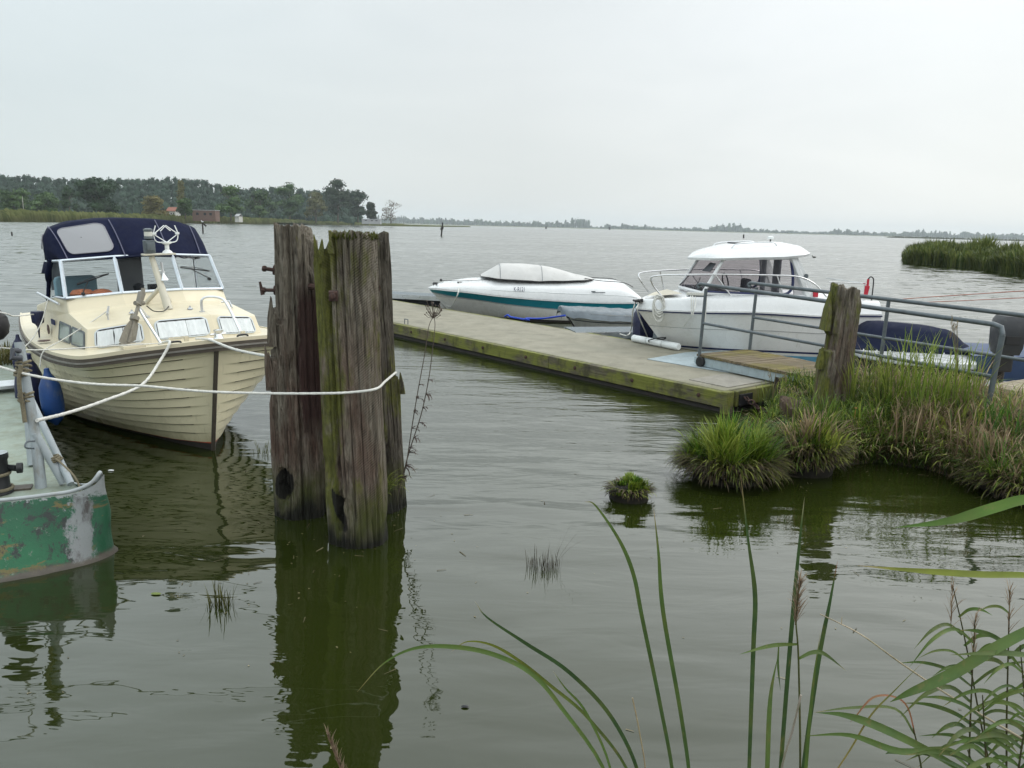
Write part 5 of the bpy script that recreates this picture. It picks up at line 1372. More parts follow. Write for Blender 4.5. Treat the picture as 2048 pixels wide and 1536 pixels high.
b = MB(); b.tube([(-.70, -2.95, 1.45), (-.72, -3.6, 1.43), (.72, -3.6, 1.43)], .009, 6); b.tube([(-.72, -3.55, 1.43), (-.74, -3.55, 1.15)], .009, 6); b.build('stern_rail', M['steel'], wb, smooth=60)
b = MB(); b.box((-.70, -2.75, 1.25), (.05, .08, .10)); b.build('side_light', M['red'], wb, bevel=.01)
b = MB(); b.lathe([(.004, .0), (.038, .0), (.04, .006), (.03, .012), (.004, .014)], (-.69, -2.57, 1.53), 12, 'X'); b.build('round_emblem', M['galv'], wb, smooth=50)
for sg in (-1, 1):
    w_ = MB(); w_.tube([(sg * .46, -.84, 1.275), (sg * .30, -.955, 1.45)], .007, 5); w_.tube([(sg * .36, -.80, 1.25), (sg * .38, -.89, 1.36)], .006, 5); w_.build('wiper', M['hardware'], ph)
b = MB(); b.loft([[(-.30, -.985, 1.56), (-.55, -1.03, 1.56), (-.54, -1.12, 1.69), (-.34, -1.10, 1.70)], [(-.30, -.975, 1.565), (-.55, -1.02, 1.565), (-.54, -1.11, 1.695), (-.34, -1.09, 1.705)]], True, True, True); b.build('interior_mirror', M['dash'], ph)
WBM = Matrix.Translation((WO.x, WO.y, 0)) @ Matrix.Rotation(math.pi + R(-85), 4, 'Z')
def ww(p): return WBM @ Vector(p)
# grey green ball fender at the stern, its line and red buoy light
fender('grey green ball fender at the stern of the white cabin boat', ww((-1.05, -3.55, .62)), .17, .44, simple('grey_green_fender', (.10, .135, .14), .5, .2, 6), (0, 0))
t = thing('buoy_light', 'red man overboard light clipped to a hooked stern pole', 'light', ww((-.78, -3.66, .93)))
b = MB(); b.tube(smooth_line([(0, 0, .1), (0, 0, .52), (-.02, 0, .60), (-.06, 0, .615), (-.09, 0, .58)], 4), .010, 7); b.build('pole', M['hardware'], t, smooth=60)
b = MB(); b.tube([(-.09, 0, .58), (-.09, 0, .46)], .02, 8); b.tube([(-.09, 0, .47), (-.11, 0, .28)], [.038, .030], 9); b.build('lamp', M['red'], t, smooth=60)
# ------------------------------------------------------------------ small tenders between the big boats
dg = thing('dinghy', 'small dinghy under a wrinkled slate grey tarpaulin', 'boat', atz(1124, 614, .52) * 1.0 - Vector((0, 0, .52)), math.pi + R(-82), 'boats moored at the pontoon')
S = [(.25, .0, .50), (.45, -.10, .50), (.62, -.5, .47), (.66, -1.3, .44), (.62, -2.6, .44)]; W = [(.10, -.35), (.22, -.5), (.38, -.8), (.48, -1.4), (.48, -2.55)]
hd = Hull(S, W, -.15, .9, 12); m = MB(); hd.skin(m, [-1, -.4, 0, .4, .8, .95]); m.build('hull', M['hullgrey'], dg, smooth=40)
m = MB(); hd.rail(m, .55, .018, .012); m.build('rub_rail', M['galv'], dg)
rows = []
for i in range(hd.n):
    s = hd.S[i]; row = []
    for q in range(-9, 10):
        a = q / 9; drop = (.14 + .03 * noise.noise(Vector((s.y * 3, a, 5)))) * max(0, abs(a) - .86) / .14
        wr = .035 * noise.noise(Vector((a * 2.5, s.y * 3.5, 1))) + .020 * noise.noise(Vector((a * 6, s.y * 9, 7)))
        row.append((s.x * a * 1.06 + (.02 * (1 if a > 0 else -1) if drop else 0), s.y + .04 - .08 * i / hd.n, s.z + .035 * (1 - a * a) - drop + wr))
    rows.append(row)
m = MB(); m.loft(rows, False); m.loft([[(p[0], p[1] + .02, p[2] - .10) for p in rows[0]], rows[0]], False); tp_ = m.build('tarpaulin', M['greytarp'], dg, smooth=60)
def finger(name, label, a, b_, wdt, z):
    t = thing(name, label, 'jetty', a, group='narrow grey finger jetties'); d = Vector((b_.x - a.x, b_.y - a.y, 0)); L = d.length; t.rotation_euler = (0, 0, math.atan2(d.y, d.x))
    m = MB()
    for q in range(6): m.box((L / 2, (q - 2.5) * wdt / 6, z), (L, wdt / 6 - .012, .03))
    m.build('deck_plank', simple('slate_plank', (.13, .155, .17), .6, .2, 5, sc=(.4, 4, 1)), t)
    m = MB()
    for s_ in (-1, 1): m.box((L / 2, s_ * (wdt / 2 + .01), z - .05), (L, .04, .12))
    m.build('edge_rail', M['alu'], t); m = MB(); m.tube([(.2, 0, z - .2), (L - .2, 0, z - .2)], .16, 10); m.build('float', M['dash'], t, smooth=60); return t
a_ = atz(1140, 657, .30); a_.z = 0; b_ = a_ + Vector((4.2, 1.0, 0)); finger('finger_jetty', 'grey finger jetty between the tarpaulin dinghy and the white cabin boat', a_, b_, .75, .27)
a_ = atz(895, 598, .30); a_.z = 0; b_ = a_ + Vector((-4.2, 1.3, 0)); finger('finger_jetty', 'grey finger jetty at the far end of the pontoon behind the piles', a_ + Vector((.1, 1.2, 0)), b_ + Vector((.1, 1.2, 0)), .8, .27)
pp = MB(); q = atz(888, 612, .27); pp.tube([(q.x, q.y + .25, -.6), (q.x, q.y + .25, .80)], .115, 14); pp.lathe([(.115, .8), (.08, .83), (.005, .84)], (q.x, q.y + .25, 0), 14)
tag(pp.build('pontoon_pile', simple('pale_concrete_pile', (.34, .34, .32), .8, .12, 4, dirt=(.2, .2, .17)), smooth=50), 'short pale round pile under the bow of the sports boat', 'pile')
om = thing('outboard_motor', 'dark blue covered outboard motor below the white cabin boat bow', 'outboard motor', (2.33, 14.25, 0), .3)
b = MB(); b.loft([[(-w_ * .13, -w_ * .15, z), (w_ * .13, -w_ * .15, z), (w_ * .15, 0, z), (w_ * .13, w_ * .15, z), (-w_ * .13, w_ * .15, z), (-w_ * .15, 0, z)] for z, w_ in ((.20, .86), (.34, 1.0), (.6, 1.02), (.72, .98), (.79, .75), (.82, .3))], True, True, True); b.build('cowl', M['fendernavy'], om, smooth=50)
b = MB(); b.tube([(0, 0, .22), (0, .02, -.3)], [.06, .045], 8); b.build('leg', M['dash'], om, smooth=50)
# ------------------------------------------------------------------ navy covered boat on the right
nb = thing('covered_boat', 'small white boat with a humped navy cover behind the railing', 'boat', (6.0, 10.9, 0), R(122), 'boats moored at the pontoon')
# local x across the view, y away from the viewer
nb.rotation_euler = (0, 0, R(-12))
m = MB(); dk = [(-1.0, .62, .50), (-.55, .12, .50), (.20, .02, .50), (.42, .10, .49), (.62, .75, .49), (.75, 2.6, .46), (-1.0, 2.6, .46), (-1.05, 1.0, .5)]
m.plate(dk, (0, 0, -.09)); m.build('foredeck', M['gelcoat'], nb, bevel=.02)
m = MB(); m.loft([[(x * .82, .25 + y * .9, -.1) for x, y, z in dk], [(x * .97, y, .40) for x, y, z in dk]], True, True); m.build('hull', M['darkbottom'], nb, smooth=40)
def hump(u, v):
    x = lerp(-1.05, .85, u); prof = interp([(0, .03), (.05, .12), (.11, .30), (.17, .365), (.3, .375), (.6, .34), (.74, .30), (.80, .24), (.88, .10), (.95, .04), (1, .02)], u)[0]
    y = lerp(.95, 2.7, v); arc = interp([(0, 0.0), (.10, .78), (.2, 1.0), (.55, .9), (.8, .6), (1, .15)], v)[0]
    return Vector((x, y + .12 * (u - .5), .52 + prof * arc + .008 * noise.noise(Vector((u * 6, v * 6, 3)))))
m = MB(); m.loft([[hump(u / 40, v / 20) for u in range(41)] for v in range(21)], False); m.loft([[hump(u / 40, 0) - Vector((0, 0, .14)) for u in range(41)], [hump(u / 40, 0) for u in range(41)]], False); m.build('cover', M['navyvinyl'], nb, smooth=50)
m = MB()
for q in range(9): p = hump(.08 + q * .1, 0.0) + Vector((0, -.008, -.02)); m.lathe([(.002, -.012), (.012, -.008), (.012, 0)], p, 7, 'Y')
m.build('cover_studs', M['steel'], nb)
# grey motor cowl at the right edge with a low blue cover beside it
mo_ = thing('outboard_motor', 'dark grey outboard motor cowl at the right edge behind the rail end', 'outboard motor', (5.95, 9.55, 0), R(-10))
b = MB(); b.loft([[(-.13 * a, -.17 * a, z), (.13 * a, -.17 * a, z), (.17 * a, .0, z), (.13 * a, .2 * a, z), (-.13 * a, .2 * a, z), (-.16 * a, 0, z)] for z, a in ((.84, .80), (.93, .95), (1.12, 1.0), (1.24, .93), (1.30, .75), (1.325, .4))], True, True, True); b.build('cowl', M['motor'], mo_, smooth=40)
b = MB(); b.box((0, .05, .74), (.17, .22, .24)); b.tube([(0, .08, .7), (0, .1, -.2)], .06, 8); b.build('leg', M['blackline'], mo_, bevel=.02)
b = MB(); b.box((0, -.172, 1.02), (.16, .012, .10)); b.build('handle_recess', M['blackline'], mo_, bevel=.004)
lb = MB()
def low(u, v): return Vector((lerp(-.75, 2.2, u), lerp(-.35, 1.4, v), .58 + .12 * math.sin(math.pi * min(1, u * 1.4 + .1)) * math.sin(math.pi * (.15 + .85 * v)) + .01 * noise.noise(Vector((u * 9, v * 5, 0)))))
lb.loft([[low(u / 26, v / 14) for u in range(27)] for v in range(15)], False); lb.loft([[low(u / 26, 0) - Vector((0, 0, .35)) for u in range(27)], [low(u / 26, 0) for u in range(27)]], False)
tag(lb.build('boat_cover', simple('blue_boat_cover', (.030, .055, .12), .6, .2, 4, bump=.2, bscale=8), smooth=60, loc=(7.35, 11.3, -.04), rot=(0, 0, R(-18))), 'low blue boat cover at the right edge below the motor cowl', 'boat cover')
# ------------------------------------------------------------------ green barge at the left edge
bg_ = thing('barge', 'green barge end with peeling paint and pale deck at the left edge', 'boat', (-2.68, 4.93, 0), math.atan2(.39, .92) - math.pi / 2)
BM = Matrix.Translation((-2.68, 4.93, 0)) @ Matrix.Rotation(math.atan2(.39, .92) - math.pi / 2, 4, 'Z'); BI = BM.inverted()
def bl(x, y, z): return BI @ Vector((x, y, z))
wl_ = [(-6.2, 2.7), (-4.4, 3.75), (-3.09, 4.50), (-2.86, 4.66), (-2.73, 4.77), (-2.66, 4.88), (-2.64, 5.01), (-2.72, 5.12), (-2.98, 5.35), (-3.6, 6.15), (-4.85, 7.9), (-7.0, 11.1)]
tp = [(-6.3, 3.0), (-4.5, 4.1), (-3.19, 4.72), (-2.96, 4.82), (-2.81, 4.885), (-2.68, 4.90), (-2.625, 4.93), (-2.70, 5.01), (-2.97, 5.20), (-3.55, 6.02), (-4.78, 7.75), (-6.9, 11.0)]
zt = [.44, .43, .425, .43, .44, .49, .56, .47, .40, .39, .39, .39]
def den(a, n=6): return smooth_line([(x, y, z) for x, y, z in a], n)
lo = den([(x, y, .0) for x, y in wl_]); hi = den([(x, y, z) for (x, y), z in zip(tp, zt)])
rings = []
for f in [-.35, 0, .04, .08] + [.08 + .92 * q / 22 for q in range(1, 23)]:
    rw = []
    for a, b_ in zip(lo, hi):
        p = a.lerp(b_, f) if f > 0 else Vector((a.x * .98 - .03, a.y, f))
        dent = .012 * noise.noise(Vector((p.x * 3, p.y * 3, p.z * 5)))
        rw.append(bl(p.x + dent, p.y + dent, p.z))
    rings.append(rw)
m = MB(); m.loft(rings, False); hl_ = m.build('hull', M['bargepaint'], bg_, smooth=60)
cx = [(p + Vector((-.025, .0, .012 + .006 * noise.noise(p * 6)))) for p in hi]
cap = MB(); cap.tube([bl(*p) for p in cx], [.013 if i < 38 else max(.006, .013 - (i - 38) * .002) for i in range(len(cx))], 8); cap.build('bulwark_cap', M['bargewhite'], bg_, smooth=60)
dp = [(x - .03, y + .03) for x, y in tp]
m = MB(); m.add([bl(x, y, .385) for x, y in tp[1:]] , [tuple(range(len(tp) - 1))]); m.build('deck', M['bargedeck'], bg_)
m = MB()
for (x, y, sx, sy, c_) in ((-3.30, 5.10, .16, .10, 0),): m.box(bl(x, y, .392), (sy, sx, .012))
m.build('deck_patch', M['rubrail'], bg_)
# grey frame: post, braces, rope lashings
pb, pt = aty(82, 972, 5.14), aty(38, 684, 5.22)
pst = MB(); pst.tube([bl(*pb) - Vector((0, 0, .03)), bl(*aty(72, 880, 5.17)), bl(*pt)], [.036, .034, .030], 12); po_ = pst.build('post', M['bargegrey'], bg_, smooth=50)
for a, b_, r in ((aty(70, 866, 5.16), aty(127, 966, 5.2), .027), (aty(62, 800, 5.5), aty(142, 968, 5.14), .024), (aty(58, 815, 5.7), aty(66, 930, 5.6), .036)):
    b = MB(); b.tube([bl(*a), bl(*b_)], r, 10); b.build('brace', M['bargegrey'], bg_, smooth=50)
b = MB(); b.tube([bl(*p) for p in smooth_line([aty(70, 882, 5.12), aty(54, 884, 5.08), aty(51, 895, 5.06), aty(68, 897, 5.1)], 4)], .006, 6); b.build('ring_hook', M['galv'], bg_, smooth=60)
b = MB(); b.tube([bl(*aty(40, 702, 5.2)), bl(*aty(26, 700, 5.16)), bl(*aty(24, 716, 5.14)), bl(*aty(44, 716, 5.18))], .02, 7); b.build('post_bracket', M['dash'], bg_, smooth=60)
b = MB(); q = bl(*atz(-2, 985, .39)); b.lathe([(.085, 0), (.08, .02), (.070, .04), (.066, .22), (.074, .235), (.074, .262), (.05, .268), (.005, .27)], q, 18); b.tube([q + Vector((-.02, .06, .16)), q + Vector((.03, .12, .165))], .022, 8); b.lathe([(.01, .115), (.035, .118), (.035, .15), (.01, .153)], (q.x + .02, q.y, q.z + .163), 9, 'Y'); b.build('bollard', M['hardware'], bg_, smooth=45)
b = MB(); b.lathe([(.005, 0), (.066, 0), (.07, .004), (.005, .008)], (q.x, q.y, q.z + .268), 18); b.build('bollard_top', M['bargegrey'], bg_, smooth=45)
for z in (.03, .13):
    b = MB(); b.tube([(q.x + (.082 if z < .1 else .072) * math.cos(a), q.y + (.082 if z < .1 else .072) * math.sin(a), q.z + z + .006 * a / 6) for a in [k_ * .3 for k_ in range(22)]], .011, 6); b.build('rope_turn', M['ropebrown'], bg_, smooth=60)
lash = MB()
for (px_, py_, n_, yy) in ((47, 725, 3, 5.21), (44, 745, 2, 5.2), (52, 788, 3, 5.19)):
    for k_ in range(n_):
        c = bl(*aty(px_, py_ + k_ * 7, yy)); lash.tube([(c.x + .042 * math.cos(a), c.y + .042 * math.sin(a), c.z + .012 * math.sin(a * 1.3 + k_)) for a in [q2 * .45 for q2 in range(15)]], .009, 6, False)
lash.tube([bl(*p) for p in smooth_line([aty(42, 730, 5.14), aty(38, 760, 5.13), aty(41, 790, 5.13), aty(46, 815, 5.14), aty(50, 845, 5.13)], 4)], [.014] * 17, 6)
lash.build('lashing', M['ropebrown'], bg_, smooth=60)
lr_ = MB(); lr_.tube([bl(*p) for p in smooth_line([aty(104, 912, 5.2), aty(122, 926, 5.14), aty(145, 948, 5.08), aty(157, 968, 5.06), aty(160, 985, 5.03)], 5)], .007, 6)
for k_ in range(3):
    c = bl(*aty(106 + k_ * 4, 914 + k_ * 3, 5.2)); lr_.tube([(c.x + .032 * math.cos(a), c.y + .032 * math.sin(a), c.z + .01 * math.sin(a)) for a in [q2 * .45 for q2 in range(15)]], .008, 6, False)
lr_.build('brace_rope', M['ropebrown'], bg_, smooth=60)
b = MB(); pa, pc = atz(-40, 777, .46), atz(36, 770, .46); b.plate([bl(pa.x, pa.y, .43), bl(pc.x, pc.y, .43), bl(pc.x - .2, pc.y + .28, .43), bl(pa.x - .2, pa.y + .28, .43)], (0, 0, .03)); b.build('deck_threshold', M['alu'], bg_)
b = MB(); random.seed(14); pm = atz(10, 712, .46)
for _ in range(500): b.blade(bl(pm.x + random.uniform(-.5, .25), pm.y + random.uniform(-.3, .5), .39), random.uniform(0, 6.3), random.uniform(0, .8), random.uniform(.06, .24), .02, .8, 2, (.05, .05, .015), pick((.09, .10, .02), (.20, .17, .07)))
b.build('deck_weeds', M['leaf'], bg_)
# black fender hanging from a post just outside the frame
fb_ = thing('fender', 'big black ball fender hanging at the left edge above the barge', 'fender', (-3.97, 6.0, 1.37), group='fenders hung over boat sides')
b = MB(); b.lathe([(.004, .16), (.03, .155), (.035, .13), (.075, .105), (.115, .05), (.125, -.01), (.115, -.07), (.075, -.115), (.02, -.132), (.004, -.133)], n=24); b.build('body', M['rubber'], fb_, smooth=60)
b = MB(); b.tube([bl(-4.35, 6.05, .38), bl(-4.35, 6.05, 2.3)], .035, 10); b.tube([bl(-4.35, 6.05, 2.05), bl(-3.97, 6.0, 2.0)], .02, 8); b.build('post', M['bargegrey'], bg_, smooth=50)
b = MB(); b.tube([(0, 0, .15), (0, 0, .63)], .008, 6); b.build('lanyard', M['ropewhite'], fb_)
# ------------------------------------------------------------------ ropes
def rope(name, label, pts, r, mat='ropewhite', n=6, cat='rope', group=None):
    m = MB(); P = smooth_line(pts, n)
    # two-strand lay: gentle bead so that the line does not look like wire
    rr = [r * (1 + .10 * math.sin(i * 2.2)) for i in range(len(P))]
    m.tube(P, rr, 7); o = m.build(name, M[mat], smooth=70); return tag(o, label, cat, group)
P3 = lambda L: [aty(x, y, Y) for x, y, Y in L]
GR = 'mooring ropes of the cream boat'
rope('mooring_rope', 'white rope from the cream bow sagging to the barge post', [cw((.40, .10, 1.11)), cw((.385, .245, 1.125))] + P3([(320, 722, 6.85), (283, 770, 6.5), (205, 803, 5.9), (135, 826, 5.5), (74, 841, 5.14)]), .0125, n=14, group=GR)
rope('mooring_rope', 'long pale rope looped round the front mooring pile from the left edge', P3([(-60, 715, 5.3), (0, 734, 5.25), (60, 750, 5.12), (130, 762, 5.15), (200, 769, 5.15), (285, 772, 5.15), (360, 779, 5.14), (430, 784, 5.12), (545, 787, 5.10), (640, 787, 5.09), (700, 785, 5.10), (751, 778, 5.12), (770, 763, 5.45), (789, 747, 5.83), (792, 745, 5.98)]), .0088, n=12, group=GR)
rope('mooring_rope', 'short white rope from the cream bow to the left mooring pile', [cw((.12, .14, 1.12)), cw((.07, .345, 1.13))] + P3([(470, 699, 6.6), (548, 715, 5.78)]), .0115, n=14, group=GR)
rope('mooring_rope', 'thin grey line from the left edge across the cream cabin windows', P3([(-50, 690, 6.0), (20, 697, 6.1), (70, 700, 6.2), (130, 698, 6.4), (220, 692, 6.8)]) + [cw((.36, .10, 1.10))], .0055, n=10, group=GR)
rope('fender_rope', 'yellowed line from the black fender to the cup beside the cream cabin', P3([(-10, 622, 5.98), (15, 628, 6.0), (30, 632, 6.5)]) + [cw((1.0, -2.33, 1.17))], .006, 'ropewhite', 8)
GF = 'lines holding the fenders of the cream boat'
rope('fender_rope', 'line from the cream roof grab rail to the bright blue fender', [cw(p) for p in ((.56, -1.05, 1.30), (.70, -1.02, 1.22), (.84, -.98, 1.15), (1.0, -.98, 1.06), (1.17, -1.0, .96), (1.215, -.99, .82))], .006, group=GF)
rope('fender_rope', 'line from the cream side rail to the dark navy fender', [cw(p) for p in ((.87, -2.2, 1.34), (.98, -2.05, 1.12), (1.12, -1.85, .97), (1.245, -1.68, .90), (1.285, -1.62, .85))], .006, group=GF)
rope('mooring_rope', 'short white line from the sports boat bow down to the pontoon', [sw((-.44, -.75, .875)), sw((-.50, -.74, .80)), aty(915, 590, 18.4), atz(903, 612, .29), atz(893, 611, .285)], .012, n=6)
GB = 'bow lines of the white cabin boat'
rope('mooring_rope', 'pale line from the white bow straight down to the pontoon edge', [ww((-.10, -.0, 1.03)), ww((-.14, .02, .85)), atz(1290, 662, .45), atz(1296, 677, .29)], .011, group=GB)
rope('mooring_rope', 'pale line slanting left from the white bow to the pontoon', [ww((0, .03, 1.0)), ww((.03, .06, .85)), atz(1262, 660, .36), atz(1254, 671, .29), atz(1240, 668, .285)], .011, group=GB)
rope('mooring_rope', 'thin line hanging from the side cleat of the white cabin boat', [ww((-.885, -.70, 1.20)), ww((-1.0, -.68, 1.10)), ww((-1.02, -.62, .90)), atz(1351, 676, .40), atz(1350, 688, .285)], .007, group=GB)
ck = MB(); random.seed(6)
for k_ in range(9):
    c = ww((-.46 - .02 * random.random(), -.24 + .02 * random.random(), 1.12 - .012 * k_)); w_ = random.uniform(.05, .10); h_ = random.uniform(.10, .19); ph_ = random.uniform(-.5, .5)
    ck.tube([(c.x + w_ * math.sin(a + ph_ * .4), c.y - .05 + .015 * math.cos(a * 2 + k_), c.z - h_ * .55 + h_ * math.cos(a)) for a in [q2 * .42 for q2 in range(16)]], .010, 6)
tag(ck.build('rope_coil', M['ropewhite'], smooth=60), 'coil of pale rope hung on the bow rail of the white cabin boat', 'rope')
ck = MB()
for k_ in range(4):
    c = ww((-.88, -.72, 1.215 + .008 * k_)); ck.tube([(c.x + .15 * math.cos(a), c.y + .03 * math.sin(a), c.z) for a in [q2 * .45 for q2 in range(15)]], .010, 6)
for dx in (-.10, -.07, .14):
    c = ww((-.90, -.72, 1.2)); ck.tube(smooth_line([(c.x + dx, c.y - .02, c.z), (c.x + dx, c.y - .10, c.z - .06), (c.x + dx * .9, c.y - .135, c.z - (.30 if dx < 0 else .42))], 4), .008, 6)
tag(ck.build('rope_coil', M['ropewhite'], smooth=60), 'grey rope bundled round the side cleat of the white cabin boat', 'rope')
rope('blue_rope', 'bright blue rope knotted at the far edge of the pontoon', [atz(1010, 633, .285), atz(1016, 630, .33), atz(1022, 634, .30), atz(1045, 638, .29), atz(1058, 640, .30), atz(1052, 637, .32), atz(1085, 637, .28), atz(1130, 631, .42)], .02, 'ropeblue', 5)
rope('cord', 'upper thin red cord stretched in at the right edge', P3([(1788, 600, 14), (1840, 595.5, 13.8), (2060, 581, 13)]), .007, 'ropered', 5, group='red cords at the right edge')
rope('cord', 'lower thin red cord stretched in at the right edge', P3([(1815, 602, 13.5), (1860, 604, 13.3), (2060, 595, 12.6)]), .006, 'ropered', 5, group='red cords at the right edge')
# white foam fender lying along the pontoon edge
fa, fb2 = atz(1266, 676, .335), atz(1358, 694, .335)
t = thing('foam_fender', 'white plastic tube fender lying on the pontoon edge under the bow', 'fender', fa); d = (fb2 - fa); t.rotation_euler = (0, 0, math.atan2(d.y, d.x)); L = Vector((d.x, d.y)).length
for k_ in range(3):
    b = MB(); a0, a1 = L * (k_ / 3 + .004), L * ((k_ + 1) / 3 - .004); b.lathe([(.01, a0), (.05, a0), (.062, a0 + .015), (.062, a1 - .015), (.05, a1), (.01, a1)], n=12, axis='X'); b.build('segment', M['whiteplastic'], t, smooth=45)
b = MB(); b.tube(smooth_line([(L * .42, -.06, .0), (L * .45, -.10, .03), (L * .52, -.10, .06), (L * .60, -.05, .09), (L * .70, .02, .11), (L * .66, .0, .075), (L * .55, -.03, .07)], 4), .010, 6); b.build('tie', M['hardware'], t, smooth=60)

# ------------------------------------------------------------------ old posts on the bank
def rpost(th, z):
    c, s = math.cos(th), math.sin(th); r = .145 / max(abs(c), abs(s)) ** .75
    a = angd(th, math.pi)
    if abs(a) < 1.0:
        if .98 < z < 1.16: r -= .035 * math.cos(a)
        elif z >= 1.16: r -= .0
        if z <= .98: r += .035 * math.cos(a)
    b_ = angd(th, -math.pi / 2 - .18); r -= .014 * math.exp(-(b_ / .07) ** 2) * min(1, max(0, z))
    if z > 1.5: r -= .035 * max(0, math.cos(th + .3)) * min(1, (z - 1.5) / .1)
    return r
op, om_ = pile('old_post', 'old square timber post standing on the grassy bank, notched on the left', (3.52, 8.64, -.02), (.035, 0, 0), rpost, lambda th: 1.69 - .07 * max(0, math.cos(th)) - (.05 if abs(angd(th, -1.9)) < .25 else 0), M['postwood'], -.3, 64, 90, .016, 21.0, grp=None)
splinter(om_, (-.145, -.03, 1.20), .42, .03, .09, (.02, 0)); splinter(om_, (-.165, -.05, .78), .24, .035, .06, (.015, 0))
om_.build('shaft', M['postwood'], op, smooth=42)
sp_, sm_ = pile('stump', 'short rotten wooden stump among the grass beside the pontoon', (2.98, 8.25, 0), (0, 0, 0), lambda th, z: .12 / max(abs(math.cos(th)), abs(math.sin(th))) ** .6 * (1.15 - .3 * z), lambda th: .44 - .05 * math.cos(th + 1), simple('rotten_brown_wood', (.085, .060, .042), .9, .4, 9, bump=.8, bscale=18), -.3, 40, 30, .03, 30.0, grp=None)
sm_.build('shaft', sp_.get('x') or bpy.data.materials['rotten_brown_wood'], sp_, smooth=45)

# ------------------------------------------------------------------ right bank, grass, tussocks
fr_ = [atz(x, y) for x, y in ((1600, 838), (1570, 862), (1510, 905), (1480, 940), (1600, 955), (1690, 930), (1760, 925), (1850, 938), (1930, 965), (2010, 995), (2120, 1010), (2300, 1040))]
bk_ = [Vector(p) for p in ((3.35, 10.0, 0), (3.4, 9.9, 0), (3.5, 9.8, 0), (3.9, 9.7, 0), (4.2, 9.4, 0), (4.6, 9.2, 0), (5.0, 8.8, 0), (5.5, 8.5, 0), (6.2, 8.4, 0), (7.5, 8.6, 0), (9.5, 9.5, 0), (12, 10, 0))]
def bank_z(d): return .30 * min(1, d * 3.2) if d < .3 else .29 + .14 * (d - .3)
m = MB(); rws = []
for d in (-.06, 0, .05, .12, .22, .35, .5, .7, .85, 1.0):
    rw = []
    for a, b_ in zip(fr_, bk_):
        p = a.lerp(b_, d); z = -.25 if d < 0 else bank_z(d) + .05 * noise.noise(Vector((p.x * 2, p.y * 2, 0))); rw.append((p.x, p.y, z))
    rws.append(rw)
rws.append([(p[0], p[1] + .15, -.3) for p in rws[-1]])
m.loft(rws, False); tag(m.build('right_bank_ground', M['soil'], smooth=60), kind='structure')
random.seed(77)
GD0, GD1 = (.040, .075, .010), (.13, .215, .028)       # fresh grass
GY0, GY1 = (.16, .22, .028), (.34, .38, .075)           # yellow green
GB0, GB1 = (.13, .088, .050), (.44, .34, .21)           # straw / brown
GG0, GG1 = (.05, .08, .03), (.13, .185, .07)          # grey green
g = MB()
def bank_pt():
    t = random.random() ** .9 * 9.0; i = int(t); f = t - i; d = random.random() ** 1.15
    a = fr_[i + 1].lerp(fr_[i + 2], f); b_ = bk_[i + 1].lerp(bk_[i + 2], f); p = a.lerp(b_, d); return p, d
def nearpost(p): return math.hypot(p.x - 3.45, p.y - 8.3) < .42 or (p.x < 3.95 and p.y > 8.6)
for _ in range(17500):
    p, d = bank_pt(); z = bank_z(d) - .02
    patch = noise.noise(Vector((p.x * 1.25, p.y * 1.25, 5))); p2 = noise.noise(Vector((p.x * 2.7, p.y * 2.7, 15)))
    brown = 1.0 / (1 + math.exp(-9 * (patch + .30 * (1 if 4.0 < p.x < 5.6 else -1.2) + .02)))
    rv = random.random()
    if rv < brown * .62: c = pick(GB0, GB1)
    elif rv < .62: c = pick(GD0, GD1)
    elif rv < .88: c = pick(GY0, GY1)
    else: c = pick(GG0, GG1)
    L = random.uniform(.22, .50) * (1 + .35 * p2) * (.75 + .35 * min(1, d * 2))
    if p.x < 3.45: L *= .42
    if math.hypot(p.x - 2.96, p.y - 8.0) < .22: L *= .4
    if p.x > 5.2 and d > .3: L *= .75
    if nearpost(p): L *= .45
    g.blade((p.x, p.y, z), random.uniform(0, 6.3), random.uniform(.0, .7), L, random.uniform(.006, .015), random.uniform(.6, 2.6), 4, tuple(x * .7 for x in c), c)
# overhang along the water: long blades falling outwards, dead ones beneath
for _ in range(3000):
    t = random.random() * 8.5; i = int(t); a = fr_[i + 2].lerp(fr_[i + 3], t - i); d = random.uniform(-.02, .16)
    b_ = bk_[i + 2].lerp(bk_[i + 3], t - i); p = a.lerp(b_, max(0, d)); az = math.atan2(a.y - b_.y, a.x - b_.x) + random.gauss(0, .7)
    c = pick(GB0, tuple(x * .6 for x in GB1)) if random.random() < .38 else (pick(GD0, GD1) if random.random() < .75 else pick(GY0, GY1))
    g.blade((p.x, p.y, bank_z(max(0, d)) * .9 + .03), az, random.uniform(.2, .9), random.uniform(.25, .52), random.uniform(.006, .013), random.uniform(1.1, 2.3), 5, tuple(x * .7 for x in c), c)
tag(g.build('bank_grass', M['leaf']), 'mixed green and straw coloured grass over the right bank', 'grass', kind='stuff')
for _ in range(2100):
    p, d = bank_pt()
    if nearpost(p): continue
    c = pick((.22, .16, .09), (.50, .40, .25)) if random.random() < .5 else pick(GY0, GY1)
    L = random.uniform(.35, .62) * (.35 if p.x < 3.45 else 1)
    g.blade((p.x, p.y, bank_z(d)), random.uniform(0, 6.3), random.uniform(.1, 1.0), L, random.uniform(.008, .016), random.uniform(1.2, 2.9), 7, tuple(x * .8 for x in c), c, random.uniform(-1, 1))
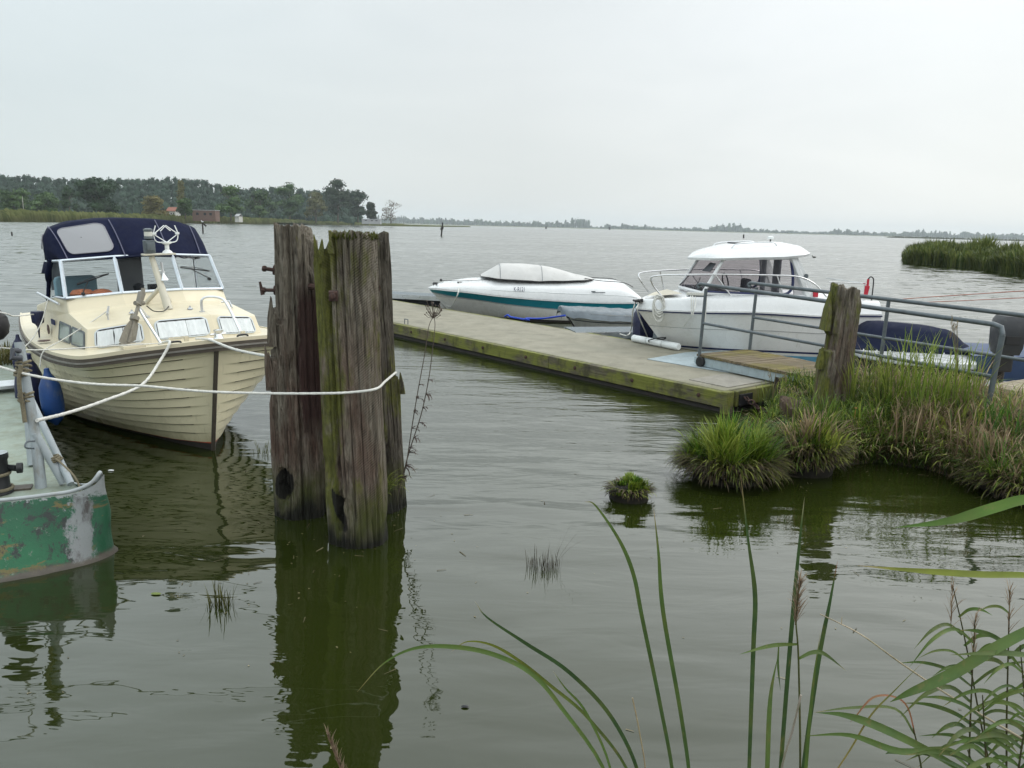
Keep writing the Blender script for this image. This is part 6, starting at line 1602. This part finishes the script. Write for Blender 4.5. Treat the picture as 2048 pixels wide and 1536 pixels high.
# tall grass plants that stand out above the rest
def tall_grass(px, py, Y, n, hmax, label, c0, c1, spread=.18, lean=.3, ear=False):
    p = aty(px, py, Y); z0 = max(.2, min(.45, p.z)); t = thing('grass_clump', label, 'grass', (p.x, p.y, z0), group='tall grass clumps on the right bank'); m = MB()
    for _ in range(n):
        a = random.uniform(0, 6.3); r = spread * math.sqrt(random.random())
        m.blade((r * math.cos(a), r * math.sin(a), -.04), random.uniform(0, 6.3), random.uniform(.0, lean), hmax * random.uniform(.55, 1.0), random.uniform(.008, .016), random.uniform(.2, 1.1), 5, tuple(x * .7 for x in c0), pick(c0, c1))
    m.build('blades', M['leaf'], t)
    if ear:
        e = MB(); e.cur = (.20, .17, .09)
        for _ in range(6):
            a = random.uniform(0, 6.3); q = [(0, 0, 0), (.03 * math.cos(a), .03 * math.sin(a), hmax * .6), (.12 * math.cos(a), .12 * math.sin(a), hmax * random.uniform(.95, 1.15))]
            e.tube(smooth_line(q, 4), .0025, 4); top = Vector(q[-1])
            for k_ in range(14): e.blade(top - Vector((0, 0, .09 * random.random())), random.uniform(0, 6.3), .5, .03, .006, .8, 2, (.22, .17, .09), (.30, .24, .14))
        e.build('seed_heads', M['leaf'], t)
    return t
tall_grass(1745, 800, 8.2, 70, .74, 'green grass clump directly right of the old post', GD0, GY1, .25)
tall_grass(1830, 790, 8.1, 80, .95, 'tallest green grass clump in front of the navy covered boat', GD1, GY1, .28, .35)
tall_grass(1910, 790, 8.0, 60, .86, 'green grass clump left of the railing end post', GD1, GY1, .22, .3, True)
tall_grass(1630, 850, 7.9, 60, .40, 'upright green grass clump beside the rotten stump', GD0, GY1, .30, .25)
tall_grass(1645, 850, 7.8, 60, .45, 'dense dark green grass clump in front of the old post', GD0, GD1, .25, .4)
tall_grass(2020, 830, 7.4, 60, .38, 'short bright green grass clump at the right edge beside the boardwalk', (.05, .13, .02), (.10, .22, .035), .3, .4)
tall_grass(1545, 800, 8.6, 30, .30, 'thin pale grass clump against the pontoon corner', GG0, GY1, .2, .25, True)
tall_grass(1960, 900, 7.0, 50, .42, 'straw coloured grass clump on the slope at right', GB0, GB1, .28, .5)
tall_grass(1800, 870, 7.6, 60, .46, 'brown dried grass clump on the slope below the tall grass', GB0, GB1, .32, .6)
# tussocks
M['peat'] = simple('black_peat', (.011, .009, .006), .95, .3, 9, bump=.7, bscale=30)
def tussock(name, label, c, r, h, n, L, cols, skirt, group='grass tussocks in the water', peat=.12, upr=.0, tight=1.0):
    t = thing(name, label, 'tussock', c, group=group)
    k_ = MB(); rg = []
    for f, z in ((.80 if tight == 1 else .95, -.2), (.82 if tight == 1 else .95, 0), (.86, peat * .6), (.76, peat), (.5, peat * 1.35), (.02, peat * 1.5)):
        rg.append([(r * f * (1 + .12 * noise.noise(Vector((math.cos(a) * 2, math.sin(a) * 2, c[0])))) * math.cos(a), r * f * .85 * math.sin(a), z) for a in [q * 2 * math.pi / 22 for q in range(22)]])
    k_.loft(rg, True, True, True); k_.build('peat_base', M['peat'], t, smooth=60)
    m = MB(); nt_ = max(7, int(r * 60)); tufts = []
    for q in range(nt_):
        a = random.uniform(0, 6.3); d = math.sqrt(random.random()) * .92
        tufts.append((r * d * math.cos(a), r * .85 * d * math.sin(a), a + random.gauss(0, .5), d, random.uniform(.55, 1.25), random.choice(cols), random.uniform(.25, 1.0)))
    for q in range(n):
        x, y, a, d, hk, cl_, tight = tufts[q % nt_]
        p = (x + random.gauss(0, r * .10), y + random.gauss(0, r * .09), peat * (1.4 - .7 * d * d))
        cc = pick(*(cl_ if random.random() < .75 else random.choice(cols)))
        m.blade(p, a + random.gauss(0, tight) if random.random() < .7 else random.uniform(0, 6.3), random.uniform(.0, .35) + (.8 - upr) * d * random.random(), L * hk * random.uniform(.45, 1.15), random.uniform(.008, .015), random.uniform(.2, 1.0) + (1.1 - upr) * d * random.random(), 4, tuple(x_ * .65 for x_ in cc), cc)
    m.build('grass', M['leaf'], t)
    s = MB()
    for _ in range(skirt):
        a = random.uniform(0, 6.3); f = random.uniform(.72, .98); p = (r * f * math.cos(a), r * f * .85 * math.sin(a), peat * random.uniform(.55, 1.35))
        cc = pick((.030, .023, .012), (.15, .115, .062)) if random.random() < .62 else pick(GD0, GY1)
        s.blade(p, a + random.gauss(0, .35), random.uniform(.8, 1.5), random.uniform(.7, 1.6) * (peat + .07) * tight, random.uniform(.008, .014), random.uniform(1.2, 1.9), 6, cc, tuple(x * .6 for x in cc))
    s.build('dead_skirt', M['leaf'], t)
    return t
random.seed(41)
tussock('tussock', 'largest bright green tussock at the tip of the bank', (1.985, 6.95, 0), .37, .3, 2100, .36, [(GD0, (.10, .22, .02)), (GY0, (.17, .27, .03)), (GY0, GY1), (GY0, (.20, .27, .035))], 2600, peat=.15, upr=.15)
tussock('tussock', 'brown topped tussock with dead hanging blades right of the largest one', (2.78, 7.22, 0), .30, .3, 900, .34, [(GD0, GD1), (GB0, GB1), (GY0, GY1)], 2600, peat=.22)
tussock('tussock', 'small round tussock alone in the open water', (1.0, 6.33, 0), .172, .2, 1500, .075, [(GD0, (.10, .22, .02)), (GY0, (.20, .27, .035))], 420, peat=.085, upr=.25, tight=.55)
tussock('tussock', 'low green tussock at the water edge at far right', (4.55, 6.75, 0), .42, .3, 1100, .36, [(GD0, GD1), ((.05, .13, .02), (.10, .22, .035)), (GB0, GB1)], 1500, peat=.12)
hb_ = thing('herb_plant', 'low leafy herb with small round leaves on the bank tip', 'plant', (2.55, 7.45, .26)); m = MB()
for _ in range(420):
    a = random.uniform(0, 6.3); d = .34 * math.sqrt(random.random()); p = Vector((d * math.cos(a) * 1.2, d * math.sin(a), random.uniform(.02, .16) * (1.2 - d * 2))); s = random.uniform(.012, .026); u = Vector((random.gauss(0, 1), random.gauss(0, 1), .3)).normalized(); v = Vector((-u.y, u.x, random.uniform(-.3, .3))).normalized(); cc = pick((.028, .065, .012), (.075, .145, .028))
    m.add([p - u * s, p + v * s * .7, p + u * s, p - v * s * .7], [(0, 1, 2, 3)], [cc] * 4)
m.build('leaves', M['leaf'], hb_)
yl = simple('yellow_petals', (.62, .46, .02), .6, .1, 9)
for k_, (x, y, Y) in enumerate(((1632, 829, 7.9), (1530, 848, 7.7), (1543, 862, 7.6), (1602, 842, 7.8), (1712, 816, 7.9))):
    m = MB(); q = aty(x, y, Y); m.lathe([(.002, -.006), (.013, 0), (.002, .006)], q, 8); m.tube([q, q - Vector((.01, 0, .25))], .002, 4)
    tag(m.build('flower', yl if k_ < 4 else M['orange']), 'tiny yellow flower in the grass near the stump' if k_ < 4 else 'tiny orange flower in the grass below the old post', 'flower', 'tiny flowers in the bank grass' if k_ < 4 else None)
# sedge stubble and thin clumps in the open water
def stubble(name, label, px, py, n, hs_, c0, c1, r, w_=.004, lean=.25):
    c = atz(px, py); t = thing(name, label, 'plant', c, group='thin sedge clumps in the near water'); m = MB()
    for _ in range(n):
        a = random.uniform(0, 6.3); d = r * math.sqrt(random.random()); m.blade((d * math.cos(a) * 1.3, d * math.sin(a), -.04), random.uniform(0, 6.3), random.uniform(0, lean), random.choice(hs_) * random.uniform(.7, 1.2), w_, random.uniform(0, .7), 4, c0, pick(c0, c1))
    m.build('stems', M['leaf'], t)
    return t
random.seed(52)
st_ = stubble('sedge_clump', 'dark clipped sedge clump right of the piles in the water', 1090, 1135, 70, (.10, .13, .16), (.018, .014, .008), (.075, .055, .02), .095, .004, .15)
m = MB()
for (a, l, b_) in ((.3, .38, .2), (.5, .33, .3), (-.1, .25, .5), (.6, .30, .9), (.2, .28, .1)): m.blade((.05, 0, 0), 0.0 if a > 0 else 3.1, abs(a), l, .004, b_, 5, (.03, .022, .014), (.05, .035, .02))
m.build('long_stems', M['leaf'], st_)
stubble('sedge_clump', 'small yellow green clump left of the piles in the water', 443, 1212, 62, (.10, .14, .19), (.03, .035, .008), (.15, .15, .045), .055, .005, .35)
stubble('sedge_clump', 'sparse green growth in the water against the left pile', 528, 905, 40, (.10, .16), (.04, .05, .01), (.16, .17, .04), .10, .005, .5)
# dry weed growing from the rear pile
dw = thing('dry_weed', 'dried brown weed with curled leaves growing beside the rear pile', 'plant', aty(797, 985, 5.78)); D0_ = aty(797, 985, 5.78); dc = (.045, .032, .026); m = MB(); lv = MB()
for pts in ([(797, 985, 5.78), (812, 930, 5.77), (826, 840, 5.75), (838, 770, 5.74), (850, 705, 5.72), (858, 652, 5.7), (870, 628, 5.7)], [(800, 975, 5.8), (818, 905, 5.8), (842, 830, 5.78), (857, 760, 5.77), (865, 700, 5.75), (870, 650, 5.74), (866, 628, 5.73)]):
    P = [p - D0_ for p in smooth_line(P3(pts), 5)]; m.tube(P, [.005 * (1 - .6 * i / len(P)) for i in range(len(P))], 5)
    for p in P[3:17:2]:
        for _ in range(5):
            az = random.uniform(-1.2, 1.6); lv.blade(p, az, random.uniform(1.0, 1.9), random.uniform(.04, .11), random.uniform(.010, .018), random.uniform(1.0, 3.2), 5, (.035, .024, .020), (.085, .060, .05))
    top = P[-3]
    for k_ in range(13):
        a = random.uniform(0, 6.3); e = top + Vector((.055 * math.cos(a), .03 * math.sin(a), random.uniform(.02, .12))); m.tube([top, top.lerp(e, .6) + Vector((0, 0, -.01)), e], .0018, 4); m.lathe([(.001, -.005), (.006, 0), (.001, .006)], e, 6)
m.build('stems', simple('dry_stem', (.10, .08, .065), .9, .3, 20), dw); lv.build('leaves', M['leaf'], dw)
for _ in range(1):
    m = MB(); random.seed(66)
    for q in range(60): m.blade((random.uniform(-.03, .06), random.uniform(-.05, .05), random.uniform(-.03, .03)), random.uniform(-.8, .8) if q % 3 else random.uniform(2.4, 3.8), random.uniform(.2, 1.2), random.uniform(.08, .26), .005, random.uniform(.8, 2.2), 4, GD0, GY1)
    t = thing('grass_tuft', 'green grass tuft rooted in the split of the rear pile', 'grass', aty(768, 980, 5.68)); m.build('blades', M['leaf'], t)

# ------------------------------------------------------------------ reeds in the foreground
def ribbon(m, pts, w, c0, c1, fold=.18, base=True, tip=None, n=6):
    """leaf along traced 3-D points (root first), w = width in metres at the widest, folded along its midrib"""
    P = smooth_line(pts, n); k_ = len(P); cam_ = Vector((0, 0, H)); vs, cs = [], []
    for i, p in enumerate(P):
        t = i / (k_ - 1); d = (P[min(i + 1, k_ - 1)] - P[max(0, i - 1)]).normalized(); s = d.cross((cam_ - p).normalized())
        s = s.normalized() if s.length > 1e-6 else Vector((1, 0, 0)); s = Matrix.Rotation(.5 * math.sin(t * 3 + pts[0][0] * 5), 3, d) @ s
        nn = s.cross(d); ww_ = w * (.62 + .38 * math.sin(min(1, t * 1.7) * math.pi * .62)) * min(1, (1 - t) / .38 + .03)
        vs += [p - s * ww_ * .5 + nn * ww_ * fold, p, p + s * ww_ * .5 + nn * ww_ * fold]
        c = tuple(lerp(a, b_, t) for a, b_ in zip(c0, c1))
        if tip and t > .86: c = tuple(lerp(a, b_, (t - .86) / .14) for a, b_ in zip(c, tip))
        cs += [c, tuple(x * 1.15 for x in c), c]
    fs = []
    for i in range(k_ - 1): fs += [(3 * i, 3 * i + 1, 3 * i + 4, 3 * i + 3), (3 * i + 1, 3 * i + 2, 3 * i + 5, 3 * i + 4)]
    m.add(vs, fs, cs)
def rooted(L):
    P = P3(L); p = P[0]; return [Vector((p.x + .02, p.y + .01, -.08))] + P
C_G0, C_G1, C_DRY, C_PALE = (.038, .072, .026), (.078, .130, .034), (.32, .23, .12), (.45, .40, .28)
C_Y = (.17, .19, .028)
def reedplant(name, label, leaves, group=None, cat='reed'):
    p = P3([leaves[0][0][0]])[0]; r0 = Vector((p.x, p.y, 0)); t = thing(name, label, cat, r0, group=group)
    for (L, w, c0, c1, tip) in leaves:
        m2 = MB(); ribbon(m2, rooted(L) if L[0][1] > 1520 else P3(L), w * .8, c0, c1, tip=tip); m2.v = [(v[0] - r0.x, v[1] - r0.y, v[2]) for v in m2.v]
        m2.build('leaf', M['reedleaf'], t, smooth=40)
    return t
reedplant('cattail', 'cattail at bottom centre with long leaves drooping to the left', [
    ([(1215, 1560, 2.50), (1120, 1412, 2.5), (1060, 1345, 2.5), (985, 1308, 2.48), (905, 1293, 2.45), (830, 1296, 2.42), (768, 1326, 2.4), (714, 1384, 2.38)], .020, C_G1, C_G1, C_DRY),
    ([(1262, 1560, 2.55), (1180, 1440, 2.55), (1100, 1370, 2.55), (1040, 1322, 2.54), (985, 1290, 2.53), (935, 1283, 2.52), (903, 1303, 2.5)], .015, C_G0, C_Y, C_DRY),
    ([(1280, 1560, 2.6), (1225, 1437, 2.6), (1140, 1345, 2.6), (1050, 1285, 2.6), (975, 1235, 2.6), (950, 1203, 2.6)], .019, C_G0, C_G0, C_PALE),
    ([(1225, 1560, 2.45), (1175, 1430, 2.45), (1130, 1375, 2.45), (1105, 1340, 2.45)], .011, C_G1, C_G1, C_PALE)], 'cattails in the foreground')
reedplant('cattail', 'cattail with two tall leaves, the left one bent over at its tip', [
    ([(1347, 1560, 2.6), (1320, 1405, 2.6), (1285, 1235, 2.6), (1268, 1150, 2.6), (1240, 1082, 2.6), (1192, 1012, 2.6), (1170, 1003, 2.6)], .020, C_G0, C_G1, C_DRY),
    ([(1380, 1560, 2.65), (1362, 1425, 2.65), (1327, 1225, 2.65), (1317, 1105, 2.65), (1307, 1015, 2.65)], .021, C_G0, C_G1, C_DRY)], 'cattails in the foreground')
reedplant('cattail', 'cattail with four upright leaves beside the brown reed plume', [
    ([(1498, 1560, 2.55), (1507, 1300, 2.55), (1510, 1190, 2.55), (1496, 1080, 2.55), (1481, 948, 2.55)], .020, C_G0, C_G0, C_DRY),
    ([(1560, 1560, 2.6), (1580, 1290, 2.6), (1598, 1090, 2.6), (1609, 995, 2.6)], .019, C_G0, C_G0, C_PALE),
    ([(1534, 1560, 2.5), (1540, 1400, 2.5), (1556, 1310, 2.5)], .020, C_G1, (.10, .15, .05), None),
    ([(1604, 1560, 2.6), (1636, 1325, 2.6), (1660, 1200, 2.6), (1675, 1122, 2.6)], .020, C_G0, C_G0, (.25, .08, .05)),
    ([(1610, 1560, 2.5), (1624, 1385, 2.5), (1641, 1262, 2.5)], .015, C_G1, C_G1, C_PALE)], 'cattails in the foreground')
def reed(label, stem, leaves, plume=None, sw_=.0045, scol=(.075, .085, .03), group='common reeds in the foreground'):
    P = rooted(stem); r0 = Vector((P[0].x, P[0].y, 0)); t = thing('common_reed', label, 'reed', r0, group=group)
    sh_ = lambda m: setattr(m, 'v', [(v[0] - r0.x, v[1] - r0.y, v[2]) for v in m.v])
    m = MB(); m.cur = scol; Q = smooth_line(P, 5); m.tube(Q, [sw_ * (1 - .65 * i / len(Q)) for i in range(len(Q))], 6); sh_(m); m.build('stem', M['reedleaf'], t, smooth=60)
    for (L, w, c0, c1, tip) in leaves:
        m = MB(); ribbon(m, P3(L), w, c0, c1, tip=tip, n=5); sh_(m); m.build('leaf', M['reedleaf'], t, smooth=40)
    if plume:
        m = MB(); a, b_, n_, sp_l = P3([plume[0]])[0], P3([plume[1]])[0], plume[2], plume[3]
        for _ in range(n_):
            f = random.random(); p = a.lerp(b_, f); az = random.choice((0, math.pi)) + random.gauss(0, .8); c = pick((.15, .10, .065), (.34, .26, .18))
            m.blade(p, az, random.uniform(.05, .6), sp_l * random.uniform(.3, 1) * (1 - .5 * f), .0028, random.uniform(.2, 1.3), 4, c, c)
        sh_(m); m.build('plume', M['leaf'], t)
    return t
random.seed(91)
reed('common reed with a brown feathery plume between the cattail leaves', [(1600, 1560, 2.45), (1597, 1320, 2.45), (1592, 1240, 2.45), (1598, 1160, 2.45)], [
    ([(1595, 1288, 2.45), (1545, 1291, 2.43), (1478, 1309, 2.42)], .013, C_G1, C_G1, None), ([(1597, 1318, 2.45), (1625, 1305, 2.43), (1650, 1308, 2.42), (1693, 1342, 2.4)], .014, C_G1, (.09, .13, .06), C_PALE), ([(1557, 1293, 2.44), (1556, 1330, 2.44), (1561, 1382, 2.44)], .007, C_G1, C_G0, None)], ((1590, 1250, 2.45), (1600, 1160, 2.45), 130, .10))
dm = MB(); dm.cur = (.40, .33, .21); dm.tube(smooth_line(rooted([(1292, 1560, 2.5), (1279, 1465, 2.5), (1265, 1396, 2.5)]), 5), .0028, 6); tag(dm.build('dry_stalk', M['reedleaf'], smooth=60), 'thin straight straw coloured stalk at bottom centre', 'stalk')
dm = MB(); dm.cur = (.42, .36, .26); dm.tube(smooth_line(P3([(2100, 1512, 2.25), (2040, 1475, 2.3), (1900, 1392, 2.4), (1800, 1325, 2.45), (1720, 1268, 2.5), (1640, 1228, 2.55)]), 6), [.0042 - .00008 * i for i in range(31)], 6); tag(dm.build('dry_stalk', M['reedleaf'], smooth=60), 'long pale bent stalk slanting across the bottom right water', 'stalk')
dm = MB(); dm.cur = (.36, .32, .27); dm.tube(smooth_line(rooted([(1560, 1560, 2.4), (1585, 1460, 2.4), (1602, 1390, 2.4)]), 5), .0035, 6); tag(dm.build('dry_stalk', M['reedleaf'], smooth=60), 'pale stub of a broken stalk between the cattail leaves', 'stalk')
dm = MB(); random.seed(5)
p0_, p1_ = P3([(690, 1560, 2.3)])[0], P3([(656, 1472, 2.3)])[0]; dm.cur = (.24, .17, .11); dm.tube([Vector((p0_.x, p0_.y, -.05)), p0_, p1_], .003, 5)
for _ in range(80): dm.blade(p0_.lerp(p1_, random.random()), random.uniform(0, 6.3), random.uniform(.1, .5), random.uniform(.02, .05), .004, .6, 3, (.16, .11, .08), (.32, .24, .17))
tag(dm.build('grass_ear', M['leaf']), 'brown grass ear poking up at the bottom edge below the piles', 'grass')
reed('common reed at bottom right with broad leaves lying almost flat to the left', [(1960, 1580, 2.3), (1950, 1540, 2.3), (1935, 1500, 2.3)], [
    ([(1950, 1560, 2.3), (1870, 1510, 2.3), (1760, 1455, 2.32), (1690, 1430, 2.34), (1632, 1425, 2.36)], .026, C_G1, (.075, .13, .04), None),
    ([(1980, 1550, 2.25), (1900, 1502, 2.25), (1800, 1503, 2.25), (1700, 1470, 2.27), (1605, 1472, 2.3)], .020, C_G1, C_G1, None),
    ([(1940, 1545, 2.3), (1860, 1508, 2.3), (1790, 1503, 2.3), (1770, 1508, 2.3)], .018, (.07, .12, .05), (.07, .12, .05), None),
    ([(1650, 1575, 2.35), (1700, 1500, 2.35), (1742, 1430, 2.35), (1790, 1380, 2.35), (1850, 1320, 2.35)], .006, (.22, .15, .05), (.10, .14, .04), C_DRY)])
reed('common reed with a reddish curled dead leaf arching over the water', [(1845, 1590, 2.4), (1836, 1500, 2.4), (1826, 1455, 2.4)], [
    ([(1832, 1480, 2.4), (1815, 1415, 2.4), (1785, 1393, 2.4), (1745, 1396, 2.4), (1712, 1432, 2.4), (1700, 1445, 2.4)], .007, (.24, .10, .06), (.26, .12, .07), (.10, .04, .03)),
    ([(1830, 1470, 2.4), (1790, 1418, 2.41), (1700, 1416, 2.43), (1628, 1425, 2.44)], .010, (.10, .14, .05), (.12, .16, .06), C_DRY)])
def auto_reed(label, x0, x1, ytop, Y, nl, seed, plume=False):
    random.seed(seed); stem = [(x0, 1590, Y), (lerp(x0, x1, .35), 1590 - (1590 - ytop) * .4, Y), (lerp(x0, x1, .7), 1590 - (1590 - ytop) * .75, Y), (x1, ytop, Y)]
    lv_ = []
    for k_ in range(nl):
        f = .18 + .74 * k_ / nl + random.uniform(-.04, .04); x = lerp(x0, x1, f); y = lerp(1590, ytop, f); sg = -1 if k_ % 2 == 0 else 1; ln = random.uniform(70, 190) * (1 - .35 * f); dr = random.uniform(-.55, .6)
        lv_.append(([(x, y, Y), (x + sg * ln * .3, y - ln * .22, Y - .02 * sg), (x + sg * ln * .65, y - ln * .20 + ln * dr * .3, Y - .04), (x + sg * ln, y + ln * dr * .75, Y - .05)], random.uniform(.008, .016), C_G0 if random.random() < .6 else C_G1, C_G1 if random.random() < .75 else (.12, .15, .05), C_DRY if random.random() < .4 else None))
    return reed(label, stem, lv_, ((x1 - 4, ytop + 90, Y), (x1, ytop - 10, Y), 34, .10) if plume else None, .0042, (.06, .055, .03))
auto_reed('leafy reed farthest left of the thicket in the bottom right corner', 1935, 1950, 1240, 2.45, 9, 3, True)
auto_reed('leafy reed leaning right in the middle of the corner thicket', 1985, 1905, 1170, 2.5, 10, 12, True)
auto_reed('tall leafy reed in the corner thicket with a thin plume near the edge', 2010, 2020, 1180, 2.4, 11, 8, True)
auto_reed('leafy reed cut by the right picture edge', 2062, 2040, 1290, 2.3, 9, 15)
auto_reed('short leafy reed low in the bottom right corner', 1975, 1965, 1390, 2.25, 8, 24)
auto_reed('low bushy reed at the very corner of the picture', 2030, 2060, 1400, 2.2, 9, 36)
# broad leaves reaching in from a reed standing right outside the frame
reed('reed outside the right edge sending broad leaves into the picture', [(2180, 1590, 1.75), (2180, 1300, 1.75), (2170, 1100, 1.75), (2160, 960, 1.75)], [
    ([(2168, 1010, 1.75), (2060, 1000, 1.75), (1990, 1017, 1.76), (1900, 1042, 1.78), (1790, 1055, 1.80)], .027, (.075, .15, .02), (.06, .12, .02), None),
    ([(2175, 1165, 1.75), (2060, 1152, 1.75), (1960, 1150, 1.76), (1840, 1142, 1.78), (1715, 1131, 1.80)], .017, (.12, .16, .02), C_Y, C_DRY),
    ([(2175, 1210, 1.75), (2060, 1262, 1.75), (1980, 1305, 1.77), (1900, 1352, 1.8), (1820, 1385, 1.83), (1780, 1404, 1.85)], .030, C_G1, C_G1, None),
    ([(2178, 1330, 1.75), (2060, 1312, 1.75), (1985, 1306, 1.76), (1900, 1310, 1.78)], .014, (.08, .13, .05), (.10, .14, .05), None)], None, .006)
# small floating bits
for (x, y, c, s, lb_) in ((222, 941, 'whiteplastic', .018, 'small white feather floating between the barge and the cream bow'), (312, 1188, 'leafbit', .02, 'small green leaf floating below the barge end'), (930, 1414, 'hardware', .012, 'tiny dark speck floating in the calm water right of the piles')):
    m = MB(); p = atz(x, y, .003); m.lathe([(.002, 0), (s, .002), (s * .8, .006), (.002, .009)], (0, 0, 0), 9); m.v = [(v[0] * 1.6, v[1] * .7, v[2]) for v in m.v]
    if c == 'leafbit' and c not in M: M[c] = simple('floating_leaf_green', (.12, .16, .03), .5, .2, 9)
    tag(m.build('floating_bit', M[c], smooth=60, loc=p), lb_, 'debris')
# scum: broken reed bits and specks on the surface round the piles and along the bank
m = MB(); random.seed(19)
for q in range(260):
    zone = q % 3
    if zone == 0: p = Vector((random.gauss(-1.25, .45), random.gauss(5.35, .5), 0))
    elif zone == 1: i_ = random.randrange(2, 9); a = fr_[i_].lerp(fr_[i_ + 1], random.random()); p = a - Vector((random.gauss(0, .12), abs(random.gauss(.12, .22)), 0))
    else: p = Vector((random.uniform(-2.6, 2.6), random.uniform(3.0, 7.5), 0))
    a = random.uniform(0, 6.3); L = random.uniform(.004, .05) if random.random() < .3 else random.uniform(.003, .010); w_ = random.uniform(.002, .005); d = Vector((math.cos(a), math.sin(a), 0)); e = Vector((-d.y, d.x, 0)); c = pick((.06, .05, .025), (.32, .27, .16))
    m.add([p - d * L - e * w_ + Vector((0, 0, .003)), p + d * L - e * w_ * .5 + Vector((0, 0, .004)), p + d * L + e * w_ * .5 + Vector((0, 0, .004)), p - d * L + e * w_ + Vector((0, 0, .003))], [(0, 1, 2, 3)], [c] * 4)
tag(m.build('floating_debris', M['leaf']), 'scattered reed bits and specks floating near the piles and bank', 'debris', kind='stuff')
# ground under the viewer
m = MB(); m.loft([[(x, 2.05 + .15 * math.sin(x), -.3) for x in (-9, -5, -2, 0, 2, 5, 9, 12)], [(x, 1.75 + .15 * math.sin(x * 1.7), .10) for x in (-9, -5, -2, 0, 2, 5, 9, 12)], [(x, .6, .5) for x in (-9, -5, -2, 0, 2, 5, 9, 12)], [(x, -18, .6) for x in (-9, -5, -2, 0, 2, 5, 9, 12)]], False)
tag(m.build('near_bank_ground', M['soil'], smooth=60), kind='structure')
